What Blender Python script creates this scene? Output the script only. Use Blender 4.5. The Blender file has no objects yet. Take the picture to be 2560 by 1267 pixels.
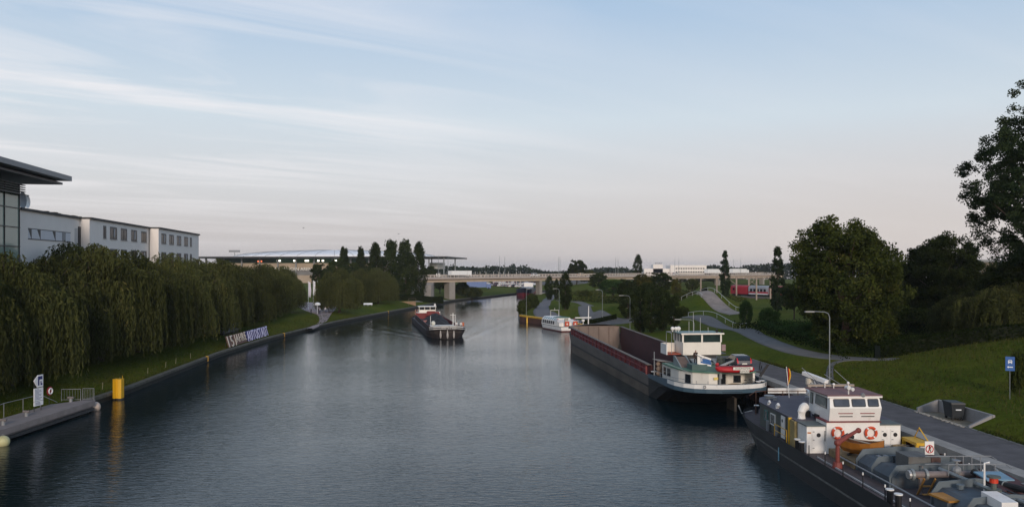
import bpy, bmesh, math, random
import numpy as np
from mathutils import Vector, Matrix, Euler, geometry
R = math.radians
SC = bpy.context.scene
COL = SC.collection
# ------------------------------------------------------------------ camera
F, HZ, CZ = 2000.0, 668.0, 14.2          # focal length in photo pixels, horizon row, eye height over the water
cam_d = bpy.data.cameras.new('camera'); cam = bpy.data.objects.new('camera', cam_d); COL.objects.link(cam)
cam.location = (0, 0, CZ); cam.rotation_euler = (R(90), 0, 0)
cam_d.sensor_width = 36; cam_d.lens = 36*F/2560; cam_d.shift_y = (HZ-633.5)/2560
cam_d.clip_start = .5; cam_d.clip_end = 20000
SC.camera = cam
# ------------------------------------------------------------------ light
SUN_EL, SUN_AZ = 15.0, 171.0               # low evening sun behind the camera, a little to the left (azimuth clockwise from +Y)
world = bpy.data.worlds.new("World"); SC.world = world; world.use_nodes = True
wt = world.node_tree; wt.nodes.clear()
def wn(t, **k):
    n = wt.nodes.new(t)
    for a, b in k.items(): setattr(n, a, b)
    return n
def wl(a, b): wt.links.new(a, b)
sky = wn('ShaderNodeTexSky', sky_type='NISHITA', sun_disc=False, sun_elevation=R(SUN_EL), sun_rotation=R(SUN_AZ),
         altitude=60, air_density=1.0, dust_density=1.2, ozone_density=1.5)
skm = wn('ShaderNodeMix', data_type='RGBA', blend_type='MULTIPLY'); skm.inputs['Factor'].default_value = 1
skm.inputs['B'].default_value = (.078, .078, .078, 1)
wl(sky.outputs[0], skm.inputs['A'])
geo = wn('ShaderNodeTexCoord'); sep = wn('ShaderNodeSeparateXYZ'); wl(geo.outputs['Generated'], sep.inputs[0])
# thin high haze veil: pale blue above, warm grey to the horizon
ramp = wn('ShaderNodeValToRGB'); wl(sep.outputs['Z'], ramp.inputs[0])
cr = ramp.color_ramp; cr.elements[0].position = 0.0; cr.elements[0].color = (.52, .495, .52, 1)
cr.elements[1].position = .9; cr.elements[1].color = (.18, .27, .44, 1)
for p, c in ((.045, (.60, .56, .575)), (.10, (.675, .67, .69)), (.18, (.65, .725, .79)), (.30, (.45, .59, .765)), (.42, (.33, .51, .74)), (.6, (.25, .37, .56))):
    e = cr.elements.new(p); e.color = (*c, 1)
veil = wn('ShaderNodeMix', data_type='RGBA'); veil.inputs['Factor'].default_value = .86
pk1 = wn('ShaderNodeMapRange'); pk1.inputs['From Min'].default_value = -.15; pk1.inputs['From Max'].default_value = .35; wl(sep.outputs['X'], pk1.inputs['Value'])
pk2 = wn('ShaderNodeMapRange'); pk2.inputs['From Min'].default_value = .17; pk2.inputs['From Max'].default_value = .03; wl(sep.outputs['Z'], pk2.inputs['Value'])
pk3 = wn('ShaderNodeMath', operation='MULTIPLY'); wl(pk1.outputs[0], pk3.inputs[0]); wl(pk2.outputs[0], pk3.inputs[1])
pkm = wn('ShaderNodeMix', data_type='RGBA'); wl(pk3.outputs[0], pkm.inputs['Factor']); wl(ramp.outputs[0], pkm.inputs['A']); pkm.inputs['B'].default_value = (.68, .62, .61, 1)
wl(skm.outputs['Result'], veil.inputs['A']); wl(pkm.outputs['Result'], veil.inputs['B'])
# cirrus: noise on a high flat layer (direction divided by its height)
mx = wn('ShaderNodeMath', operation='MAXIMUM'); mx.inputs[1].default_value = .02; wl(sep.outputs['Z'], mx.inputs[0])
ad = wn('ShaderNodeMath', operation='ADD'); ad.inputs[1].default_value = .07; wl(mx.outputs[0], ad.inputs[0])
dx = wn('ShaderNodeMath', operation='DIVIDE'); wl(sep.outputs['X'], dx.inputs[0]); wl(ad.outputs[0], dx.inputs[1])
dy = wn('ShaderNodeMath', operation='DIVIDE'); wl(sep.outputs['Y'], dy.inputs[0]); wl(ad.outputs[0], dy.inputs[1])
cmb = wn('ShaderNodeCombineXYZ'); wl(dx.outputs[0], cmb.inputs[0]); wl(dy.outputs[0], cmb.inputs[1])
mr_ = wn('ShaderNodeMapping'); mr_.inputs['Rotation'].default_value = (0, 0, R(-33)); wl(cmb.outputs[0], mr_.inputs[0])
mp = wn('ShaderNodeMapping'); mp.inputs['Scale'].default_value = (.26, 1.05, 1)
mp.inputs['Location'].default_value = (3.1, .35, 0)
wl(mr_.outputs[0], mp.inputs[0])
nz = wn('ShaderNodeTexNoise'); nz.inputs['Scale'].default_value = 1.35; nz.inputs['Detail'].default_value = 9
nz.inputs['Roughness'].default_value = .56; nz.inputs['Distortion'].default_value = .8; wl(mp.outputs[0], nz.inputs['Vector'])
cr2 = wn('ShaderNodeValToRGB'); wl(nz.outputs[0], cr2.inputs[0])
cr2.color_ramp.elements[0].position = .43; cr2.color_ramp.elements[0].color = (0, 0, 0, 1)
cr2.color_ramp.elements[1].position = .73; cr2.color_ramp.elements[1].color = (1, 1, 1, 1)
# clouds are thicker to the left (X < 0) of the view
lr = wn('ShaderNodeMapRange'); lr.inputs['From Min'].default_value = .12; lr.inputs['From Max'].default_value = -.38
lr.inputs['To Min'].default_value = .10; lr.inputs['To Max'].default_value = 1.0; wl(sep.outputs['X'], lr.inputs['Value'])
cm = wn('ShaderNodeMath', operation='MULTIPLY'); wl(cr2.outputs[0], cm.inputs[0]); wl(lr.outputs[0], cm.inputs[1])
fade = wn('ShaderNodeMapRange'); fade.inputs['From Min'].default_value = .0; fade.inputs['From Max'].default_value = .12
wl(sep.outputs['Z'], fade.inputs['Value'])
cm2 = wn('ShaderNodeMath', operation='MULTIPLY'); wl(cm.outputs[0], cm2.inputs[0]); wl(fade.outputs[0], cm2.inputs[1])
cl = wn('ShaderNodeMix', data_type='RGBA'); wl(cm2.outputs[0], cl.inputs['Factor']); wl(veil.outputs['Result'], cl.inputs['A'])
cl.inputs['B'].default_value = (.86, .835, .85, 1)
# the western half behind the camera still holds the evening glow
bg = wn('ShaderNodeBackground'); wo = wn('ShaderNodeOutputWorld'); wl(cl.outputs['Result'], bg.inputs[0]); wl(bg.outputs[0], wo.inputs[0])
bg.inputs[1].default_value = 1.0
sun_d = bpy.data.lights.new('sun', 'SUN'); sun = bpy.data.objects.new('sun', sun_d); COL.objects.link(sun)
sun_d.energy = 2.0; sun_d.angle = R(14); sun_d.color = (1.0, .84, .70)
az, el = R(SUN_AZ), R(SUN_EL)
to_sun = Vector((math.sin(az)*math.cos(el), math.cos(az)*math.cos(el), math.sin(el)))
sun.rotation_euler = to_sun.to_track_quat('Z', 'Y').to_euler(); sun.location = to_sun*300
SC.view_settings.view_transform = 'Standard'; SC.view_settings.look = 'None'; SC.view_settings.gamma = 1
SC.view_settings.exposure = 0.1
SC.cycles.max_bounces = 5; SC.cycles.transparent_max_bounces = 6; SC.cycles.use_denoising = True
SC.cycles.sample_clamp_indirect = 4
# ------------------------------------------------------------------ helpers
def P(px, py, z):                          # ground point seen at a photo pixel, on the level z
    d = (CZ-z)*F/(py-HZ); return Vector(((px-1280)*d/F, d, z))
def X(px, d): return (px-1280)*d/F
def Z(py, d): return CZ-(py-HZ)*d/F
def interp(tab, v):
    if v <= tab[0][0]: return tab[0][1]
    for (a, b), (c, d) in zip(tab, tab[1:]):
        if v <= c:
            t = (v-a)/(c-a); return b+(d-b)*t
    return tab[-1][1]
MATS = {}
def srgb(h):
    if isinstance(h, str):
        h = [int(h[i:i+2], 16)/255 for i in (0, 2, 4)]
        return tuple(((c+.055)/1.055)**2.4 if c > .04045 else c/12.92 for c in h)
    return h
def mat(name, col, rough=.6, var=.18, scale=2.0, metal=0, bump=0, dirt=0, dirtcol=(.09, .06, .04), stretch=(1, 1, 1), spec=.4, col2=None, bscale=None):
    if name in MATS: return MATS[name]
    m = bpy.data.materials.new(name); m.use_nodes = True; nt = m.node_tree; b = nt.nodes['Principled BSDF']
    col = srgb(col)
    b.inputs['Roughness'].default_value = rough; b.inputs['Metallic'].default_value = metal
    b.inputs['Specular IOR Level'].default_value = spec
    tc = nt.nodes.new('ShaderNodeTexCoord'); mpn = nt.nodes.new('ShaderNodeMapping'); mpn.inputs['Scale'].default_value = stretch
    nt.links.new(tc.outputs['Object'], mpn.inputs[0])
    n1 = nt.nodes.new('ShaderNodeTexNoise'); n1.inputs['Scale'].default_value = scale; n1.inputs['Detail'].default_value = 6
    n1.inputs['Roughness'].default_value = .6
    nt.links.new(mpn.outputs[0], n1.inputs['Vector'])
    rp = nt.nodes.new('ShaderNodeValToRGB'); nt.links.new(n1.outputs[0], rp.inputs[0])
    c2 = srgb(col2) if col2 else tuple(c*(1+var) for c in col)
    c1 = col if col2 else tuple(c*(1-var) for c in col)
    rp.color_ramp.elements[0].position = .3; rp.color_ramp.elements[0].color = (*c1, 1)
    rp.color_ramp.elements[1].position = .7; rp.color_ramp.elements[1].color = (*c2, 1)
    out = rp.outputs[0]
    if dirt:
        n2 = nt.nodes.new('ShaderNodeTexNoise'); n2.inputs['Scale'].default_value = 1.3; n2.inputs['Detail'].default_value = 8
        n2.inputs['Roughness'].default_value = .7
        m2 = nt.nodes.new('ShaderNodeMapping'); m2.inputs['Scale'].default_value = (1.6, 1.6, .35)
        nt.links.new(tc.outputs['Object'], m2.inputs[0]); nt.links.new(m2.outputs[0], n2.inputs['Vector'])
        r2 = nt.nodes.new('ShaderNodeMapRange'); r2.inputs['From Min'].default_value = .62-.25*dirt; r2.inputs['From Max'].default_value = .8
        r2.inputs['To Max'].default_value = min(.9, .3+dirt); nt.links.new(n2.outputs[0], r2.inputs['Value'])
        mx2 = nt.nodes.new('ShaderNodeMix'); mx2.data_type = 'RGBA'; nt.links.new(r2.outputs[0], mx2.inputs['Factor'])
        nt.links.new(out, mx2.inputs['A']); mx2.inputs['B'].default_value = (*dirtcol, 1); out = mx2.outputs['Result']
    nt.links.new(out, b.inputs['Base Color'])
    if bump:
        n3 = nt.nodes.new('ShaderNodeTexNoise'); n3.inputs['Scale'].default_value = bscale or scale*4; n3.inputs['Detail'].default_value = 5
        nt.links.new(mpn.outputs[0], n3.inputs['Vector'])
        bp = nt.nodes.new('ShaderNodeBump'); bp.inputs['Strength'].default_value = bump; bp.inputs['Distance'].default_value = .05
        nt.links.new(n3.outputs[0], bp.inputs['Height']); nt.links.new(bp.outputs[0], b.inputs['Normal'])
    MATS[name] = m; return m
def emit(name, col, s):
    if name in MATS: return MATS[name]
    m = bpy.data.materials.new(name); m.use_nodes = True; b = m.node_tree.nodes['Principled BSDF']
    b.inputs['Base Color'].default_value = (*col, 1); b.inputs['Emission Color'].default_value = (*col, 1); b.inputs['Emission Strength'].default_value = s
    MATS[name] = m; return m
def leafmat(name, c1, c2, c3=None):
    if name in MATS: return MATS[name]
    m = bpy.data.materials.new(name); m.use_nodes = True; nt = m.node_tree; nt.nodes.clear()
    o = nt.nodes.new('ShaderNodeOutputMaterial'); at = nt.nodes.new('ShaderNodeAttribute'); at.attribute_name = 'tone'
    oi = nt.nodes.new('ShaderNodeObjectInfo')
    rp = nt.nodes.new('ShaderNodeValToRGB'); rp.color_ramp.elements[0].color = (*c1, 1); rp.color_ramp.elements[1].color = (*c2, 1)
    if c3:
        rp.color_ramp.elements[1].position = .8
        e = rp.color_ramp.elements.new(1.0); e.color = (*c3, 1)
    nt.links.new(at.outputs['Fac'], rp.inputs[0])
    hs = nt.nodes.new('ShaderNodeHueSaturation'); mr = nt.nodes.new('ShaderNodeMapRange'); mr.inputs['To Min'].default_value = .8; mr.inputs['To Max'].default_value = 1.2
    nt.links.new(oi.outputs['Random'], mr.inputs['Value']); nt.links.new(mr.outputs[0], hs.inputs['Value']); nt.links.new(rp.outputs[0], hs.inputs['Color'])
    d = nt.nodes.new('ShaderNodeBsdfDiffuse'); t = nt.nodes.new('ShaderNodeBsdfTranslucent'); mx_ = nt.nodes.new('ShaderNodeMixShader')
    mx_.inputs[0].default_value = .25
    nt.links.new(hs.outputs[0], d.inputs[0]); nt.links.new(hs.outputs[0], t.inputs[0])
    nt.links.new(d.outputs[0], mx_.inputs[1]); nt.links.new(t.outputs[0], mx_.inputs[2]); nt.links.new(mx_.outputs[0], o.inputs[0])
    MATS[name] = m; return m
def tag(o, label=None, cat=None, group=None, kind=None):
    if label: o['label'] = label
    if cat: o['category'] = cat
    if group: o['group'] = group
    if kind: o['kind'] = kind
    return o
def thing(name, label, cat, loc=(0, 0, 0), rz=0, group=None):
    o = bpy.data.objects.new(name, None); o.empty_display_size = .3; COL.objects.link(o)
    o.location = loc; o.rotation_euler = (0, 0, rz)
    return tag(o, label, cat, group)
def link(name, me, parent=None, loc=None, rz=0):
    o = bpy.data.objects.new(name, me); COL.objects.link(o)
    if parent: o.parent = parent
    if loc is not None: o.location = loc
    if rz: o.rotation_euler = (0, 0, rz)
    return o
def dup(root, loc, rz=0, sc=None, label=None, group=None):
    r = root.copy(); COL.objects.link(r); r.location = loc; r.rotation_euler = (0, 0, rz)
    if sc is not None: r.scale = sc if hasattr(sc, '__len__') else (sc, sc, sc)
    if label: r['label'] = label
    if group: r['group'] = group
    for ch in list(root.children):
        c = ch.copy(); COL.objects.link(c); c.parent = r
        for g in list(ch.children):
            d = g.copy(); COL.objects.link(d); d.parent = c
    return r
class MB:
    def __init__(s): s.v = []; s.f = []; s.mi = []; s.cur = 0; s.T = None
    def add(s, vs, fs):
        b = len(s.v)
        for p in vs:
            p = Vector(p); s.v.append(tuple(s.T @ p) if s.T else tuple(p))
        for f in fs: s.f.append([i+b for i in f]); s.mi.append(s.cur)
        return s
    def m(s, i): s.cur = i; return s
    def box(s, x0, x1, y0, y1, z0, z1):
        return s.add([(x0, y0, z0), (x1, y0, z0), (x1, y1, z0), (x0, y1, z0), (x0, y0, z1), (x1, y0, z1), (x1, y1, z1), (x0, y1, z1)],
                     [(3, 2, 1, 0), (4, 5, 6, 7), (0, 1, 5, 4), (1, 2, 6, 5), (2, 3, 7, 6), (3, 0, 4, 7)])
    def cb(s, c, sz, rz=0, rx=0, ry=0):     # box by centre and size, turned
        e = Euler((rx, ry, rz)).to_matrix(); hx, hy, hz = sz[0]/2, sz[1]/2, sz[2]/2; c = Vector(c)
        vs = [c+e @ Vector((a*hx, b*hy, d*hz)) for d in (-1, 1) for a, b in ((-1, -1), (1, -1), (1, 1), (-1, 1))]
        return s.add(vs, [(3, 2, 1, 0), (4, 5, 6, 7), (0, 1, 5, 4), (1, 2, 6, 5), (2, 3, 7, 6), (3, 0, 4, 7)])
    def prism(s, poly, z0, z1):             # poly counter-clockwise in plan; z1 may be a list
        n = len(poly); z1 = z1 if hasattr(z1, '__len__') else [z1]*n; z0 = z0 if hasattr(z0, '__len__') else [z0]*n
        vs = [(x, y, z) for (x, y), z in zip(poly, z0)]+[(x, y, z) for (x, y), z in zip(poly, z1)]
        return s.add(vs, [tuple(range(n-1, -1, -1)), tuple(range(n, 2*n))]+[(i, (i+1) % n, n+(i+1) % n, n+i) for i in range(n)])
    def ext(s, pts, vec):                   # flat polygon in space pushed along vec
        n = len(pts); vec = Vector(vec); pts = [Vector(p) for p in pts]
        return s.add(pts+[p+vec for p in pts], [tuple(range(n)), tuple(range(2*n-1, n-1, -1))]+[((i+1) % n, i, n+i, n+(i+1) % n) for i in range(n)])
    def cyl(s, p0, p1, r, r2=None, n=8, cap=True):
        return s.tube([p0, p1], [r, r if r2 is None else r2], n, cap)
    def tube(s, pts, r, n=6, cap=True):
        pts = [Vector(p) for p in pts]; k = len(pts); r = r if hasattr(r, '__len__') else [r]*k
        vs = []; up = Vector((.013, .021, 1)).normalized()
        for i, p in enumerate(pts):
            t = (pts[min(i+1, k-1)]-pts[max(i-1, 0)]).normalized()
            a = t.cross(up)
            if a.length < .05: a = t.cross(Vector((1, .02, 0)))
            a.normalize(); b = a.cross(t)
            if i and a.dot(pa) < 0: a = -a; b = -b
            pa = a
            for j in range(n):
                an = 2*math.pi*j/n; vs.append(p+(a*math.cos(an)+b*math.sin(an))*r[i])
        fs = [(i*n+j, i*n+(j+1) % n, (i+1)*n+(j+1) % n, (i+1)*n+j) for i in range(k-1) for j in range(n)]
        if cap: fs += [tuple(range(n-1, -1, -1)), tuple(range((k-1)*n, k*n))]
        return s.add(vs, fs)
    def sph(s, c, r, n=10, m=6, sc=(1, 1, 1)):
        vs = [Vector(c)+Vector((0, 0, -r*sc[2]))]
        for i in range(1, m):
            th = math.pi*i/m
            vs += [Vector(c)+Vector((r*math.sin(th)*math.cos(2*math.pi*j/n)*sc[0], r*math.sin(th)*math.sin(2*math.pi*j/n)*sc[1], -r*math.cos(th)*sc[2])) for j in range(n)]
        vs.append(Vector(c)+Vector((0, 0, r*sc[2])))
        fs = [(0, 1+(j+1) % n, 1+j) for j in range(n)]
        for i in range(m-2): fs += [(1+i*n+j, 1+i*n+(j+1) % n, 1+(i+1)*n+(j+1) % n, 1+(i+1)*n+j) for j in range(n)]
        t = len(vs)-1; fs += [(t, 1+(m-2)*n+j, 1+(m-2)*n+(j+1) % n) for j in range(n)]
        return s.add(vs, fs)
    def torus(s, c, r, rr, nrm=(0, 1, 0), n=20, m=6, cols=None):
        nrm = Vector(nrm).normalized(); a = nrm.orthogonal().normalized(); b = nrm.cross(a); c = Vector(c); base = len(s.v)
        vs = []
        for i in range(n):
            th = 2*math.pi*i/n; d = a*math.cos(th)+b*math.sin(th)
            for j in range(m):
                ph = 2*math.pi*j/m; vs.append(c+d*(r+rr*math.cos(ph))+nrm*rr*math.sin(ph))
        for i in range(n):
            if cols: s.cur = cols[i % len(cols)]
        s.add(vs, [])
        for i in range(n):
            if cols: s.cur = cols[i % len(cols)]
            for j in range(m):
                s.f.append([base+i*m+j, base+((i+1) % n)*m+j, base+((i+1) % n)*m+(j+1) % m, base+i*m+(j+1) % m]); s.mi.append(s.cur)
        return s
    def loft(s, secs, closed=True, caps=True):
        n = len(secs[0]); vs = [p for q in secs for p in q]; fs = []
        for i in range(len(secs)-1):
            for j in range(n if closed else n-1):
                fs.append((i*n+j, i*n+(j+1) % n, (i+1)*n+(j+1) % n, (i+1)*n+j))
        if caps: fs += [tuple(range(n-1, -1, -1)), tuple(range((len(secs)-1)*n, len(secs)*n))]
        return s.add(vs, fs)
    def face(s, *p): return s.add(p, [tuple(range(len(p)))])
    def mesh(s, name, mats, smooth=False, fix=True):
        me = bpy.data.meshes.new(name); me.from_pydata(s.v, [], s.f)
        for m_ in (mats if isinstance(mats, (list, tuple)) else [mats]): me.materials.append(m_)
        me.polygons.foreach_set('material_index', s.mi)
        if fix:
            b = bmesh.new(); b.from_mesh(me); bmesh.ops.recalc_face_normals(b, faces=b.faces); b.to_mesh(me); b.free()
        if smooth: me.polygons.foreach_set('use_smooth', [True]*len(me.polygons))
        me.update(); return me
    def build(s, name, mats, parent=None, loc=None, rz=0, smooth=False, bevel=0):
        o = link(name, s.mesh(name, mats, smooth), parent, loc, rz)
        if bevel:
            bm_ = o.modifiers.new('bevel', 'BEVEL'); bm_.width = bevel; bm_.segments = 2; bm_.limit_method = 'ANGLE'; bm_.angle_limit = R(40)
        return o
def text_mesh(s, size, ext=.01, align='CENTER', spacing=1.0, bold=0):
    cu = bpy.data.curves.new('t', 'FONT'); cu.body = s; cu.size = size; cu.extrude = ext; cu.align_x = align; cu.align_y = 'CENTER'; cu.space_character = spacing
    cu.offset = bold; cu.resolution_u = 2
    o = bpy.data.objects.new('t', cu); COL.objects.link(o)
    me = bpy.data.meshes.new_from_object(o.evaluated_get(bpy.context.evaluated_depsgraph_get()))
    bpy.data.objects.remove(o); bpy.data.curves.remove(cu); return me
def text(name, s, size, m_, parent, loc, rot, ext=.01, align='CENTER', sx=1, spacing=1.0, bold=0):
    me = text_mesh(s, size, ext, align, spacing, bold); me.name = name; me.materials.clear(); me.materials.append(m_)
    o = link(name, me, parent, loc); o.rotation_euler = rot; o.scale = (sx, 1, 1); return o
def struct(name, mb, m_, smooth=False):
    o = mb.build(name, m_, smooth=smooth); o['kind'] = 'structure'; return o
# shared materials
WHITE = mat('white_paint', (.78, .76, .72), .45, .06, 1.2, dirt=.26, dirtcol=(.34, .22, .13))
WALLW = mat('white_render', (.80, .745, .69), .85, .04, .35, bump=.05)
DARK = mat('dark_metal', (.03, .032, .035), .5, .2, 3)
GREYM = mat('grey_metal', (.22, .23, .24), .5, .15, 3, dirt=.15)
GALV = mat('galvanised_steel', (.24, .26, .26), .45, .12, 4, metal=.3)
CONC = mat('concrete', (.30, .285, .26), .9, .22, .8, bump=.2, dirt=.3, dirtcol=(.12, .11, .09))
CONCD = mat('weathered_concrete', (.14, .135, .12), .9, .3, 1.2, bump=.3, dirt=.4, dirtcol=(.04, .045, .03))
GLASS = mat('dark_glass', (.02, .025, .03), .06, .3, .5, spec=.8)
YEL = mat('yellow_paint', (.62, .36, .02), .5, .15, 2, dirt=.3, dirtcol=(.12, .07, .02))
RED = mat('red_paint', (.42, .03, .03), .5, .2, 2, dirt=.2)
BLACK = mat('black_paint', (.014, .014, .016), .5, .3, 2)
RUBBER = mat('rubber', (.02, .02, .02), .8, .2, 5)
# ------------------------------------------------------------------ ground, canal, banks
XL = [(-90, -43.5), (76, -43.6), (79, -43.1), (90, -43.2), (105, -44.5), (128, -46.5), (155, -46.8), (200, -44.1), (254, -36.5), (300, -29.8), (337, -23.8), (360, -15.5),
      (410, -1), (470, 20), (546, 50), (682, 113), (820, 182), (840, 192), (5000, 2000)]
XR = [(-90, 31), (14, 29.4), (43.5, 28.3), (56, 27.7), (80, 26.5), (109, 24.4), (136, 20.8), (165, 18.6), (184, 13.6), (199, 7.6), (210, 2.6), (222, 1.9), (266, 2.2), (314, 6), (366, 11),
      (437, 30), (546, 84), (682, 152), (820, 202), (840, 192.1), (5000, 2000.1)]
def xl(y): return interp(XL, y)
def xr(y): return interp(XR, y)
def sst(a, b, v):
    t = min(1, max(0, (v-a)/(b-a))); return t*t*(3-2*t)
def gs(x, y, cx, cy, sx, sy): return math.exp(-((x-cx)/sx)**2/2-((y-cy)/sy)**2/2)
def hl(x, y):
    t = xl(y)-x
    if t <= .8: return .76
    z = .76+1.1*sst(.8, 9, t)+1.0*sst(12, 40, t)
    return z+.12*math.sin(x*.21+y*.13)*sst(3, 10, t)
def hr(x, y):
    t = x-xr(y)
    if t < -.01: return 0
    zq = 2.7-1.15*sst(100, 165, y)
    u = t-5
    n = 2.7 if u <= 0 else 2.7+.44*min(u, 2.5)+.06*max(0, min(u, 40)-2.5)
    n += 2.3*gs(x, y, 53, 77, 9, 9)*(1 if u > 2 else 0)
    if 0 < u < 1.75 and 57.2 < y < 63.8: n = 2.69
    f = zq+max(0, 1.75-.2*(zq-1.5))*sst(1.2, 14, t)+.4*sst(14, 60, t)
    z = n+(f-n)*sst(98, 140, y)
    if y > 120:
        z += 4.3*gs(x, y, 48.3, 199, 5.5, 8.5)+1.9*gs(x, y, 24.5, 187, 3.6, 5)+1.0*gs(x, y, 37, 160, 3, 6)
        z += 5.5*gs(x, y, 47, 372, 13, 18)+2.2*gs(x, y, 72, 150, 14, 30)+.35*math.sin(x*.33+1)*math.sin(y*.21)*sst(4, 10, t)
    return z
def gh(x, y): return (hl(x, y) if x < (xl(y)+xr(y))/2 else hr(x, y))-max(0, y-700)*.022
def onground(x, y): return Vector((x, y, gh(x, y)))
ys = sorted(set([-90, -60, -30, -10, 0] + list(range(8, 120, 1)) + [57.15, 57.25, 63.75, 63.85] + list(range(120, 300, 2)) + list(range(300, 560, 8)) + [600, 640, 682, 700, 760, 820, 840, 955, 1150, 1365, 2000, 3500, 5000]))
tl = [0, .4, .8, 1.5, 2.5, 4, 6, 8, 10, 12, 15, 18, 22, 27, 33, 40, 55, 80, 120, 200, 400, 900, 2000, 4000]
tr = [0, .5, 1, 2, 3, 4, 4.9, 5.0, 5.02, 5.5, 6, 6.74, 6.76, 7.5, 8, 9]+list(range(10, 64, 1))+[66, 70, 76, 84, 95, 110, 140, 200, 400, 900, 2000, 4000]
mb = MB()
for side, ts in ((-1, tl), (1, tr)):
    b = len(mb.v); n = len(ts)
    for y in ys:
        x0 = xl(y) if side < 0 else xr(y)
        for t in ts:
            x = x0+side*t; mb.v.append((x, y, gh(x, y)))
    for i in range(len(ys)-1):
        for j in range(n-1):
            q = [b+i*n+j, b+i*n+j+1, b+(i+1)*n+j+1, b+(i+1)*n+j]
            mb.f.append(q if side > 0 else q[::-1]); mb.mi.append(0)
g = bpy.data.materials.new('grass'); g.use_nodes = True; nt = g.node_tree; bs = nt.nodes['Principled BSDF']; bs.inputs['Roughness'].default_value = .95; bs.inputs['Specular IOR Level'].default_value = .05
tc = nt.nodes.new('ShaderNodeTexCoord')
def gnoise(scale, det=6, rough=.6):
    n = nt.nodes.new('ShaderNodeTexNoise'); n.inputs['Scale'].default_value = scale; n.inputs['Detail'].default_value = det; n.inputs['Roughness'].default_value = rough
    nt.links.new(tc.outputs['Object'], n.inputs['Vector']); return n
def gramp(n, c):
    r = nt.nodes.new('ShaderNodeValToRGB'); nt.links.new(n.outputs[0], r.inputs[0])
    r.color_ramp.elements[0].position, r.color_ramp.elements[1].position = c[0][0], c[-1][0]
    r.color_ramp.elements[0].color, r.color_ramp.elements[1].color = (*c[0][1], 1), (*c[-1][1], 1)
    for p, k in c[1:-1]:
        e = r.color_ramp.elements.new(p); e.color = (*k, 1)
    return r
r1 = gramp(gnoise(.09, 8, .65), [(.28, (.042, .070, .006)), (.5, (.074, .093, .008)), (.64, (.094, .098, .011)), (.78, (.115, .088, .017))])
r2 = gramp(gnoise(2.2, 8, .75), [(.25, (.45, .45, .45)), (.75, (1.45, 1.45, 1.45))])
mm = nt.nodes.new('ShaderNodeMix'); mm.data_type = 'RGBA'; mm.blend_type = 'MULTIPLY'; mm.inputs['Factor'].default_value = 1
nt.links.new(r1.outputs[0], mm.inputs['A']); nt.links.new(r2.outputs[0], mm.inputs['B']); nt.links.new(mm.outputs['Result'], bs.inputs['Base Color'])
bp = nt.nodes.new('ShaderNodeBump'); bp.inputs['Strength'].default_value = .8; bp.inputs['Distance'].default_value = .12
nt.links.new(gnoise(5, 6, .8).outputs[0], bp.inputs['Height']); nt.links.new(bp.outputs[0], bs.inputs['Normal'])
gm = mb.mesh('ground', g, True, False); go = link('ground', gm); go['kind'] = 'structure'
# water
w = bpy.data.materials.new('water'); w.use_nodes = True; nt = w.node_tree; bs = nt.nodes['Principled BSDF']
bs.inputs['Base Color'].default_value = (.004, .013, .017, 1); bs.inputs['Roughness'].default_value = .03; bs.inputs['IOR'].default_value = 1.333; bs.inputs['Specular IOR Level'].default_value = .5; bs.inputs['Specular Tint'].default_value = (.87, 1.0, 1.04, 1)
tc = nt.nodes.new('ShaderNodeTexCoord')
def wave(sc, stretch, rot, det, strength, dist, prev=None):
    mpn = nt.nodes.new('ShaderNodeMapping'); mpn.inputs['Scale'].default_value = stretch; mpn.inputs['Rotation'].default_value = (0, 0, R(rot))
    nt.links.new(tc.outputs['Object'], mpn.inputs[0])
    n = nt.nodes.new('ShaderNodeTexNoise'); n.inputs['Scale'].default_value = sc; n.inputs['Detail'].default_value = det; n.inputs['Roughness'].default_value = .55; n.inputs['Distortion'].default_value = .3
    nt.links.new(mpn.outputs[0], n.inputs['Vector'])
    b = nt.nodes.new('ShaderNodeBump'); b.inputs['Strength'].default_value = strength; b.inputs['Distance'].default_value = dist
    nt.links.new(n.outputs[0], b.inputs['Height'])
    if prev: nt.links.new(prev.outputs[0], b.inputs['Normal'])
    return b, n
b1, n1 = wave(1.9, (.55, 1.7, 1), 6, 4, .5, .10)
b2, n2 = wave(.16, (.7, 1.3, 1), -20, 3, .07, .5, b1)
# calmer and rougher patches
cp = nt.nodes.new('ShaderNodeTexNoise'); cp.inputs['Scale'].default_value = .035; cp.inputs['Detail'].default_value = 3; nt.links.new(tc.outputs['Object'], cp.inputs['Vector'])
cr_ = nt.nodes.new('ShaderNodeMapRange'); cr_.inputs['From Min'].default_value = .35; cr_.inputs['From Max'].default_value = .65; cr_.inputs['To Min'].default_value = .34; cr_.inputs['To Max'].default_value = .6
nt.links.new(cp.outputs[0], cr_.inputs['Value'])
sy = nt.nodes.new('ShaderNodeSeparateXYZ'); nt.links.new(tc.outputs['Object'], sy.inputs[0])     # the water lies calmer up the canal
yr = nt.nodes.new('ShaderNodeMapRange'); yr.inputs['From Min'].default_value = 60; yr.inputs['From Max'].default_value = 260; yr.inputs['To Min'].default_value = 1; yr.inputs['To Max'].default_value = .36
nt.links.new(sy.outputs['Y'], yr.inputs['Value'])
for src, dst in ((cr_.outputs[0], b1), (None, b2)):
    mu = nt.nodes.new('ShaderNodeMath'); mu.operation = 'MULTIPLY'; nt.links.new(yr.outputs[0], mu.inputs[0])
    if src: nt.links.new(src, mu.inputs[1])
    else: mu.inputs[1].default_value = .07
    nt.links.new(mu.outputs[0], dst.inputs['Strength'])
nt.links.new(b2.outputs[0], bs.inputs['Normal'])
wy = [-90, -40, 0] + list(range(10, 136, 6)) + [136+.8*i for i in range(180)] + list(range(281, 820, 12)) + [820]
CBX, CBY = -12.3, 157.3                     # bow of the moving barge, its course backwards
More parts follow.
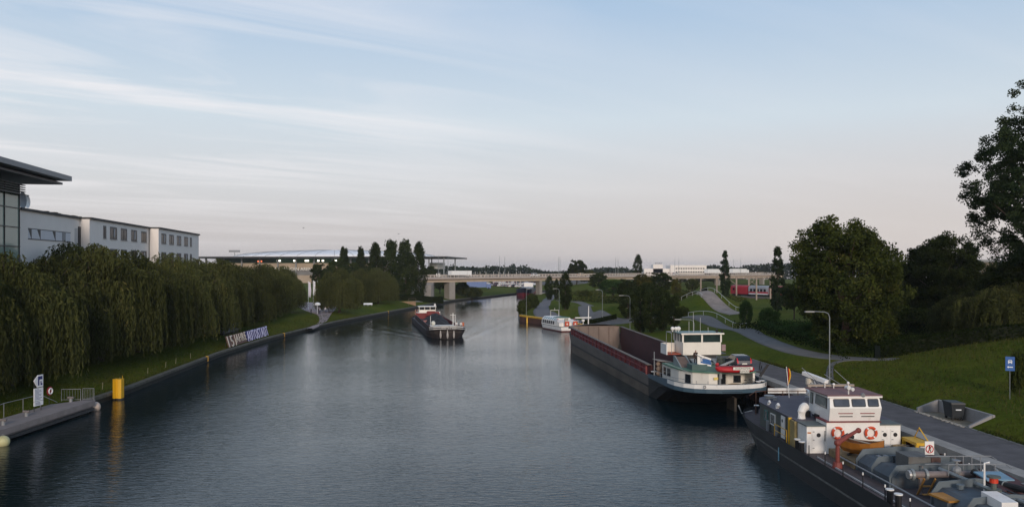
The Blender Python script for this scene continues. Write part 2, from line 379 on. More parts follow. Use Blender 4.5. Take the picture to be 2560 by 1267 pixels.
ck = Vector((-10.4, 54)).normalized(); cn = Vector((-ck.y, ck.x))
def wake(x, y):
    q = Vector((x-CBX, y-CBY)); s_, t_ = q.dot(ck), abs(q.dot(cn))
    if s_ < -1 or s_ > 95: return 0
    z = 0; am = .06*math.exp(-s_/70)
    for o_, w_ in ((3.2+.36*s_, 1.6+.02*s_), (1.6+.24*s_, 1.4+.02*s_)): e = (t_-o_)/w_; z += am*math.exp(-e*e*.6)*math.cos(e*3.0)
    if s_ > 54: z += .06*math.exp(-(t_/4)**2)*math.sin(s_*1.9+math.sin(t_*1.3))*math.exp(-(s_-54)/30)
    return z
mb = MB(); NW = 96; rows_ = []
for y in wy:
    a_, b_ = xl(y)-.3, xr(y)+.3; n_ = NW
    rows_.append([(a_+(b_-a_)*j/n_, y, wake(a_+(b_-a_)*j/n_, y) if 0 < j < n_ else 0) for j in range(n_+1)])
mb.loft(rows_, False, False)
struct('canal_water', mb, w, True)
# bank edges
def strip_along(fn, y0, y1, offs, prof, mb, side, step=4, zoff=0):
    """loft a profile [(t, z)] along a bank line"""
    yy = [y0+(y1-y0)*i/max(1, int((y1-y0)/step)) for i in range(max(1, int((y1-y0)/step))+1)]
    mb.loft([[(fn(y)+side*t, y, z(y) if callable(z) else z) for t, z in prof] for y in yy], closed=False, caps=False)
mb = MB(); strip_along(xl, -90, 720, 0, [(-.24, .50), (-.24, .78), (.42, .80), (.42, .5)], mb, -1)
mb3 = MB(); strip_along(xl, -90, 720, 0, [(-.10, -2), (-.10, .499), (-.24, .499)], mb3, -1); struct('bank_wall', mb3, mat('wet_wall', (.018, .02, .016), .8, .4, 1.5, bump=.3))
struct('bank_edging', mb, mat('bank_stone', (.10, .098, .082), .9, .3, .9, bump=.3, dirt=.6, dirtcol=(.025, .03, .018)))
mb = MB(); strip_along(xr, -90, 165, 0, [(-.15, -2), (-.15, 2.2)], mb, 1)
PILE = mat('rusty_sheet_pile', (.085, .035, .022), .85, .35, 1.5, bump=.4, dirt=.4, dirtcol=(.02, .015, .012), stretch=(1, 1, .2))
mb2 = MB()
yy = -40.0
while yy < 212:                             # folded sheet piling
    x0 = xr(yy)-.16; x1 = xr(yy+.4)-.16; zt = 2.25-1.0*sst(100, 165, yy)
    mb2.box(x0-.28, x0+.02, yy, yy+.45, -2, zt); yy += .9
q = mb2
q.loft([[(xr(y)-.15, y, -2), (xr(y)-.15, y, 2.25-1.0*sst(100, 165, y))] for y in range(-88, 214, 4)], closed=False, caps=False)
q.build('quay_wall', PILE); o = bpy.data.objects['quay_wall']; tag(o, 'rust brown sheet piling below the asphalt quay on the right bank', 'quay wall')
mb = MB(); strip_along(xr, -90, 100, 0, [(-.35, 2.2), (-.35, 2.74), (.75, 2.74), (.75, 2.5)], mb, 1)
struct('quay_edge', mb, CONC)
mb = MB(); strip_along(xr, 211, 430, 0, [(-.12, -2), (-.12, 1.5), (.5, 1.6), (.5, 1.3)], mb, 1); struct('far_bank_edging', mb, CONCD)
# yellow topped wall by the white boat
yt = thing('mooring_wall', 'low rust brown mooring wall with a yellow top beam and yellow posts', 'mooring wall', (0, 0, 0))
pts = [(y, xr(y)-.55) for y in (176, 180, 184, 188, 192, 196, 200, 205, 210)]
MB().loft([[(x, y, -1), (x, y, 1.35), (x+.5, y, 1.35), (x+.5, y, -1)] for y, x in pts]).build('sheet_pile', PILE, yt)
MB().loft([[(x-.12, y, 1.36), (x-.12, y, 1.78), (x+.5, y, 1.78), (x+.5, y, 1.36)] for y, x in pts]).build('top_beam', YEL, yt)
for y in (183, 193.5, 205.5): MB().box(xr(y)-.95, xr(y)-.6, y-.35, y+.35, -.5, 1.34).build('post', YEL, yt)
# paved strips laid over the terrain
ASPH = mat('asphalt', (.088, .083, .086), .92, .3, .7, bump=.15, dirt=.3, dirtcol=(.13, .12, .10))
PATHC = mat('pale_path', (.125, .12, .115), .92, .2, .9, bump=.1, dirt=.2, dirtcol=(.09, .08, .06))
DIRT = mat('worn_ramp', (.24, .205, .18), .95, .25, .5, bump=.2, dirt=.35, dirtcol=(.15, .10, .08))
def smoothline(pts, n=8):
    out = []
    for i in range(len(pts)-1):
        p0, p1, p2, p3 = pts[max(i-1, 0)], pts[i], pts[i+1], pts[min(i+2, len(pts)-1)]
        for k in range(n):
            t = k/n
            out.append(tuple(.5*((2*b)+(-a+c)*t+(2*a-5*b+4*c-d)*t*t+(-a+3*b-3*c+d)*t**3) for a, b, c, d in zip(p0, p1, p2, p3)))
    return out+[tuple(pts[-1])]
def ribbon(name, pts, width, m_, lift=.05, nx=6, kerb=None, n=8):
    line = smoothline(pts, n); secs = []
    for i, p in enumerate(line):
        a, b = line[max(i-1, 0)], line[min(i+1, len(line)-1)]; d = Vector((b[0]-a[0], b[1]-a[1])).normalized(); nrm = Vector((d.y, -d.x))
        wd = p[2] if len(p) > 2 else width
        row = []
        for j in range(nx+1):
            o_ = (j/nx-.5)*wd; x, y = p[0]+nrm.x*o_, p[1]+nrm.y*o_; row.append((x, y, gh(x, y)+lift))
        row = [(row[0][0], row[0][1], row[0][2]-.3)]+row+[(row[-1][0], row[-1][1], row[-1][2]-.3)]
        secs.append(row)
    mb = MB().loft(secs, closed=False, caps=False); return struct(name, mb, m_, True)
mb = MB(); mb.loft([[(xr(y)+t, y, 2.708 if t < 4.9 else 2.705) for t in (.75, 2, 3.5, 4.95)] for y in range(-88, 106, 2)], closed=False, caps=False)
struct('promenade', mb, ASPH)
mb = MB(); strip_along(xr, -90, 100, 0, [(4.93, 2.6), (4.93, 2.76), (5.07, 2.76), (5.07, 2.6)], mb, 1); struct('promenade_kerb', mb, mat('kerb_stone', (.24, .23, .21), .9, .25, 2, dirt=.35, dirtcol=(.08, .08, .05)))
ribbon('footpath', [(39.5, 82, 1.2), (36.5, 88, 2.4), (34.8, 96, 3), (34.9, 106, 3), (35.8, 116, 3), (37.2, 130, 3.2), (37.6, 145, 3.6), (37, 158, 4), (34.5, 168, 4), (31.5, 174, 3)], 3, PATHC)
ribbon('lawn_path', [(31.8, 80), (33.5, 84), (36, 86), (39.4, 83)], .7, PATHC, lift=.06)
ribbon('ramp', [(48.4, 171, 3.6), (48.8, 178, 3.9), (48.6, 186, 4.2), (48.0, 193, 3.8), (47.6, 199, 3.6), (47.2, 205, 3.6)], 4, DIRT, lift=.08, nx=8)
ribbon('small_ramp', [(29.5, 176, 3.4), (28.8, 182, 3.2), (28.2, 188, 3), (27.4, 194, 2.6)], 3, DIRT, lift=.08, nx=8)
ribbon('bank_path', [(19, 172, 3.5), (13.5, 187, 5), (9.0, 204, 5.2), (8.2, 225, 4.4), (9.8, 248, 4), (12.5, 280, 4), (17, 330, 4)], 4, mat('grey_path', (.135, .13, .135), .92, .18, 1.0, bump=.1))
ribbon('winding_path', [(33, 170, 3), (26, 172, 5), (21, 178, 5), (18.5, 192, 4), (19.5, 215, 3.4), (22, 232, 3), (19, 250, 3), (15.5, 262, 3)], 3.4, PATHC)
ribbon('park_path', [(41, 232, 2.5), (44, 218, 3), (48, 210, 2.5)], 2.5, PATHC)
ribbon('plaza', [(-44.5, 176, 1.2), (-46.5, 196, 1.5), (-50.5, 214, 4), (-57, 236, 10), (-64, 262, 14)], 8, mat('pink_paving', (.30, .25, .25), .9, .1, 1), lift=.06)
ribbon('bridge_ramp_path', [(-40, 288, .8), (-35, 300, 1.4), (-29.5, 316, 3), (-27, 326, 3)], 3, CONC, lift=.06)
ribbon('car_park', [(-70, 470, 20), (-35, 480, 28), (0, 540, 40), (60, 640, 50), (130, 760, 60)], 30, ASPH, lift=.12)
ribbon('railway_bed', [(60, 318), (90, 268), (125, 222), (170, 170)], 12, mat('ballast', (.12, .085, .07), .95, .3, 3, bump=.3), lift=.15)
# ------------------------------------------------------------------ landing stage
ds = MB().loft([[(xl(y)-.6 if y < 77 else -42.2, y, z) for z in (.3, 1.12)]+[(-41.1, y, 1.12), (-41.1, y, .62), (-41.35, y, .62), (-41.35, y, .1)] for y in (-40, 20, 60, 70, 76.5, 78.9)])
landing = thing('landing_stage', 'long pale concrete landing stage along the left bank', 'landing stage', (0, 0, 0))
ds.build('deck', mat('landing_concrete', (.24, .21, .20), .9, .12, 1.2, bump=.1, dirt=.2, dirtcol=(.16, .14, .12)), landing)
MB().box(-41.33, -41.0, -40, 78.6, .18, .42).build('fender_rail', DARK, landing)
# ------------------------------------------------------------------ white office building
BE = Vector((-.1498, .9887)); BA = math.atan2(.9887, -.1498)
O1 = Vector((-65.2, 106.0)); GZ = 2.7
def s_at(px, y0, O=O1):                      # where a pixel column meets the front plane y0 of the building
    k = (px-1280)/F; n = Vector((-BE.y, BE.x)); p = O+n*y0
    return (k*p.y-p.x)/(BE.x-k*BE.y)
off = thing('office_building', 'long white three storey office building with stepped fronts and a thin dark roof', 'building', (O1.x, O1.y, 0), BA)
secs = [(0, 20.6, 0.0), (20.6, 52.1, -1.46), (52.1, 85.5, -3.24)]
for a, b, y0 in secs: MB().box(a, b-(.002 if b > 80 else 0), y0, 16, GZ-1, 21.8).build('wall', WALLW, off)
mb = MB()
for a, b, y0 in secs: mb.box(a-.003, b+.3*(b > 80), y0-.28, 16.3, 21.803, 22.12)
mb.build('roof', mat('roof_edge', (.05, .047, .045), .7, .2, 1), off)
MB().box(19.9, 20.55, -.2, .001, GZ, 20.6).build('recess_shade', DARK, off)  # dark strip proud of the wall, shade of a recess put into its colour
WINF = mat('window_frame', (.05, .052, .058), .5, .2, 2)
def window(s0, s1, y0, z0, z1, blind=0):
    fr = MB(); t = .09
    fr.box(s0, s1, y0-.05, y0+.1, z0, z0+t); fr.box(s0, s1, y0-.05, y0+.1, z1-.28, z1)
    fr.box(s0, s0+t, y0-.05, y0+.1, z0+t, z1-.28); fr.box(s1-t, s1, y0-.05, y0+.1, z0+t, z1-.28)
    if s1-s0 > 1: m_ = (s0+s1)/2; fr.box(m_-.06, m_+.06, y0-.05, y0+.1, z0+t, z1-.28)
    f = fr.build('window', WINF, off)
    MB().box(s0+t, s1-t, y0-.012, y0+.05, z0+t, z1-.28).build('pane', mat('office_glass', (.018, .02, .024), .15, .4, .6, spec=.15), f)
    MB().box(s0-.08, s1+.08, y0-.12, y0-.002, z0-.07, z0-.002).build('sill', GREYM, f)
    if blind and s1-s0 > 1.2: MB().box((s0+s1)/2+.12, (s0+s1)/2+.12+(s1-s0)*.2, y0-.03, y0-.014, z0+.4, z1-.3).build('curtain', mat('curtain_grey', (.36, .36, .37), .8, .1, 2), f)
for row in range(3):
    dz = -3.75*row
    for i, (a, b) in enumerate(((258, 265), (275, 292), (302, 317), (328, 342), (353, 366))):
        window(s_at(a, -1.46), s_at(b, -1.46), -1.46, 19.0+dz, 21.1+dz, (i+row) % 2)
    for i, (a, b) in enumerate(((403.5, 415), (423, 434), (442, 452.5), (460, 469.5), (475, 479))):
        window(s_at(a, -3.24), s_at(b, -3.24), -3.24, 18.95+dz, 21.0+dz, (i+row+1) % 2)
mb = MB(); a, b = s_at(70, 0), s_at(176, 0)
mb.box(a, b, -.04, .05, 19.42, 19.52); mb.box(a, b, -.07, .05, 18.0, 18.12)
f = mb.build('window', WINF, off)
MB().box(a, b, -.012, .05, 18.12, 19.42).build('pane', mat('white_blind', (.62, .62, .64), .8, .05, 1), f)
for px in (70, 93, 131):
    a = s_at(px, 0); MB().ext([(a, -.05, 19.42), (a+1.0, -.05, 19.42), (a+1.0, -.05, 18.12)], (0, .04, 0)).build('vent_flap', DARK, f)
MB().box(s_at(155, 0), s_at(163.5, 0), -.05, -.014, 18.12, 19.42).build('shutter', GREYM, f)
MB().box(s_at(186.5, 0), s_at(194, 0), -.04, .03, 15, 20.3).build('door', mat('pale_panel', (.5, .49, .48), .7, .05, 1), off)
for s, y in ((52.25, -3.0), (20.75, -1.2)): MB().cyl((s-.3, y+1.48, GZ), (s-.3, y+1.48, 21.7), .07, n=6).build('downpipe', DARK, off)
ph = MB().box(-2.5, 9.5, 6, 12, 22.1, 24.6).build('rooftop_room', WALLW, off)
MB().cyl((3.5, 8, 24.6), (3.5, 8, 25.0), .35).cyl((3.5, 8, 25.0), (3.5, 8, 25.5), .62, n=10).build('vent', GREYM, off)
MB().cyl((11, 9, 22), (11, 9, 24), .25).build('vent_pipe', GREYM, off)
mb = MB()
for i in range(60):
    s = random.Random(i).uniform(3, 84); mb.cb((s, random.Random(i+99).uniform(.3, 3), 22.2), (random.Random(i+5).uniform(.5, 1.4), .6, random.Random(i+7).uniform(.1, .3)))
mb.build('roof_planting', mat('sedum', (.10, .08, .04), .95, .4, 3), off)
for s, y, r_, m_ in ((1.2, 2.2, 1.0, WHITE), (3.4, 2.0, 1.2, GREYM), (5.6, 2.2, .9, WHITE)):
    d = MB(); secs_ = []
    for k in range(5):
        rr = r_*k/4 if k else .02
        secs_.append([(s+rr*math.cos(t*math.pi/6), y-.5-.35*r_*(k/4)**2, 23.3+rr*math.sin(t*math.pi/6)) for t in range(12)])
    d.loft(secs_, caps=False); d.cyl((s, y, 22.1), (s, y-.45, 23.2), .08); d.build('satellite_dish', m_, off)
mb = MB().cyl((2.6, 4, 22), (2.6, 4, 26.2), .05)
for z in (25.6, 23.2): mb.cyl((2.0, 4, z), (4.4, 4, z+.02), .04)
for x in (2.4, 3.2, 3.9): mb.cyl((x, 3.6, 25.6), (x, 4.4, 25.6), .03)
mb.build('antenna', GREYM, off)
MB().sph((70, 3, 22.1), 1.1, sc=(1, 1, .55)).build('roof_dome', GREYM, off)
# ------------------------------------------------------------------ glass hall with the wide roof
O2 = Vector((-59.6, 96.7)); gh_ = thing('glass_hall', 'glass hall with a thin wide projecting grey roof at the left edge', 'building', (O2.x, O2.y, 0), BA)
GREENG = mat('green_glass', (.16, .24, .21), .12, .25, .12, spec=.8, col2=(.24, .32, .28))
MB().box(-60, 0, 0, 40, GZ-1, 24.2).build('glass_wall', GREENG, gh_)
mb = MB()
for i in range(17): mb.box(-.06-3.75*i, .06-3.75*i, -.1, -.003, GZ, 24.2)
mb.build('mullion', DARK, gh_)
mb = MB()
for z in (21.3, 19.0, 16.7, 14.4, 12.1, 9.8, 7.5): mb.box(-60, .1, -.13, -.101, z-.05, z+.05)
mb.build('transom', DARK, gh_)
mb = MB()
for k in range(5): mb.box(-60, .6, -.5, -.14, 23.0+.27*k, 23.1+.27*k)
mb.build('louvre', DARK, gh_)
MB().box(-60, 1.1, -.7, -.505, 22.9, 23.0).build('gutter', DARK, gh_)
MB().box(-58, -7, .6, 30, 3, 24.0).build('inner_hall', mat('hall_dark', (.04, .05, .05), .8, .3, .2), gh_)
SOFF = mat('grey_soffit', (.21, .21, .23), .6, .08, .3)
MB().box(-70, 7.5, -2.1, 42, 24.95, 25.22).build('lower_roof', SOFF, gh_)
MB().box(-70, 6.2, -1.2, 40, 25.225, 25.4).build('roof_core', DARK, gh_)
MB().box(-70, 7.3, -3.3, 44, 25.405, 26.02).build('roof', mat('roof_fascia', (.19, .20, .215), .45, .06, .3), gh_)
# ------------------------------------------------------------------ stadium
st = thing('stadium', 'wide stadium with a flat dark canopy and a white domed roof', 'stadium', (-139, 610, 0), R(-5))
TAN = mat('tan_facade', (.36, .29, .22), .85, .12, .2)
MB().box(-98, 97, -42, 60, 20.9, 21.9).build('canopy', mat('canopy_dark', (.035, .037, .04), .6, .2, .2), st)
d = MB(); sx_, sy_ = 80, 45
secs_ = [[(sx_*math.cos(a)*math.cos(t), 12+sy_*math.cos(a)*math.sin(t), 21.8+5.6*math.sin(a)) for t in [2*math.pi*j/36 for j in range(36)]] for a in [R(q) for q in (0, 10, 25, 45, 65, 85)]]
d.loft(secs_); d.build('dome', mat('membrane_white', (.78, .79, .80), .6, .04, .1), st, smooth=True)
mb = MB()
for j in range(36):
    t = 2*math.pi*j/36; mb.tube([((sx_+.2)*math.cos(a)*math.cos(t), 12+(sy_+.2)*math.cos(a)*math.sin(t), 21.9+5.7*math.sin(a)) for a in [R(q) for q in (0, 12, 30, 50, 80)]], .12, 4)
mb.build('dome_rib', GREYM, st)
MB().box(-83, 40, -32, 40, 2, 17.2).build('wall', TAN, st)
MB().box(-82.9, 39.9, -32.2, -32.003, 8.5, 12.6).build('window_band', mat('band_grey', (.16, .16, .16), .6, .2, .2), st)
MB().box(-80, 36, -20, 36, 17.21, 20.88).build('inner_stand', mat('stand_green', (.05, .12, .05), .8, .4, .3), st)
for i in range(10):
    x = -82+i*13.5; MB().box(x-.5, x+.5, -33.2, -32.21, 2, 20.9).build('column', GREYM, st)
LAMP = emit('floodlight', (1.0, .93, .80), 5)
for px in (695, 700, 738, 768, 773, 800, 812, 845, 858): MB().cb((X(px, 580)+139, -26, 19.0), (1.3, .3, 1.0)).build('floodlight', LAMP, st)
MB().cb((X(648, 580)+139, -26, 18.6), (3.5, .3, 1.0)).build('floodlight', emit('red_sign', (.9, .2, .08), 1.5), st)
text('lettering', 'VOLKSWAGEN ARENA', 3.2, WHITE, st, (X(738, 577)+139, -33.4, 12.8), (R(90), 0, 0), .2, sx=1.05)
MB().cyl((85, -12, 13), (85, -12, 17.5), 6, n=20).build('drum', mat('drum_grey', (.45, .45, .45), .7, .1, .3), st)
for x, y in ((62, -36), (73, -36), (84, -38), (95, -40), (95, 10), (-96, -40), (-84, -40), (75, 20)): MB().cyl((x, y, 2), (x, y, 20.9), .5, n=6).build('column', GREYM, st)
fm = MB().cyl((-84, 20, 21.8), (-84, 20, 26), .25)
fm.cb((-84, 19.6, 27), (9, .6, 1.6)); fm.build('floodlight_mast', GREYM, st)
# ------------------------------------------------------------------ road bridge
BR = Vector((-25.5, 333.0)); BU = Vector((38.3, 33.0)).normalized(); BAN = math.atan2(BU.y, BU.x); BN = Vector((-BU.y, BU.x))
def b_s(px, y0=0):
    k = (px-1280)/F; p = BR+BN*y0; return (k*p.y-p.x)/(BU.x-k*BU.y)
br = thing('road_bridge', 'long pale concrete road bridge crossing the canal', 'bridge', (BR.x, BR.y, 0), BAN)
BCON = mat('bridge_concrete', (.42, .34, .26), .85, .12, .4, dirt=.2, dirtcol=(.22, .17, .13))
MB().box(-24, 260, 0, 15, 9.25, 9.8).build('deck', mat('bridge_deck', (.40, .34, .29), .85, .12, .4), br)
MB().box(-24, 260, .45, 14.55, 9.0, 9.248).build('shadow_strip', mat('bridge_shadow_strip', (.07, .045, .04), .9, .2, .4), br)  # strip under the deck overhang, its shade put into the dark colour
MB().box(-22, 260, .9, 14.1, 8.0, 8.998).build('beam', BCON, br)
for y in (.15, 14.75):
    mb = MB()
    for i in range(142):
        mb.box(-24+2*i-.11, -24+2*i+.11, y-.08, y+.08, 9.8, 10.95)
    mb.box(-24, 260, y-.1, y+.1, 10.83, 11.0); mb.box(-24, 260, y-.05, y+.05, 10.3, 10.4); mb.box(-24, 260, y-.05, y+.05, 10.05, 10.12)
    mb.build('railing', mat('railing_pale', (.48, .42, .37), .7, .1, 1), br)
PIER = mat('pier_concrete', (.27, .25, .225), .85, .12, .3, dirt=.3, dirtcol=(.2, .18, .16))
MB().box(0, 3.0, .95, 4.6, -1, 7.998).build('pier', PIER, br)
for s in (50.6, 97, 143, 190, 236):
    MB().box(s+.6, s+2.2, .95, 3.6, 0, 7.998).build('pier', PIER, br)
MB().prism([(-24, .5), (-8, .5), (-8, 14.5), (-24, 14.5)], 1.5, [7.998]*4).build('abutment', mat('abutment', (.085, .085, .09), .85, .15, .3), br)
MB().prism([(-24, -1.6), (-11, -1.6), (-8.4, .495), (-24, .495)], 1.5, [7.6, 7.0, 7.99, 7.99]).build('wing_wall', PIER, br)
text('lettering', '15', 2.0, WHITE, br, (b_s(1095), -.03, 10.9), (R(90), 0, 0), .12, sx=1.3, bold=.04)
for i, (px, y) in enumerate(((1249, 1.2), (1262, 13.8), (1396, 13.8), (1400, 1.2), (1539, 1.2), (1545, 13.8), (1687, 13.8), (1697, 1.2), (1834, 13.8), (1852, 1.2), (1096, 1.2), (1120, 13.8))):
    s = b_s(px, y); p = BR+BU*s+BN*y
    tag(MB().tube([(p.x, p.y, 9.8), (p.x, p.y, 19.2)], [.13, .07], 6).build('lamp_mast', GALV),
        'slim grey mast on the road bridge, ' + ['left of the pair above mid canal', 'right of the pair above mid canal', 'left of the pair beside the round tree', 'right of the pair beside the round tree', 'left of the pair left of the cone tree',
        'right of the pair left of the cone tree', 'left of the pair before the white factory', 'right of the pair before the white factory', 'left of the pair past the thin poplar', 'right of the pair past the thin poplar',
        'beside the white number 15', 'between the number 15 and the canal'][i], 'mast', 'masts on the road bridge')
# white factory far right of the bridge
wf = thing('factory', 'long low white factory with two rows of windows beyond the bridge', 'building', (X(1610, 700), 700, 0), 0)
W_ = (1765-1610)*700/F
MB().box(0, W_, 0, 25, 2, Z(668, 700)-1.2).build('wall', mat('cream_render', (.78, .73, .68), .85, .04, .3), wf)
MB().box(X(1675, 700)-X(1610, 700), W_, -2, 20, 2, Z(663, 700)).build('wall', MATS['cream_render'], wf)
tw = MB().box(8, 16.5, 0, 12, 2, Z(661, 700)).build('tower', MATS['cream_render'], wf)
for zz in (Z(671, 700), Z(679.5, 700), Z(687, 700)):
    for i in range(12):
        x = X(1688, 700)-X(1610, 700)+i*2.15; MB().box(x, x+1.4, -2.06, -2.003, zz-.55, zz+.55).build('window', GLASS, wf)
for i in range(9): MB().box(1.5+i*2.4, 3.1+i*2.4, -.06, -.003, Z(682, 700)-.5, Z(682, 700)+.5).build('window', GLASS, wf)
text('lettering', 'TIGAZ', 1.7, DARK, wf, (12.5, -.5, Z(661, 700)+1.0), (R(90), 0, 0), .15, sx=1.3)
# ------------------------------------------------------------------ vegetation
def rng(s): return np.random.default_rng(s)
def unit(v): return v/np.maximum(1e-9, np.linalg.norm(v, axis=1, keepdims=True))
def leaf_mesh(name, c, a, L, W, tone, m_, g):
    n = len(c); a = unit(a); r = unit(g.normal(size=(n, 3))); b = unit(np.cross(a, r))
    L = np.broadcast_to(np.asarray(L, float).reshape(-1, 1), (n, 1)); W = np.broadcast_to(np.asarray(W, float).reshape(-1, 1), (n, 1))
    v = np.stack([c-a*L/2, c+b*W/2-a*L*.05, c+a*L/2, c-b*W/2-a*L*.05], 1).reshape(-1, 3)
    me = bpy.data.meshes.new(name); me.vertices.add(4*n); me.vertices.foreach_set('co', v.astype('f').ravel())
    me.loops.add(4*n); me.loops.foreach_set('vertex_index', np.arange(4*n, dtype='i')); me.polygons.add(n)
    me.polygons.foreach_set('loop_start', np.arange(0, 4*n, 4, dtype='i')); me.polygons.foreach_set('loop_total', np.full(n, 4, 'i'))
    me.materials.append(m_); at = me.attributes.new('tone', 'FLOAT', 'FACE'); at.data.foreach_set('value', np.clip(tone, 0, 1).astype('f'))
    me.update(); me.validate(); return me
BARK = mat('bark', (.055, .042, .03), .95, .35, 4, bump=.5)
BARKR = mat('brown_bark', (.10, .06, .045), .95, .3, 4, bump=.5)
LM = dict(
    broad=leafmat('leaf_green', (.016, .027, .007), (.068, .082, .020), (.11, .098, .028)),
    dark=leafmat('leaf_dark', (.010, .020, .007), (.050, .064, .018)),
    olive=leafmat('leaf_olive', (.025, .032, .008), (.085, .080, .018), (.13, .095, .022)),
    willow=leafmat('leaf_willow', (.018, .022, .008), (.088, .097, .032), (.145, .12, .042)),
    poplar=leafmat('leaf_poplar', (.013, .026, .012), (.045, .062, .026)),
    fresh=leafmat('leaf_fresh', (.025, .055, .014), (.062, .105, .028)),
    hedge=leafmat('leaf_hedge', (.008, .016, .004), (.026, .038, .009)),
    far=leafmat('leaf_far', (.018, .030, .018), (.045, .062, .034)))
def clumps(g, K, Rx, Rz, lobes=9, depth=.38, bump=.28, low=-1):
    """clump centres in a lumpy crown (unit sphere scaled), more at the skin than inside"""
    d = unit(g.normal(size=(K, 3))); d[:, 2] = np.where(d[:, 2] < low, -d[:, 2]*.5, d[:, 2])
    lob = unit(g.normal(size=(lobes, 3))); amp = g.uniform(.3, 1, lobes)
    s = np.max(np.maximum(0, d @ lob.T)**5*amp, axis=1)
    r = (1-bump)+bump*s*1.15; r = r*(1-depth*g.random(K)**1.6)
    return d*r[:, None]*np.array([Rx, Rx, Rz]), r
def crown(name, g, cc, rc, n, L, W, m_, flat=.6, up=0, tonev=.6):
    K = len(cc); idx = g.integers(0, K, n); off = g.normal(size=(n, 3)); off = unit(off)*(g.random((n, 1))**.55)
    rcv = np.broadcast_to(np.asarray(rc, float), (K,))[idx][:, None]
    c = cc[idx]+off*rcv*np.array([1, 1, flat]); a = unit(g.normal(size=(n, 3))+np.array([0, 0, up]))
    t = g.random(K)[idx]*tonev+g.random(n)*(1-tonev)
    return leaf_mesh(name, c, a, L*g.uniform(.7, 1.3, n), W*g.uniform(.7, 1.3, n), t, m_, g)
def trunk_mesh(name, g, H, r0, tips, m_, start=.25, lean=0):
    mb = MB(); pts = [(lean*t*t+.1*math.sin(5*t), .08*math.cos(4*t)*t, H*t) for t in (0, .15, .35, .6, .85, 1)]
    mb.tube([(0, 0, -.6)]+pts, [r0*1.35, r0*1.2, r0, r0*.85, r0*.65, r0*.4, r0*.15], 8)
    for p in tips:
        z0 = max(H*start, min(H*.8, p[2]*.45+H*start*.5)); s = Vector((lean*(z0/H)**2, 0, z0)); p = Vector(p); q = s.lerp(p, .5)+Vector((0, 0, .05*(p-s).length))
        mb.tube([s, q, p], [r0*.4, r0*.22, r0*.06], 5)
    return mb.mesh(name, m_, True, False)
def tree_from(name, label, loc, crown_me, trunk_me, rz=0, sc=1, group=None, cat='tree'):
    t = thing(name, label, cat, loc, rz, group)
    if sc != 1: t.scale = sc if hasattr(sc, '__len__') else (sc, sc, sc)
    link('crown', crown_me, t)
    if trunk_me: link('trunk', trunk_me, t)
    return t
def broad(seed, H, Rx, Rz, n, L, m_='broad', K=170, rc=.17, zc=None, r0=.35, lobes=9, bump=.3, depth=.4, low=-.75, bark=None, W=None, flat=.6):
    g = rng(seed); zc = zc or H-Rz; cc, r = clumps(g, K, Rx, Rz, lobes, depth, bump, low); cc = cc+np.array([0, 0, zc])
    cc[:, 2] = np.maximum(cc[:, 2], .5)
    me = crown('crown', g, cc, Rx*rc*g.uniform(.6, 1.25, K), n, L, W or L*.6, LM[m_], flat)
    tips = [tuple(cc[i]) for i in range(0, K, max(1, K//26))]
    return me, trunk_mesh('trunk', g, zc+Rz*.3, r0, tips, bark or BARK, .22)
def column(seed, H, Rx, n, L, m_='poplar', zb=.8, top=.5, K=120, r0=.2, spiky=1.0):
    """upright poplar / hornbeam: radius profile along the height, spires on top"""
    g = rng(seed); t = g.random(K)**.9; prof = np.sin(np.pi*np.clip(t*.93+.04, 0, 1)**(1-.35*top))**.75
    an = g.random(K)*6.283; rr = Rx*prof*(.45+.5*np.sqrt(g.random(K)))*(1+.22*np.sin(an*3+t*9))
    cc = np.stack([rr*np.cos(an), rr*np.sin(an), zb+t*(H-zb)], 1)
    ns = 7; an = g.random(ns)*6.28                      # spires
    sp = np.stack([Rx*.5*np.cos(an)*g.random(ns), Rx*.5*np.sin(an)*g.random(ns), H-(H*.10)*g.random(ns)], 1); cc = np.concatenate([cc, sp])
    me = crown('crown', g, cc, Rx*.33, n, L, L*.6, LM[m_], 1.5*spiky, 1.2)
    return me, trunk_mesh('trunk', g, H*.8, r0, [], BARK)
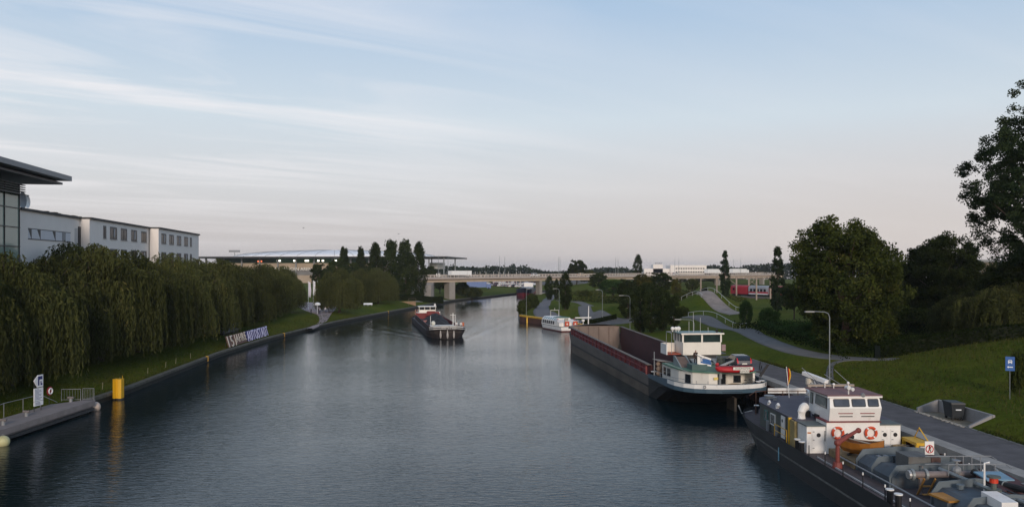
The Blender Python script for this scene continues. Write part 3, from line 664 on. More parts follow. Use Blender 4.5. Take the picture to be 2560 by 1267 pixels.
def willow(seed, H, Rx, ns, low=.9, m_='willow', r0=.4):
    """weeping crown: many limb ends, each one a drooping mop of hanging strands"""
    g = rng(seed); mb = MB(); mb.tube([(0, 0, -.6), (0, 0, 0), (.15, .1, H*.2), (.1, -.1, H*.42)], [r0*1.3, r0*1.1, r0*.9, r0*.7], 8)
    nb = 62; T = []
    for b in range(nb):
        an = b*2.399+g.random()*.6; u = (b+.5)/nb
        if b % 5 < 3: rad = Rx*.86*math.sqrt(u); z = H*(1-.40*(rad/Rx)**2)*g.uniform(.82, 1.0)
        else: rad = Rx*g.uniform(.62, .98); z = H*g.uniform(.42, .74)
        tip = np.array((rad*math.cos(an), rad*math.sin(an), z)); mid = (tip[0]*.4, tip[1]*.4, H*.40+(z-H*.40)*.7)
        mb.tube([(0, 0, H*.34), mid, tuple(tip)], [r0*.34, r0*.2, .03], 5); T.append((tip, g.random(), Rx*g.uniform(.20, .32)))
    pos, axs, tone, ww = [], [], [], []
    for i in range(ns):
        tip, bt, rc = T[g.integers(nb)]; q_ = g.random()**.5; an = g.random()*6.283
        x0, y0 = tip[0]+rc*q_*math.cos(an), tip[1]+rc*q_*math.sin(an); z0 = tip[2]-rc*.95*q_**2.2+g.normal()*.12
        ln = g.uniform(.22, .5)*H*(.55+.45*q_); 
        if g.random() < .22: ln = z0-low-abs(g.normal())*.9
        ln = max(.8, min(ln, z0-low*g.uniform(.7, 1.3))); k = max(4, int(ln/.30)); q = (np.arange(k)+g.random())/k
        out = np.array([math.cos(an), math.sin(an)])*.35*q_+g.normal(size=2)*.10
        sp = 1-(1-q)**2.4
        pos.append(np.stack([x0+out[0]*sp+g.normal(size=k)*.07, y0+out[1]*sp+g.normal(size=k)*.07, z0-q*ln], 1))
        axs.append(np.stack([g.normal(size=k)*.25, g.normal(size=k)*.25, -np.ones(k)], 1)); tone.append(np.clip(.04+.5*bt+.22*g.random()+.24*g.random(k)-.0*q, 0, 1)); ww.append(np.full(k, .12))
    kk = nb*60; ii = g.integers(0, nb, kk); tp = np.array([x[0] for x in T])[ii]; rc = np.array([x[2] for x in T])[ii]; q_ = g.random(kk)**.5; an = g.random(kk)*6.283
    c2 = np.stack([tp[:, 0]+rc*q_*np.cos(an), tp[:, 1]+rc*q_*np.sin(an), tp[:, 2]-rc*.9*q_**2.2+g.normal(size=kk)*.10+.05], 1)
    pos.append(c2); axs.append(np.stack([np.cos(an), np.sin(an), -.6*np.ones(kk)], 1)+g.normal(size=(kk, 3))*.3); tone.append(.35+.3*np.array([x[1] for x in T])[ii]+.3*g.random(kk)); ww.append(np.full(kk, .15))
    c = np.concatenate(pos); a = np.concatenate(axs); t = np.concatenate(tone); w_ = np.concatenate(ww); n = len(c)
    me = leaf_mesh('crown', c, a, .50*g.uniform(.7, 1.3, n), w_*g.uniform(.7, 1.4, n), t, LM[m_], g)
    return me, mb.mesh('trunk', BARK, True, False)
# willows in a row on the left bank
WV = [willow(11+i, 14, 6.3, 2900+150*i) for i in range(5)]
def wl_place(lst, group, cat='tree', nm='willow'):
    for i, (x, y, zt, rx, lab) in enumerate(lst):
        z = gh(x, y)-.1; me, tr_ = WV[(i*2) % 5]; h = (zt-z)/14
        tree_from(nm, lab, (x, y, z), me, tr_, i*1.7, (rx/6.3, rx/6.3, h), group, cat)
row = [(62, -50.5, 16.4, 6.6), (73, -51.5, 16.8, 6.6), (84, -51.0, 16.0, 6.4), (95, -53.5, 15.6, 6.2), (105, -52.4, 18.0, 7.2), (117, -53.2, 17.0, 6.5), (129, -54, 16.6, 6.4),
       (142, -54.6, 16.0, 6.2), (155, -55.5, 16.0, 6.4), (169, -56.6, 15.6, 6.4), (184, -58, 15.4, 6.6), (199, -59.5, 15.2, 6.6), (216, -61, 14.8, 6.4), (112, -60, 18.0, 7), (90, -59.5, 16.2, 6), (160, -64, 16.4, 7), (190, -67, 16, 7)]
ords = ['leftmost willow of the row, cut by the photo edge', 'willow below the glass hall roof tip, before its mullions', 'willow standing before the slit windows of the white office', 'lower willow in the gap where white wall shows through',
        'tallest willow of the row, before the first office step', 'willow before the second office block windows', 'willow before the middle windows of the white office', 'willow before the joint of the last two office blocks',
        'willow before the last office block', 'willow before the far office corner', 'willow left of the stadium canopy end, behind the terrace', 'yellowish willow before the stadium canopy', 'last willow of the long row, beside the white flags',
        'back willow rising behind the tallest one', 'back willow behind the white wall gap', 'back willow close to the last office block', 'back willow under the left canopy end of the stadium']
wl_place([(x, y, zt, r_, 'dense drooping '+o_) for (y, x, zt, r_), o_ in zip([(q[0], q[1]-1.6, q[2], q[3]) for q in row], ords)], 'willows in the long row on the left bank')
wl_place([(X(848, 222), 222, 14.6, 6.0, 'free standing drooping willow, left one of the lawn group'), (X(905, 268), 268, 14.0, 6.5, 'middle drooping willow of the lawn group, farther back'),
          (X(946, 272), 272, 14.3, 6.2, 'right drooping willow of the lawn group, near the hedge')], 'willows standing free on the left lawn')
wl_place([(X(2445, 97), 97, 11.6, 5.2, 'drooping willow behind the hedge, left of the pair'), (X(2545, 90), 90, 12.6, 6.2, 'drooping willow behind the hedge at the right photo edge')], 'willows behind the right hedge')
# poplars before the stadium
PV = [column(31+i, 21, 3.7, 8500, .66, 'dark', zb=.2) for i in range(3)]
for i, (px, d, py, sc, lab) in enumerate(((856, 330, 623, .5, 'small slender left of a pair'), (864, 334, 627, .5, 'small slender right of a pair'), (901, 318, 623, .55, 'single slender'), (940, 306, 614, .85, 'leftmost of the four large'),
                          (977, 306, 608, 1.05, 'second and broadest of the four large'), (1014, 308, 607, 1.0, 'third of the four large'), (1046, 312, 612, .82, 'last of the four large, beside the bridge'))):
    x = X(px, d); z = gh(x, d)-.2; me, tr_ = PV[i % 3]
    tree_from('poplar', lab+' dark poplars against the stadium', (x, d, z), me, tr_, i*1.1, (sc, sc, (Z(py, d)-z)/21), 'dark poplars before the stadium')
BV = [broad(41+i, 12, 5.5, 5.2, 7500, .62, 'dark', r0=.3) for i in range(2)]
BG = [broad(45+i, 12, 5.5, 5.2, 7500, .6, 'broad', r0=.3) for i in range(2)]
def put(name, px, d, ptop, hw, var, lab, group=None, rz=0, cat='tree', H=12, R0=5.5, zoff=0):
    x = X(px, d); z = gh(x, d)-.15+zoff; s = hw*d/F/R0
    return tree_from(name, lab, (x, d, z), var[0], var[1], rz, (s, s, (Z(ptop, d)-z)/H), group, cat)
for i, (px, d, pt, hw, lab) in enumerate(((800, 312, 652, 26, 'dark round tree right of the stadium lettering'), (838, 315, 642, 30, 'dark round tree below the small poplar pair'), (880, 310, 648, 30, 'dark round tree left of the single poplar'), (922, 312, 648, 28, 'dark round tree between single and large poplars'),
                                     (1075, 430, 660, 20, 'dark round tree under the right canopy end'))):
    put('broadleaf_tree', px, d, pt, hw, BV[i % 2], lab, 'dark trees before the stadium', i)
put('broadleaf_tree', 1442, 430, 643, 30, BV[0], 'round dark tree rising behind the bridge right of mid canal', rz=2)
put('broadleaf_tree', 1472, 440, 668, 18, BG[0], 'small olive tree right of the round one behind the bridge', rz=1)
CV = [column(51+i, 10, 1.9, 6500, .34, 'dark', zb=.7, top=.2, spiky=.8) for i in range(2)]
def cput(px, d, pt, hw, lab, v=0, group=None, cat='tree', nm='hornbeam'):
    x = X(px, d); z = gh(x, d)-.15; s = hw*d/F/1.9*.92
    tree_from(nm, lab, (x, d, z), *CV[v % 2], v*1.3, (s, s, (Z(pt, d)-z)/10), group, cat)
cput(1595, 520, 640, 13, 'pointed dark tree left of the white factory', 0, nm='cone_tree')
cput(1373, 282, 692, 13, 'left of three clipped column trees by the bank path', 1, 'clipped column trees by the bank path')
cput(1391, 268, 700, 8, 'thin middle one of three clipped column trees by the bank path', 0, 'clipped column trees by the bank path')
cput(1413, 210, 686, 19, 'largest of three clipped column trees by the bank path', 1, 'clipped column trees by the bank path')
# trees and shrubs of the park on the right bank
SHV = [broad(61+i, 4, 2.6, 2.0, 7000, .30, 'broad', K=120, r0=.08, zc=1.9, low=-.95, rc=.24, flat=.9) for i in range(2)]
SHF = [broad(64+i, 4, 2.6, 2.0, 9000, .24, 'fresh', K=150, r0=.08, zc=2.0, low=-.95, rc=.24, bump=.10, flat=.9) for i in range(2)]
def shrub(px, d, pt, hw, lab, v, group=None, rz=0, nm='shrub', zoff=0): return put(nm, px, d, pt, hw, v, lab, group, rz, 'shrub', 4, 2.6, zoff)
shrub(1312, 222, 745, 20, 'loose shrub overhanging the water before the bridge pier', SHV[0], 'shrubs on the water edge')
shrub(1330, 240, 734, 20, 'taller loose shrub behind the water edge shrub', SHV[1], 'shrubs on the water edge', 1)
shrub(1306, 216, 757, 14, 'lowest loose shrub at the water edge', SHV[1], 'shrubs on the water edge', 2)
shrub(1180, 352, 714, 28, 'dark shrub on the left bank just past the bridge pier', SHV[0], None, 3)
shrub(1154, 358, 704, 26, 'taller dark shrub half hidden by the left bridge pier', SHV[1], None, 5)
put('broadleaf_tree', 1100, 372, 697, 24, BV[1], 'dark tree seen below the bridge between abutment and pier', rz=2)
put('broadleaf_tree', 1497, 320, 677, 28, BV[1], 'dark round tree standing before the bridge, left of the bright green tree', rz=1)
put('broadleaf_tree', 1532, 262, 697, 40, [broad(70, 12, 5.5, 5, 9000, .5, 'fresh', K=200, r0=.25, bump=.2)][0], 'broad bright green tree before the bridge', rz=0, H=12)
OL = broad(72, 12, 5.5, 5.8, 9500, .5, 'olive', K=200, r0=.28, bump=.35)
put('broadleaf_tree', 1606, 236, 676, 38, OL, 'yellowish olive tree behind the dark hornbeams', rz=1)
put('broadleaf_tree', 1648, 285, 676, 38, BV[0], 'dark green tree right behind the olive tree', rz=2)
put('broadleaf_tree', 1690, 262, 690, 15, OL, 'small thin tree left of the viaduct masts', rz=3)
put('broadleaf_tree', 1730, 300, 692, 20, BG[1], 'light loose tree before the viaduct, left of the thin poplar', rz=3)
put('broadleaf_tree', 1762, 275, 715, 10, BV[1], 'small dark tree just behind the ramp crest', rz=1)
for i, (px, d, pt, hw, lab) in enumerate(((1570, 176, 726, 24, 'leftmost dark hornbeam, leaning over the small ramp'), (1600, 150, 722, 26, 'second dark hornbeam from the left behind the barge'), (1628, 147, 728, 25, 'middle dark hornbeam behind the barge'),
                                     (1657, 146, 724, 26, 'fourth dark hornbeam from the left behind the barge'), (1684, 146, 745, 21, 'rightmost dark hornbeam, beside the wheelhouse'))):
    cput(px, d, pt, hw, lab, i, 'hornbeams behind the moored barge')
shrub(1706, 168, 762, 20, 'dark round shrub right of the hornbeams', SHV[0], None, 1)
for i, (px, lab) in enumerate(((1615, 'dark tree under the bridge left of the factory tower'), (1652, 'dark tree under the bridge below the factory tower'), (1700, 'dark tree under the bridge below the left factory windows'), (1745, 'dark tree under the bridge below the right factory windows'), (1785, 'dark tree under the bridge below the right trucks'))):
    put('broadleaf_tree', px, 505+i*6, 690, 26, BV[i % 2], lab, 'dark trees behind the bridge by the factory', i)
put('broadleaf_tree', 1568, 228, 694, 30, BV[1], 'dark tree left of the olive tree behind the hornbeams', rz=4)
put('broadleaf_tree', 1462, 268, 722, 20, BG[0], 'small round tree on the slope left of the bright green tree', rz=5)
put('broadleaf_tree', 1628, 215, 700, 34, BV[0], 'dark tree filling the gap below the olive tree', rz=6)
put('broadleaf_tree', 1700, 235, 728, 20, BG[1], 'low tree right of the hornbeams before the ramp', rz=7)
POPL = column(81, 19, 1.5, 5200, .5, 'poplar', zb=1, top=.7, K=150)
def pput(px, d, pt, hw, lab, rz=0, m_=None):
    x = X(px, d); z = gh(x, d)-.2; s = hw*d/F/1.5*.95
    tree_from('poplar', lab, (x, d, z), *(m_ or POPL), rz, (s, s, (Z(pt, d)-z)/19))
pput(1812, 258, 629, 12, 'single thin tall poplar behind the ramp')
pput(1944, 176, 620, 17, 'narrow tall poplar at the left side of the big spreading tree', 2)
shrub(1864, 150, 752, 17, 'round green shrub right of the ramp', SHF[0], 'round shrubs right of the ramp')
shrub(1925, 131, 768, 27, 'larger round green shrub right of the ramp', SHF[1], 'round shrubs right of the ramp', 1)
shrub(1655, 200, 745, 15, 'pale green shrub between grass bump and hornbeams', SHF[1], None, 2)
for i, (px, d, pt, hw, lab) in enumerate(((1975, 118, 812, 38, 'left one of the low wild bushes under the big tree'), (2030, 110, 806, 42, 'middle one of the low wild bushes under the big tree'), (2085, 106, 815, 38, 'low wild bush left of the big trunk'),
                                     (2190, 100, 790, 60, 'low dark bush right of the big trunk'), (2265, 112, 760, 66, 'dark bush between the big tree and the hedge'), (2345, 118, 750, 66, 'dark bush right behind the hedge bend'), (2548, 62, 862, 24, 'small shrub on the lawn at the right photo edge'))):
    shrub(px, d, pt, hw, lab, (SHF if i < 3 else SHV)[i % 2], 'wild bushes under the big trees', i)
BIG = broad(91, 17.2, 8.3, 8.8, 80000, .32, 'broad', K=520, rc=.14, r0=.5, lobes=26, bump=.42, depth=.45, bark=BARKR, zc=8.2, low=-1, flat=.85)
put('spreading_tree', 2112, 96, 534, 150, BIG, 'big spreading broadleaf tree above the park path', H=17.2, R0=7.2)
BIG2 = broad(93, 16, 6.6, 7.6, 60000, .32, 'dark', K=380, rc=.16, r0=.45, lobes=18, bump=.34, bark=BARK, zc=8.6, low=-.95, flat=.8)
put('spreading_tree', 2352, 120, 578, 112, BIG2, 'rounded dark broadleaf tree right of the big spreading tree', H=16, R0=6.4)
BIG3 = broad(95, 28, 10.2, 12, 85000, .26, 'poplar', K=620, rc=.08, r0=.6, lobes=34, bump=.42, depth=.62, zc=17.0, low=-.95, flat=.85)
x3, d3 = X(2612, 84), 84; tree_from('tall_poplar', 'tall loose leaved poplar at the right photo edge', (x3, d3, gh(x3, d3)), *BIG3, .6, (1, 1, (Z(236, d3)-gh(x3, d3))/28*1.04))
put('spreading_tree', 2600, 93, 590, 150, BIG2, 'dark full tree filling in below the tall poplar at the right edge', H=16, R0=6.4, rz=1)
put('spreading_tree', 2475, 118, 655, 66, BIG2, 'dark lower tree between the rounded tree and the tall poplar', H=16, R0=6.4, rz=2)
for i, (px, d, pt, hw, lab) in enumerate(((1985, 150, 700, 34, 'dark tree behind the left side of the big spreading tree'), (2060, 165, 690, 40, 'dark tree deep behind the big spreading tree'), (2200, 160, 700, 44, 'dark tree between and behind the two spreading trees'),
        (2290, 170, 690, 44, 'dark tree behind the rounded dark tree'), (2400, 160, 712, 44, 'dark tree behind the hedge willows'), (2500, 150, 705, 50, 'dark tree far behind the hedge willows'), (2570, 135, 690, 50, 'dark tree behind the tall poplar'), (1960, 200, 712, 24, 'dark tree right of the red train'))):
    put('broadleaf_tree', px, d, pt, hw, BV[i % 2], lab, 'dark trees behind the big spreading trees', i*.9)
# hedges
def hedge(name, pts, wd, h, lab, n, mname='hedge', L=.22):
    g = rng(len(pts)*7+n); line = smoothline(pts, 10); t = thing(name, lab, 'hedge', (line[0][0], line[0][1], gh(line[0][0], line[0][1]))); o = Vector(t.location)
    seg = []; core = []
    for i in range(len(line)-1):
        a, b = Vector(line[i][:2]), Vector(line[i+1][:2]); d = (b-a).normalized(); nr = Vector((-d.y, d.x)); seg.append((a, b, nr))
    for a, b, nr in seg+[(seg[-1][1], seg[-1][1], seg[-1][2])]:
        z = gh(a.x, a.y)-o.z; core.append([(a.x+nr.x*s*(wd/2-.12)-o.x, a.y+nr.y*s*(wd/2-.12)-o.y, z+q) for s, q in ((-1, -.4), (-1, h-.12), (1, h-.12), (1, -.4))])
    MB().loft(core).build('branches', mat('hedge_core', (.010, .014, .005), .95, .4, 3), t)
    c = np.zeros((n, 3)); k = g.integers(0, len(seg), n)
    for i in range(n):
        a, b, nr = seg[k[i]]; u = g.random(); p = a.lerp(b, u); f = g.integers(0, 3); s = -1 if f == 0 else 1
        if f == 2: off_, q = g.uniform(-.5, .5)*wd, h+g.normal()*.05
        else: off_, q = s*wd/2+g.normal()*.05, g.random()*h
        c[i] = (p.x+nr.x*off_-o.x, p.y+nr.y*off_-o.y, gh(p.x, p.y)-o.z+q)
    link('foliage', leaf_mesh('foliage', c, g.normal(size=(n, 3)), L*g.uniform(.7, 1.4, n), L*.7, g.random(n), LM[mname], g), t); return t
hedge('hedge', [(38.6, 84.5), (42, 85), (46, 85), (50, 83.5), (56, 81.5), (64, 80)], 1.2, 1.5, 'dark clipped hedge along the crest of the right lawn', 9000)
hedge('hedge', [(X(985, 300), 300), (X(1040, 302), 302), (X(1106, 306), 306)], 2.5, 2.1, 'long clipped hedge below the bridge on the left bank', 6000, L=.4)
hedge('hedge', [(X(1440, 176), 176), (X(1490, 178), 178), (X(1541, 178), 178)], .8, .9, 'low hedge strip at the foot of the grass bump', 2500, L=.25)
hedge('hedge', [(70, 215), (80, 205), (92, 190)], 2, 2.0, 'rough hedge below the railway near the train', 4000, L=.4)
# far wood: one mass nobody could count
g = rng(5); prof = [(640, 676), (700, 672), (1060, 672), (1100, 668), (1130, 664), (1160, 668), (1185, 667), (1205, 670), (1228, 664), (1252, 665), (1268, 671), (1282, 661), (1292, 668), (1310, 664), (1322, 670), (1350, 676), (1390, 680), (1430, 677), (1500, 671), (1530, 668), (1560, 670), (1585, 676),
        (1640, 680), (1755, 676), (1765, 664), (1790, 663), (1808, 668), (1845, 668), (1870, 664), (1900, 661), (1940, 660), (2100, 655), (2700, 650), (3200, 655)]
cs = []; tn = []
for px in np.arange(640, 3200, 2.6):
    for rowi in range(3):
        d = 820+rowi*40+g.uniform(-15, 15); pt = interp(prof, px)+g.normal()*1.3+rowi*1.0; zt = Z(pt, d); kk = 15
        zz = -3+(zt+3)*g.random(kk)**.6; bt = .5+.5*math.sin(px*.11+rowi*2)
        cs.append(np.stack([X(px, d)+g.normal(size=kk)*1.3, d+g.normal(size=kk)*3, zz], 1)); tn.append(g.random(kk)*.5+.4*bt)
c = np.concatenate(cs); o = link('far_wood', leaf_mesh('far_wood', c, g.normal(size=c.shape), 3.0*g.uniform(.6, 1.2, len(c)), 2.2*g.uniform(.6, 1.2, len(c)), np.concatenate(tn), LM['far'], g)); o['kind'] = 'stuff'; o['label'] = 'dark wooded skyline far beyond the road bridge'; o['category'] = 'wood'
def cover(name, lab, n, fx, fy, hmax, L, m_, seed, test=lambda x, y: True):
    g = rng(seed); cs = []
    while len(cs) < n:
        x, y = g.uniform(*fx), g.uniform(*fy)
        if not test(x, y): continue
        h = hmax*(.45+.55*abs(math.sin(x*.9+seed)*math.sin(y*.7)))
        cs.append((x, y, gh(x, y)+h*g.random()**.6))
    cs = np.array(cs); o = link(name, leaf_mesh(name, cs, g.normal(size=cs.shape)+np.array([0, 0, .7]), L*g.uniform(.6, 1.3, n), L*.45, g.random(n), LM[m_], g)); o['kind'] = 'stuff'; o['label'] = lab; o['category'] = 'ground cover'
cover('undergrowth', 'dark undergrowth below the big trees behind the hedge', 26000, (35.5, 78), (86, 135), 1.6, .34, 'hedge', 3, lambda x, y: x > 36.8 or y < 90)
cover('tall_weeds', 'bright tall weeds beside the footpath left of the big tree', 9000, (36.6, 46), (97, 128), 1.7, .34, 'fresh', 4, lambda x, y: x > 37.4+.05*(y-97))
cover('park_scrub', 'low scrub on the park ground before the bridge', 16000, (20, 75), (225, 330), 1.6, .6, 'broad', 6, lambda x, y: math.sin(x*.17)*math.cos(y*.11) > .1)
# rough grass tufts along banks and path edges
g = rng(8); cs = []
def tufts(fn, n, spread):
    for i in range(n):
        x, y = fn(g.random()); x += g.normal()*spread; y += g.normal()*spread; cs.append((x, y, gh(x, y)+.12))
tufts(lambda u: (xl(60+u*170)-.75, 60+u*170), 2200, .12)
tufts(lambda u: (xr(40+u*58)+5.15, 40+u*58), 1800, .12)
tufts(lambda u: (xr(104+u*60)+1.0, 104+u*60), 1500, .3)
tufts(lambda u: (g.uniform(30, 54), g.uniform(44, 84)), 12000, .4)
tufts(lambda u: (xl(62+u*150)-g.uniform(.8, 7), 62+u*150), 7000, .3)
cs = np.array(cs); keep = np.array([not (0 < p[0]-xr(p[1]) < 4.95 and p[1] < 100 and p[0] > 0) and not (4.9 < p[0]-xr(p[1]) < 7.1 and 56 < p[1] < 65) for p in cs]); cs = cs[keep]
o = link('grass_tufts', leaf_mesh('grass_tufts', cs, g.normal(size=cs.shape)*.35+np.array([0, 0, 1]), .34*g.uniform(.5, 1.2, len(cs)), .07, g.random(len(cs)), leafmat('leaf_tuft', (.035, .055, .01), (.10, .095, .03)), g)); o['kind'] = 'stuff'; o['label'] = 'rough grass tufts along the lawn edges'; o['category'] = 'grass'
# ------------------------------------------------------------------ boats
def hull(st, rings, keel=-1.2, ov=0.0, ovlen=8, L=60, fore=0.0, forelen=8):
    """st: stations (s, half deck width, half waterline width, deck z). rings: list of (height above deck z (<=0 means fraction f of deck z), mat) from top down.
    ov / fore: how far the waterline is drawn in under the stern / bow."""
    mb = MB(); secs = []
    for s, wd, ww, zd in st:
        row = []
        for h in rings:
            z = zd+h[0] if h[0] >= 0 else zd*(1+h[0]); f = max(0, min(1, z/zd)); wv = ww+(wd-ww)*f**.8
            if z <= 0: wv = ww
            sh = ov*(1-f)*max(0, 1-s/ovlen)-fore*(1-f)*max(0, 1-(L-s)/forelen)
            row.append((s+sh, wv, z))
        row.append((row[-1][0], row[-1][1]*.85, keel)); secs.append(row)
    n = len(secs[0])
    for sd in (1, -1):
        for i in range(len(secs)-1):
            for j in range(n-1):
                mb.m(rings[j+1][1] if j+1 < len(rings) else rings[-1][1])
                a, b, c, d = secs[i][j], secs[i+1][j], secs[i+1][j+1], secs[i][j+1]
                mb.face(*[(p[0], p[1]*sd, p[2]) for p in (a, b, c, d)])
    for row in (secs[0], secs[-1]):
        for j in range(n-1):
            mb.m(rings[j+1][1] if j+1 < len(rings) else rings[-1][1])
            a, b = row[j], row[j+1]; mb.face((a[0], a[1], a[2]), (b[0], b[1], b[2]), (b[0], -b[1], b[2]), (a[0], -a[1], a[2]))
    return mb
def deckmesh(st, inset=.03, dz=-.02, s0=None, s1=None):
    mb = MB(); q = [p for p in st if (s0 is None or p[0] >= s0) and (s1 is None or p[0] <= s1)]
    for a, b in zip(q, q[1:]): mb.face((a[0], a[1]-inset, a[3]+dz), (b[0], b[1]-inset, b[3]+dz), (b[0], -b[1]+inset, b[3]+dz), (a[0], -a[1]+inset, a[3]+dz))
    return mb
def rope_coil(name, par, c, r, n=5, mt=None):
    mb = MB()
    for i in range(n): mb.torus((c[0]+.03*math.sin(i*2), c[1]+.03*math.cos(i*3), c[2]+.05+.06*i), r*(1-.1*(i % 3)), .05, (math.sin(i)*.08, math.cos(i)*.08, 1), 14, 5)
    return mb.build(name, mt or mat('rope', (.22, .17, .10), .95, .3, 6), par)
def bollard(par, x, y, z, h=.55, r=.13, name='bollard'):
    b = MB().cyl((x, y, z), (x, y, z+h), r, n=10).build(name, BLACK, par)
    MB().cyl((x, y, z+h+.002), (x, y, z+h+.06), r*1.35, n=12).build('cap', WHITE, b); return b
def lifebuoy(par, c, r, nrm, name='lifebuoy'):
    return MB().torus(c, r, r*.25, nrm, 24, 8, [0, 0, 0, 0, 0, 1]).build(name, [mat('buoy_orange', (.62, .075, .02), .5, .1, 3), WHITE], par)
def person_mesh(shirt, trousers, skin=(.36, .22, .16), hair=(.03, .02, .015), cap=None, seed=0, armpose=0):
    """one continuous standing figure, 1.76 m, facing +x, by a skin modifier; clothes by height"""
    V = [(0, 0, .96), (0, .10, .90), (0.02, .115, .50), (-.02, .12, .08), (.14, .13, .03), (0, -.10, .90), (.03, -.115, .50), (.0, -.12, .08), (.15, -.13, .03),
         (0, 0, 1.15), (0, 0, 1.38), (0, 0, 1.50), (.01, 0, 1.56), (.02, 0, 1.66), (.02, 0, 1.73),
         (0, .19, 1.42), (-.02, .25, 1.15), (.10, .24, .93), (.15, .23, .84), (0, -.19, 1.42), (-.02, -.25, 1.15), (.12, -.22, .95), (.17, -.20, .86)]
    E = [(0, 1), (1, 2), (2, 3), (3, 4), (0, 5), (5, 6), (6, 7), (7, 8), (0, 9), (9, 10), (10, 11), (11, 12), (12, 13), (13, 14), (10, 15), (15, 16), (16, 17), (17, 18), (10, 19), (19, 20), (20, 21), (21, 22)]
    RR = [.14, .10, .065, .045, .04, .10, .065, .045, .04, .135, .155, .06, .062, .092, .06, .07, .048, .036, .03, .07, .048, .036, .03]
    if armpose: V[21] = (.30, -.16, 1.20); V[22] = (.38, -.12, 1.24)
    me = bpy.data.meshes.new('p'); me.from_pydata(V, E, []); o = bpy.data.objects.new('p', me); COL.objects.link(o)
    m_ = o.modifiers.new('s', 'SKIN'); m_.use_smooth_shade = True
    for i, v in enumerate(me.skin_vertices[0].data): v.radius = (RR[i], RR[i]*(1.15 if i in (9, 10, 0) else 1)); v.use_root = i == 0
    sb = o.modifiers.new('u', 'SUBSURF'); sb.levels = 1
    r = bpy.data.meshes.new_from_object(o.evaluated_get(bpy.context.evaluated_depsgraph_get())); bpy.data.objects.remove(o); bpy.data.meshes.remove(me)
    r.materials.clear()
    for nm, c in (('shirt', shirt), ('trousers', trousers), ('skin', skin), ('hair', cap or hair)): r.materials.append(mat('cloth_%s_%d' % (nm, hash(c) % 9999), c, .9, .12, 6))
    for p in r.polygons:
        z = p.center.z; y = abs(p.center.y); hand = z < .93 and y > .19 and z > .7
        p.material_index = 2 if hand else 1 if z < .98 and not y > .2 else 0 if z < 1.50 else 3 if (z > 1.68 or (z > 1.60 and p.center.x < -.02)) else 2
    return r
# ======== boat A: tanker in the foreground (bow towards the camera)
A = thing('tank_barge', 'dark hulled tank barge with white wheelhouse and grey cargo deck in the right foreground', 'barge', (22.85, 69.9, 0), math.atan2(-1, .03))
ZA = 1.64
hullA = mat('black_hull', (.013, .014, .016), .5, .35, 1.2, dirt=.2, dirtcol=(.035, .032, .03), stretch=(.4, 1, 1))
stA = [(0, 1.2, .2, ZA+.25), (.5, 2.2, .8, ZA+.22), (1.3, 3.0, 1.6, ZA+.18), (2.6, 3.55, 2.6, ZA+.12), (4.5, 3.9, 3.4, ZA+.05), (7, 4.0, 3.85, ZA), (12, 4.0, 3.98, ZA), (52, 4.0, 3.98, ZA), (56, 3.5, 3.1, ZA+.1), (59, 2.2, 1.5, ZA+.3), (60.6, .5, .15, ZA+.5)]
hull(stA, [(.26, 0), (0, 0), (-.42, 0), (-.50, 1), (-.52, 0), (-1.0, 0)], ov=2.0, L=60.6).build('hull', [hullA, mat('rubbing_strake', (.13, .13, .12), .6, .4, 2, dirt=.4)], A)
DECKA = mat('brown_deck', (.075, .058, .058), .75, .25, 1.2, bump=.15, dirt=.3, dirtcol=(.12, .07, .05))
deckmesh(stA).build('deck', DECKA, A)
ROOFA = mat('plum_roof', (.085, .075, .092), .65, .15, .8, dirt=.2, dirtcol=(.15, .12, .1)); GREEN_GREY = mat('grey_green_side', (.085, .095, .085), .6, .2, 1, dirt=.35, dirtcol=(.16, .12, .07))
plan = [(3.2, -1.6), (4.2, -2.6), (6, -3.25), (14, -3.35), (14, 3.35), (6, 3.25), (4.2, 2.6), (3.2, 1.6)]
MB().prism(plan, ZA-.1, 3.42).build('aft_house', GREEN_GREY, A)
MB().prism([(x-.06 if x < 5 else x, y*1.025) for x, y in plan], 3.421, 3.52).build('house_roof', ROOFA, A)
def side_window(s0, s1, y, z0, z1, par, frame=WHITE):
    mb = MB(); t = .06
    for a, b, c, d in ((s0, s1, z0, z0+t), (s0, s1, z1-t, z1), (s0, s0+t, z0+t, z1-t), (s1-t, s1, z0+t, z1-t)): mb.box(a, b, y-.04, y+.04, c, d)
    f = mb.build('window', frame, par); MB().box(s0+t, s1-t, y-.02, y+.02, z0+t, z1-t).build('pane', GLASS, f); return f
side_window(7.2, 7.9, -3.31, 2.3, 3.1, A, mat('teal_frame', (.05, .16, .15), .5, .1, 2)); side_window(8.6, 9.6, -3.33, 2.25, 3.1, A)
d = MB().box(11.0, 11.75, -3.42, -3.36, ZA+.1, 3.35).build('door', WHITE, A)
MB().cyl((11.3, -3.421, 3.0), (11.3, -3.44, 3.0), .12, n=12).build('porthole', GLASS, d)
side_window(12.3, 12.55, -3.345, 2.2, 3.1, A)
YPOST = mat('ochre_panel', (.36, .27, .11), .7, .3, 1.5, dirt=.5, dirtcol=(.1, .07, .04))
MB().box(13.1, 14.0, -3.56, -3.37, ZA, 3.45).build('locker', YPOST, A)
MB().box(12.9, 13.06, -3.62, -3.37, ZA, 3.55).build('post', YEL, A)
mb = MB(); mb.tube([(10.6, -3.75, ZA), (10.6, -3.75, ZA+1.0), (13.0, -3.75, ZA+1.0), (13.0, -3.75, ZA)], .03, 5); mb.tube([(10.6, -3.75, ZA+.55), (13, -3.75, ZA+.55)], .025, 5); mb.build('handrail', YEL, A)
for s in (8.1, 10.0): MB().box(s, s+.35, -3.5, -3.36, ZA, ZA+.8).build('pipe_box', GREYM, A)
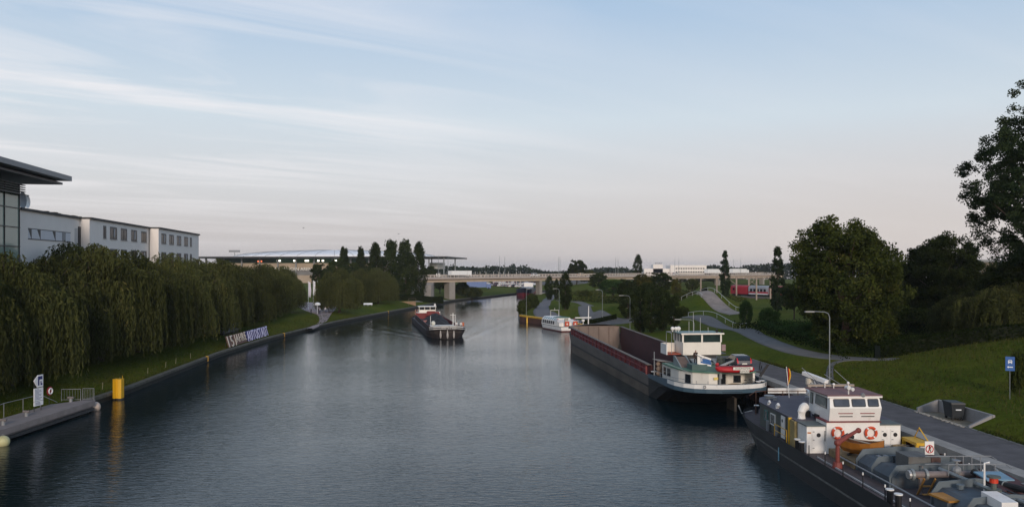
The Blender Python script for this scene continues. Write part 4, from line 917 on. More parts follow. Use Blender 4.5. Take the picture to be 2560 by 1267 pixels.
# white vent cowl and hatches on the aft roof
mb = MB().tube([(13.2, -2.75, 3.5), (13.2, -2.75, 4.0), (13.15, -2.62, 4.25), (13.0, -2.4, 4.32)], [.28, .28, .3, .32], 12); mb.build('vent_cowl', WHITE, A)
for s, y, r_ in ((4.6, -2.0, .35), (5.4, 1.0, .3), (5.6, -1.9, .14)): MB().cyl((s, y, 3.52), (s, y, 3.72), r_, n=14).cyl((s, y, 3.72), (s, y, 3.78), r_*1.2, n=14).build('mushroom_vent', GREYM, A)
MB().tube([(7.5, -3.1, 3.5), (7.5, -3.1, 3.7), (7.7, -3.1, 3.82), (7.85, -3.1, 3.72)], .09, 8).build('vent_pipe', WHITE, A)
MB().tube([(9.1, -3.0, 3.5), (9.1, -3.0, 3.72), (9.3, -3.0, 3.85), (9.45, -3.0, 3.72)], .12, 8).build('vent_pipe', WHITE, A)
# stern rail with white boards
mb = MB()
for y in (-2.3, -1.5, 0, 1.3, 2.3, 3.2): mb.cyl((2.2, y, ZA), (2.2, y, 3.75), .03, n=5)
mb.tube([(3.6, -3.3, 3.6), (2.2, -2.3, 3.75), (2.2, 3.2, 3.75)], .03, 5); mb.build('stern_rail', mat('rail_brown', (.12, .05, .03), .6, .2, 2), A)
for y0, y1 in ((-1.25, .35), (.4, 2.0), (3.1, 4.6)): MB().box(2.1, 2.16, y0, y1, 3.55, 3.98).build('white_board', WHITE, A)
MB().box(2.6, 3.1, -.9, .9, ZA, 3.0).build('chest', mat('brown_chest', (.12, .05, .025), .7, .2, 2), A)
# white front block
def xprism(mb, pts, y0, y1): return mb.ext([(x, y0, z) for x, z in pts], (0, y1-y0, 0))
wb = MB(); wb.box(14.003, 15.6, -3.35, -2.05, ZA-.02, 3.42).box(14.003, 15.75, -2.049, 1.6, ZA-.02, 3.72).box(14.003, 15.6, 1.601, 3.1, ZA-.02, 3.48)
wb.build('front_house', WHITE, A)
mb = MB().box(14.003, 15.66, -3.4, -2.052, 3.421, 3.50).box(14.003, 15.66, 1.603, 3.15, 3.481, 3.56); mb.build('front_house_roof', mat('grey_green_roof', (.12, .14, .135), .7, .2, 1.5, dirt=.3), A)
MB().box(14, 15.83, -2.1, 1.66, 3.721, 3.78).build('red_trim', mat('dark_red_trim', (.16, .02, .025), .6, .2, 2), A)
def fdoor(y0, y1, hole):
    d = MB().box(15.603, 15.64, y0, y1, ZA+.12, 3.22).build('door', WHITE, A)
    MB().cyl((15.641, hole, 2.85), (15.66, hole, 2.85), .14, n=14).build('porthole', BLACK, d)
    for z in (1.95, 2.5, 3.05): MB().box(15.641, 15.67, y0+.04, y0+.16, z, z+.05).build('latch', GREYM, d)
fdoor(-3.0, -2.2, -2.55); fdoor(1.75, 2.35, 2.0); fdoor(2.42, 3.0, 2.72)
MB().box(15.603, 15.62, -3.3, -3.06, 2.95, 3.05).build('label_plate', mat('orange_plate', (.45, .16, .05), .6, .1, 3), A)
mb = MB()
for k in range(8): mb.box(15.603, 15.63, -2.16, -2.06, 2.45+.09*k, 2.5+.09*k)
mb.build('vent_grille', GREYM, A)
lifebuoy(A, (15.86, -1.32, 3.02), .36, (1, 0, 0)); lifebuoy(A, (15.86, .95, 3.02), .36, (1, 0, 0))
mb = MB()
for i in range(7): mb.cb((15.61, 1.7+.09*i, 2.15+.035*i+.06*math.sin(i*2.3)), (.012, .16, .12), rx=i)
mb.build('rust_patch', mat('rust', (.055, .035, .02), .9, .4, 6), A)
# wheelhouse: lower panel leans forward, window band leans back
WHS0, WHS1 = 12.1, 15.72
prof = [(WHS0, 3.78), (15.55, 3.78), (15.78, 4.68), (15.52, 5.46), (WHS0, 5.46)]
wm = MB(); L_ = -1.83; R_ = 1.72
def wh_y(z, s): k = 1-.05*max(0, (z-4.68)/.8)-.02*max(0, (4.68-z)/.9); return k
secs_ = []
for sd in (L_, R_): secs_.append([(x, sd*wh_y(z, x), z) for x, z in prof])
wm.loft([secs_[0], secs_[1]]); wm.build('wheelhouse', WHITE, A)
def fpt(u, v):       # point on the leaning front window plane: u across, v height
    t = (v-4.68)/(5.46-4.68); return (15.78+(15.52-15.78)*t, u, v)
def fquad(name, u0, u1, v0, v1, m_, par, off_, rnd=.08):
    pts = []
    for cu, cv, a0 in ((u1-rnd, v1-rnd, 0), (u0+rnd, v1-rnd, 90), (u0+rnd, v0+rnd, 180), (u1-rnd, v0+rnd, 270)):
        for k in range(4):
            a = R(a0+k*30); p = fpt(cu+rnd*math.cos(a), cv+rnd*math.sin(a)); pts.append((p[0]+off_, p[1], p[2]))
    return MB().ext(pts, (.02, 0, .006)).build(name, m_, par)
for u0, u1 in ((-1.55, -.45), (-.30, .66), (.80, 1.56)):
    w_ = fquad('window', u0, u1, 4.76, 5.28, mat('window_rubber', (.02, .02, .022), .5, .2, 3), A, -.005)
    fquad('pane', u0+.05, u1-.05, 4.81, 5.23, mat('wheelhouse_glass', (.05, .05, .06), .05, .4, 1.5, spec=.9), w_, .012, .06)
def sidewin(pts, name='window'):
    f = MB().ext([(x, L_*wh_y(z, x)-.006, z) for x, z in pts], (0, -.012, 0)).build(name, mat('window_rubber', (.02, .02, .022), .5, .2, 3), A)
    c = Vector((sum(p[0] for p in pts)/len(pts), sum(p[1] for p in pts)/len(pts)))
    MB().ext([(c.x+(x-c.x)*.88, L_*wh_y(z, x)-.020, c.y+(z-c.y)*.88) for x, z in pts], (0, -.01, 0)).build('pane', mat('side_glass', (.14, .16, .15), .1, .2, 1, spec=.8), f)
sidewin([(13.3, 4.62), (15.3, 4.55), (15.15, 5.26), (13.3, 5.28)]); sidewin([(12.35, 4.5), (12.85, 4.5), (12.85, 5.28), (12.35, 5.28)])
MB().ext([(15.62, -1.95, 5.462), (15.62, 1.85, 5.462), (WHS0-.25, 1.9, 5.462), (WHS0-.25, -2.0, 5.462)], (0, 0, .07)).build('wheelhouse_roof', mat('faded_red_roof', (.20, .105, .10), .7, .15, 1.2, dirt=.25, dirtcol=(.25, .18, .16)), A)
MB().box(15.45, 15.66, -1.93, 1.83, 5.36, 5.461).build('roof_lip', WHITE, A)
MB().box(WHS0-.2, WHS0+.1, -1.9, 1.5, 5.62, 5.76).build('roof_rail', mat('rail_beige', (.30, .25, .20), .6, .15, 2), A)
for s, y, h in ((12.3, -.7, .35), (12.3, 1.0, .3), (12.4, -.1, .22)): MB().cyl((s, y, 5.53), (s, y, 5.53+h), .035, n=6).sph((s, y, 5.58+h), .1).build('light', WHITE, A)
for a, b in (((12.2, -.9, 5.7), (11.6, -2.1, 6.9)), ((12.2, .6, 5.7), (11.5, -.4, 6.4)), ((12.2, 1.3, 5.7), (11.6, .3, 6.75))): MB().cyl(a, b, .02, n=5).build('whip_aerial', GREYM, A)
mb = MB().cyl((15.2, -.3, 5.53), (15.2, -.3, 5.95), .05, n=8).cyl((15.1, -.42, 5.98), (15.4, -.35, 6.0), .15, n=10).cyl((15.15, -.15, 5.9), (15.45, -.1, 5.9), .13, n=10); mb.build('searchlight', mat('lamp_white', (.6, .6, .58), .4, .1, 3), A)
MB().cyl((15.55, .5, 5.56), (15.7, .5, 5.52), .14, n=10).build('horn', GREYM, A)
DKT = mat('letter_dark', (.05, .045, .045), .7, .1, 3)
for y, s_ in ((-.72, 'ECO OMNIS'), (.78, 'EGO NON')):
    text('lettering', s_, .17, DKT, A, (15.71, y+.02, 4.5), (R(90), 0, R(90)), .004)
    a = y-.5; mb = MB(); mb.ext([(15.677, a, 4.28), (15.677, a+1.0, 4.28), (15.692, a+1.0, 4.34), (15.692, a, 4.34)], (.012, 0, 0)).build('red_stripe', mat('stripe_red', (.22, .015, .02), .6, .1, 3), A)
    MB().ext([(15.63, a+.1, 4.07), (15.63, a+1.0, 4.07), (15.645, a+1.0, 4.13), (15.645, a+.1, 4.13)], (.012, 0, 0)).build('black_stripe', BLACK, A)
# radar mast folded, blue board, engine winch, flag
mb = MB().cyl((4.9, 1.2, 3.5), (4.9, 1.2, 4.7), .12, n=8).cyl((4.9, 1.2, 4.7), (4.9, 1.2, 5.2), .3, n=12); mb.build('radar_pedestal', mat('cream', (.58, .52, .42), .5, .1, 2), A)
MB().cb((5.5, 1.4, 5.35), (2.4, .38, .28), rz=R(25), ry=R(10)).build('radar_scanner', WHITE, A)
mb = MB().tube([(10.0, -.9, 4.9), (12.2, -.25, 4.05)], .17, 10); mb.tube([(9.6, -1.0, 5.1), (10.0, -.9, 4.9)], .07, 6); mb.build('folded_boom', WHITE, A)
mb = MB()
for a, b in (((5.2, 1.4, 5.1), (9.5, .4, 3.9)), ((5.2, 1.2, 4.9), (11.5, .9, 3.9)), ((9.5, .4, 3.9), (12.2, 1.3, 3.75))): mb.cyl(a, b, .035, n=5)
mb.build('stay', WHITE, A)
bb = MB().cb((8.4, 1.3, 4.42), (2.0, 1.7, .05), rz=R(20)).build('blue_board', mat('sign_blue', (.04, .085, .30), .5, .1, 2), A)
mb = MB()
for dx_, dy_, l, w_ in ((1.0, 0, .1, 1.75), (-1.0, 0, .1, 1.75), (0, .85, 2.1, .1), (0, -.85, 2.1, .1)):
    c_, s_ = math.cos(R(20)), math.sin(R(20)); mb.cb((8.4+dx_*c_-dy_*s_, 1.3+dx_*s_+dy_*c_, 4.44), (l, w_, .07), rz=R(20))
mb.build('white_frame', WHITE, bb)
MB().cyl((8.4, 1.3, 3.52), (8.4, 1.3, 4.39), .05).build('board_post', GREYM, A)
mb = MB().cyl((12.9, -.3, 3.52), (12.9, .9, 3.52), .1).cyl((12.9, -.2, 3.95), (12.9, .8, 3.95), .45, n=14).box(12.4, 13.4, -.45, -.25, 3.52, 4.4).box(12.4, 13.4, .85, 1.0, 3.52, 4.3); mb.build('winch', GREYM, A)
MB().box(13.3, 13.98, -1.9, -.2, 3.0, 3.9).build('engine_box', BLACK, A)
MB().box(12.2, 12.7, -2.2, -1.9, 3.52, 3.95).build('fuel_can', BLACK, A)
MB().tube([(12, -1.5, 3.55), (12.4, -1.2, 3.58), (12.6, -1.6, 3.56), (13.1, -1.0, 3.6)], .04, 6).build('hose', BLACK, A)
fl = thing('flag', 'black red and gold flag hanging limp on its staff at the tanker stern', 'flag', (0, 0, 0)); fl.parent = None
fp = A.matrix_basis.copy()
AM = Matrix.Translation(A.location) @ Euler((0, 0, A.rotation_euler.z)).to_matrix().to_4x4()
p = AM @ Vector((4.3, -.25, 3.5)); fl.location = p; fl.scale = (.8, .8, .72)
MB().cyl((0, 0, 0), (-.25, .1, 3.55), .035, n=6).build('staff', WHITE, fl)
mb = MB(); N_ = 10; secs_ = []
for i in range(N_+1):
    t = i/N_; z = 3.5-2.0*t; secs_.append([(-.24+.05*(1-t)+w_*(.30+.10*math.sin(t*5))*1.0, .1+.09*math.sin(w_*9+t*4), z-.25*w_) for w_ in (0, .33, .66, 1.0)])
for i in range(N_):
    for j in range(3):
        mb.m(j if True else 0); mb.face(secs_[i][j], secs_[i][j+1], secs_[i+1][j+1], secs_[i+1][j])
o = mb.build('cloth', [mat('flag_black', (.015, .015, .018), .8, .1, 3), mat('flag_red', (.50, .025, .015), .8, .1, 3), mat('flag_gold', (.75, .42, .03), .8, .1, 3)], fl, smooth=True); o.modifiers.new('t', 'SOLIDIFY').thickness = .01
# cargo tank top with ribs
TG = mat('tank_grey', (.080, .098, .112), .65, .3, .9, dirt=.5, dirtcol=(.075, .05, .035), bump=.1); TGL = mat('tank_grey_rib', (.115, .142, .158), .6, .15, 1.2, dirt=.25, dirtcol=(.1, .07, .05))
def trunk(s0, s1, q0, q1, z1, ribs):
    prof = [(q0, ZA-.05), (q0, z1-.42), (q0+.5, z1), (q1-.5, z1+.02), (q1, z1-.4), (q1, ZA-.05)]
    MB().loft([[(s, y, z) for y, z in prof] for s in (s0, s1)]).build('tank_top', TG, A)
    for r in ribs:
        pr = [(q0-.10, ZA-.04), (q0-.10, z1-.30), (q0+.32, z1+.30), ((q0+q1)/2, z1+.46), (q1-.32, z1+.30), (q1+.14, z1-.3), (q1+.14, ZA-.04)]
        MB().ext([(r, y, z) for y, z in pr], (.07, 0, 0)).build('rib', TGL, A)
trunk(20.0, 24.3, -1.95, 3.25, 2.6, (20.05, 22.0, 24.15))
trunk(27.4, 44, -1.35, 3.25, 2.55, (27.4, 30.4, 33.4, 36.4))
MB().box(16.2, 19.95, -2.1, 3.0, ZA-.03, ZA+.45).build('hatch_platform', mat('worn_yellow_deck', (.20, .15, .08), .85, .3, 2, dirt=.4), A)
mb = MB()
for k in range(9):
    mb.cb((20.4+.45*k, .9, 2.66), (.06, 3.4, .10)); 
mb.build('deck_stiffener', TGL, A)
MB().box(22.6, 24.05, -.85, .45, 2.6, 3.35).build('pump_box', mat('box_grey', (.11, .11, .105), .7, .2, 1.5, dirt=.3), A)
MB().box(23.3, 24.1, .46, 1.0, 2.6, 3.3).build('brown_cover', mat('brown_cover', (.10, .055, .045), .7, .2, 2), A)
PIPE = mat('pipe_brown', (.19, .155, .145), .55, .15, 2, dirt=.3)
mp_ = MB().cyl((25.6, -1.5, 2.75), (25.6, 3.3, 2.75), .19, n=12).build('manifold_pipe', PIPE, A)
for y in (-1.5, -.75, 3.2): MB().cyl((25.6, y-.07, 2.75), (25.6, y+.07, 2.75), .32, n=14).build('flange', GALV, A)
MB().cyl((25.6, -1.72, 2.75), (25.6, -1.57, 2.75), .24, n=14).build('blind_flange', mat('steel_bright', (.5, .49, .47), .3, .1, 3, metal=.6), A)
for y in (-1.0, 1.2, 2.8): MB().cyl((25.6, y, ZA), (25.6, y, 2.6), .11, n=8).build('pipe_stand', PIPE, A)
mb = MB().tube([(25.0, .4, 2.9), (27.4, .9, 2.75), (32, 1.3, 2.75), (40, 1.35, 2.75)], .11, 8); mb.build('long_pipe', GALV, A)
mb = MB().tube([(26.0, 1.7, 3.0), (26.8, 1.9, 2.75), (28.2, 2.05, 2.85), (30.2, 2.3, 3.0), (33, 2.8, 2.85), (38, 3.3, 2.7)], .17, 10); mb.build('black_hose', RUBBER, A)
for k, (s, y, z) in enumerate(((28.2, 2.05, 2.85), (30.2, 2.3, 3.0), (33, 2.8, 2.85))): MB().torus((s, y, z), .17, .04, (1, .12, 0), 14, 6).build('hose_clamp', GALV, A)
mb = MB().cyl((25.7, .95, 2.95), (25.7, .95, 3.5), .08, n=8).cyl((25.7, .95, 3.5), (25.7, .95, 3.56), .22, n=12).sph((25.7, .95, 3.0), .26); mb.build('valve', GREYM, A)
mb = MB().cyl((29.6, .55, 2.56), (29.6, .55, 3.35), .13, n=10).cyl((29.6, .55, 3.62), (29.6, .55, 3.70), .32, n=14).cyl((29.6, .55, 2.95), (29.6, .55, 3.05), .36, n=14); v_ = mb.build('pressure_valve', mat('valve_green', (.10, .115, .10), .6, .2, 3), A)
MB().cyl((29.6, .55, 3.36), (29.6, .55, 3.61), .2, n=12).build('red_ring', mat('signal_red', (.6, .05, .02), .5, .1, 3), v_)
lp = MB().tube([(28.2, .95, 2.56), (28.2, .95, 4.0), (28.25, 1.2, 4.05)], .05, 8).build('deck_lamp', WHITE, A)
MB().cyl((26.0, 2.25, 2.5), (26.0, 2.25, 3.1), .04).build('post', WHITE, A)
bx = MB().prism([(26.6, 1.5), (26.6, 3.2), (28.9, 3.2), (28.9, 1.5)], ZA, [3.05, 3.05, 2.75, 2.75]).build('dome_box', mat('dark_red_brown', (.075, .03, .03), .65, .2, 1.5), A)
MB().ext([(26.5, 1.42, 3.06), (26.5, 2.9, 3.06), (27.7, 2.9, 2.92), (27.7, 1.42, 2.92)], (0, 0, .07)).build('blue_lid', mat('lid_blue', (.17, .29, .38), .55, .12, 1.5, dirt=.2), bx)
MB().prism([(28.0, 3.0), (28.0, 3.6), (29.2, 3.6), (29.2, 3.0)], ZA, 2.9).build('grey_locker', mat('locker_grey', (.2, .19, .18), .7, .15, 2), A)
oh = MB().cb((28.6, -1.1, 2.35), (1.5, 1.35, .1), rz=R(8)).build('orange_hatch', mat('hatch_orange', (.42, .19, .03), .55, .18, 1.5, dirt=.25), A)
MB().box(28.0, 29.2, -1.6, -.6, ZA, 2.29).build('hatch_coaming', TG, oh)
MB().prism([(30.0, -.35), (30.0, .45), (31.6, .45), (31.6, -.35)], 2.5, [3.05, 3.05, 2.95, 2.95]).build('white_locker', WHITE, A)
ld = MB(); ld.cb((25.9, -1.15, 2.15), (.08, .08, 1.3), ry=R(35)).cb((25.9, -.55, 2.15), (.08, .08, 1.3), ry=R(35))
for k in range(3): ld.cb((25.55+.28*k, -.85, 2.55-.38*k), (.24, .6, .04))
ld.build('steps', mat('steps_orange', (.38, .19, .05), .6, .2, 2, dirt=.3), A)
mb = MB()
for y in (2.0, 2.5, 3.0): mb.cyl((24.6, y, 2.6), (24.6, y, 3.5), .03, n=5)
mb.tube([(24.6, -.2, 3.5), (24.6, 3.6, 3.5), (24.9, 3.75, 3.35)], .03, 5); mb.tube([(24.6, -.2, 3.05), (24.6, 3.5, 3.05)], .025, 5)
mb.tube([(25.9, .4, 3.35), (25.9, 3.6, 3.35), (26.2, 3.75, 3.2)], .03, 5)
for y in (.4, 2.2, 3.0): mb.cyl((25.9, y, 2.75), (25.9, y, 3.35), .03, n=5)
mb.build('deck_rail', GREYM, A)
sg = MB().box(22.5, 22.53, .95, 1.5, 3.0, 3.9).build('warning_sign', WHITE, A)
MB().torus((22.545, 1.225, 3.45), .22, .026, (1, 0, 0), 24, 5).cb((22.545, 1.225, 3.45), (.012, .04, .44), rx=R(-35)).build('red_ring', mat('sign_red', (.5, .015, .02), .5, .1, 3), sg)
pg = MB(); x_ = 22.536
pg.cyl((x_, 1.22, 3.62), (x_+.01, 1.22, 3.62), .045, n=10).ext([(x_, 1.17, 3.57), (x_, 1.27, 3.57), (x_, 1.26, 3.42), (x_, 1.18, 3.42)], (.008, 0, 0))
pg.ext([(x_, 1.18, 3.42), (x_, 1.23, 3.42), (x_, 1.16, 3.26), (x_, 1.12, 3.26)], (.008, 0, 0)).ext([(x_, 1.22, 3.42), (x_, 1.265, 3.42), (x_, 1.33, 3.27), (x_, 1.29, 3.25)], (.008, 0, 0)).ext([(x_, 1.26, 3.56), (x_, 1.28, 3.53), (x_, 1.33, 3.42), (x_, 1.31, 3.41)], (.008, 0, 0))
pg.build('walker_symbol', BLACK, sg)
MB().cyl((22.5, 1.2, 2.6), (22.5, 1.2, 3.0), .03).build('sign_post', DARK, sg)
# small fittings all over the cargo deck
g = rng(21)
for i in range(26):
    s, y = (g.uniform(18.4, 24), g.uniform(-1.2, 2.8)) if i < 12 else (g.uniform(27.8, 38), g.uniform(-.9, 2.9)); k = i % 4
    if abs(s-18.5) < 1.8 and y < .8: s += 2.6
    if k == 0: MB().cyl((s, y, 2.58), (s, y, 2.78), .16, n=10).cyl((s, y, 2.78), (s, y, 2.83), .2, n=10).build('tank_lid', TGL, A)
    elif k == 1: MB().cyl((s, y, 2.58), (s, y, 2.95), .04, n=6).torus((s, y, 2.98), .11, .018, (0, 0, 1), 12, 5).build('valve_wheel', DARK, A)
    elif k == 2: MB().tube([(s, y, 2.6), (s, y, 2.85), (s+.5, y+.1, 2.9), (s+.55, y+.1, 2.6)], .035, 6).build('pipe_bend', PIPE, A)
    else: MB().box(s, s+.3, y, y+.22, 2.58, 2.72).build('junction_box', GREYM, A)
for y in (-2.35, 2.95): MB().cyl((17.9, y*.95, 2.0), (44, y*.95, 2.0), .05, n=6).build('side_pipe', GREYM, A)
for y in (.2, .55): MB().cyl((27.6, y+1.2, 2.75), (40, y+1.2, 2.75), .045, n=6).build('thin_pipe', DARK, A)
# port side deck: toe line, stanchions, bollards
MB().box(17, 50, -3.25, -3.17, ZA, ZA+.09).build('toe_rail', mat('toe_rail_pale', (.38, .37, .36), .6, .15, 2), A)
MB().box(16.5, 50, -3.10, -2.9, ZA-.01, ZA+.03).build('deck_strip', DARK, A)
for k in range(9): 
    s = 16.6+2.55*k; p_ = MB().cyl((s, -3.6, ZA), (s, -3.6, ZA+.75), .035, n=6).build('stanchion', BLACK, A); MB().cyl((s, -3.6, ZA+.751), (s, -3.6, ZA+.90), .042, n=6).build('tip', WHITE, p_)
for k in range(7):
    s = 17.2+2.55*k; p_ = MB().cyl((s, 3.75, ZA), (s, 3.75, ZA+.75), .035, n=6).build('stanchion', BLACK, A); MB().cyl((s, 3.75, ZA+.751), (s, 3.75, ZA+.90), .042, n=6).build('tip', WHITE, p_)
for s, y in ((14.9, -3.72), (15.7, -3.72), (27.3, -3.6), (28.2, -3.6), (16.6, 3.6), (17.5, 3.6), (1.5, -2.0)): bollard(A, s, y, ZA, .75, .16)
MB().tube([(1.6, -2.4, 2.0), (1.2, -3.2, 1.7), (1.3, -3.5, 2.4)], .05, 6).build('mooring_line', mat('white_rope', (.5, .5, .48), .9, .2, 5), A)
rope_coil('rope_coil', A, (17.0, 2.3, 2.1), .5, 5)
MB().box(16.2, 18.0, 1.5, 3.1, ZA+.02, 2.12).build('coil_stand', TG, A)
MB().tube([(12.2, -4.01, 1.25), (12.2, -4.03, .3)], .05, 5).build('draught_mark', mat('mark_blue', (.2, .4, .5), .6, .2, 3), A)
# red davit on the tanker
dv = MB().cyl((19.6, -3.0, ZA), (19.6, -3.0, 3.2), .14, .12, n=10).cyl((19.6, -3.0, ZA), (19.6, -3.0, ZA+.35), .34, .25, n=12)
dv.sph((19.6, -3.0, 3.2), .22).tube([(19.6, -3.0, 3.2), (19.2, -2.2, 3.5), (18.8, -1.35, 3.8)], [.16, .13, .10], 8).sph((18.8, -1.3, 3.8), .18)
dv.build('boat_davit', mat('davit_red', (.20, .045, .035), .6, .2, 2, dirt=.3), A)
# orange rowing boat resting on the tank top
rbp = AM @ Vector((18.6, -1.0, 2.2)); rb = thing('rowing_boat', 'small orange rowing boat lying on the tanker cargo deck below the red davit', 'rowing boat', rbp, A.rotation_euler.z+R(40)); rb.scale = (.85, .95, 1.12)
ORG = mat('boat_orange', (.33, .125, .018), .5, .15, 1.5, dirt=.2, dirtcol=(.2, .09, .03)); ORGI = mat('boat_inside', (.14, .06, .03), .8, .3, 2, dirt=.4)
def rowhull(k, dz):
    secs_ = []
    for s, w_, h, kz in ((-1.55, .42, .78, .18), (-1.3, .52, .76, .06), (-.6, .66, .72, 0), (.2, .70, .74, 0), (.9, .58, .82, .05), (1.4, .30, .94, .22), (1.68, .05, 1.04, .55)):
        w_ = max(.02, w_-k); secs_.append([(s*(1-k*.12), -w_, h+dz), (s*(1-k*.12), -w_*.86, kz+(h-kz)*.45+k), (s*(1-k*.12), -w_*.45, kz+.06+k), (s*(1-k*.12), 0, kz+k), (s*(1-k*.12), w_*.45, kz+.06+k), (s*(1-k*.12), w_*.86, kz+(h-kz)*.45+k), (s*(1-k*.12), w_, h+dz)])
    return secs_
a = rowhull(0, 0); b = rowhull(.06, -.002); hb = MB(); hb.loft(a, False, False); hb.m(1); hb.loft(b, False, False); hb.m(0)
for i in range(len(a)-1):
    hb.face(a[i][0], a[i+1][0], b[i+1][0], b[i][0]); hb.face(a[i][6], a[i+1][6], b[i+1][6], b[i][6])
hb.face(*a[0]); hb.m(1).face(*b[0]); hb.build('hull', [ORG, ORGI], rb)
for s in (-.9, .1, .9): MB().cb((s, 0, .52), (.24, 1.05 if s < .5 else .8, .04)).build('thwart', ORGI, rb)
MB().cyl((-1.3, .2, .8), (1.0, -.15, .72), .035).build('oar', mat('oar_grey', (.4, .38, .33), .7, .1, 3), rb)
MB().tube([(-1.4, -.3, .8), (-1.1, 0, 1.0), (-.8, .35, .85)], .12, 8).build('cover_roll', BLACK, rb)
for s in (-.8, .8): MB().cb((s, 0, -.02), (.12, 1.0, .1)).build('cradle', DARK, rb)
# yellow mooring dolphin head beside the tanker
dl = thing('quay_ladder', 'yellow steel ladder platform on the quay between tanker bollards and promenade', 'ladder', (26.95, 53.6, 0)); dl.scale = (.75, .7, .9)
MB().box(-.55, .75, -1.6, 1.3, 2.78, 2.98).build('platform', YEL, dl)
mb = MB()
for y in (-1.4, 1.1): mb.box(-.55, -.3, y-.12, y+.12, .2, 2.78)
mb.build('leg', YEL, dl)
MB().tube([(.6, -1.5, 2.98), (.3, -.3, 3.9), (.6, 1.2, 2.98)], .05, 6).build('hoop', YEL, dl)
# ======== boat B: empty freight barge, stern towards the camera
B = thing('freight_barge', 'long empty freight barge with dark red hold walls moored at the quay', 'barge', (21.25, 77.2, 0), math.atan2(1, -.112))
BM = Matrix.Translation(B.location) @ Euler((0, 0, B.rotation_euler.z)).to_matrix().to_4x4()
stB = [(0, 1.0, .1, 2.12), (.35, 2.4, .3, 2.12), (.9, 3.4, .8, 2.1), (1.8, 4.2, 1.6, 2.1), (3.2, 4.7, 2.8, 2.1), (5, 4.85, 3.9, 2.1), (8, 4.85, 4.6, 2.1), (12, 4.85, 4.82, 2.12), (58, 4.85, 4.82, 2.75), (62, 4.5, 4.0, 2.85), (65.5, 3.4, 2.4, 3.0), (67.5, 1.9, 1.0, 3.15), (68.4, .5, .15, 3.25)]
HB = mat('barge_grey_hull', (.125, .108, .095), .75, .25, .6, dirt=.45, dirtcol=(.15, .115, .085), stretch=(.3, 1, 1)); BLK = mat('barge_black', (.013, .013, .014), .6, .3, 1.5, dirt=.2, dirtcol=(.05, .04, .035))
TEALB = mat('barge_blue', (.055, .10, .135), .5, .12, 1.5, dirt=.15, dirtcol=(.12, .12, .1))
sB = [p for p in stB if p[0] <= 12]; sM = [p for p in stB if p[0] >= 12]
hull(sB, [(.05, 0), (0, 0), (-.30, 0), (-.31, 0), (-1, 0)], ov=6.5, ovlen=11, L=68).build('stern_hull', BLK, B)
hull(sM, [(.05, 0), (0, 0), (-.46, 0), (-.50, 2), (-.56, 2), (-1, 1)], L=68.4, fore=2.5, forelen=9).build('hull', [HB, mat('barge_low_hull', (.13, .105, .08), .8, .3, .7, dirt=.5, dirtcol=(.05, .045, .04), stretch=(.3, 1, 1)), BLK], B)
def bulwark(st, s0, s1, z0, z1, name, m_, off=.04):
    mb = MB()
    q = [p for p in st if s0 <= p[0] <= s1]
    L2 = [(p[0], p[1]+off, p[3]) for p in q]
    line = [(s, -w_, z) for s, w_, z in reversed(L2)]+[(s, w_, z) for s, w_, z in L2]
    mb.loft([[(s, y, z+z0), (s, y, z+z1), (s+.06*(s < 1), y*(1-.05/max(.4, abs(y))), z+z1), (s+.06*(s < 1), y*(1-.05/max(.4, abs(y))), z+z0)] for s, y, z in line])
    return mb.build(name, m_, B)
bulwark(stB, 0, 5, .32, .74, 'white_bulwark', WHITE, .045); bulwark(stB, 0, 5, -.08, .318, 'blue_bulwark', TEALB, .055)
bulwark(stB, 0, 5, .742, .79, 'bulwark_cap', TEALB, .07)
for sd in (1, -1):
    mb = MB(); q = [p for p in stB if 5 <= p[0] <= 12]
    mb.loft([[(s, sd*(w_+.05), z+a) for a in (-.08,)]+[(s, sd*(w_+.05), z+.72-.06*(s-5)), (s, sd*(w_-.03), z+.72-.06*(s-5)), (s, sd*(w_-.03), z-.08)] for s, w_, _, z in q]); mb.build('side_bulwark', TEALB, B)
DKB = mat('grey_green_deck', (.10, .115, .12), .75, .2, 1, dirt=.3)
dk = deckmesh(stB, s1=12.0); q = deckmesh(stB, s0=62); dk.add(q.v, q.f)
for sd in (1, -1): dk.face((12, sd*4.82, 2.1), (58, sd*4.82, 2.73), (62, sd*4.47, 2.83), (62, sd*4.2, 2.83), (58, sd*4.4, 2.73), (12, sd*4.4, 2.1))
dk.face((12, -4.4, 2.1), (13.6, -4.4, 2.1), (13.6, 4.4, 2.1), (12, 4.4, 2.1)); dk.face((61.5, -4.4, 2.83), (62, -4.4, 2.83), (62, 4.4, 2.83), (61.5, 4.4, 2.83))
dk.build('deck', DKB, B)
text('lettering', 'D', .42, BLACK, B, (.30, 2.62, 2.64), (R(90), 0, R(-90)+.2), .012)
text('lettering', 'D', .42, BLACK, B, (1.45, -4.02, 2.64), (R(90), 0, R(-90)+.9), .012)
rd = MB().prism([(1.6, -1.1), (3.6, -1.1), (3.6, -.86), (1.6, -.86)], -1, [1.3, 1.5, 1.5, 1.3]).build('rudder', mat('rudder_brown', (.10, .08, .06), .8, .3, 1.5), B)
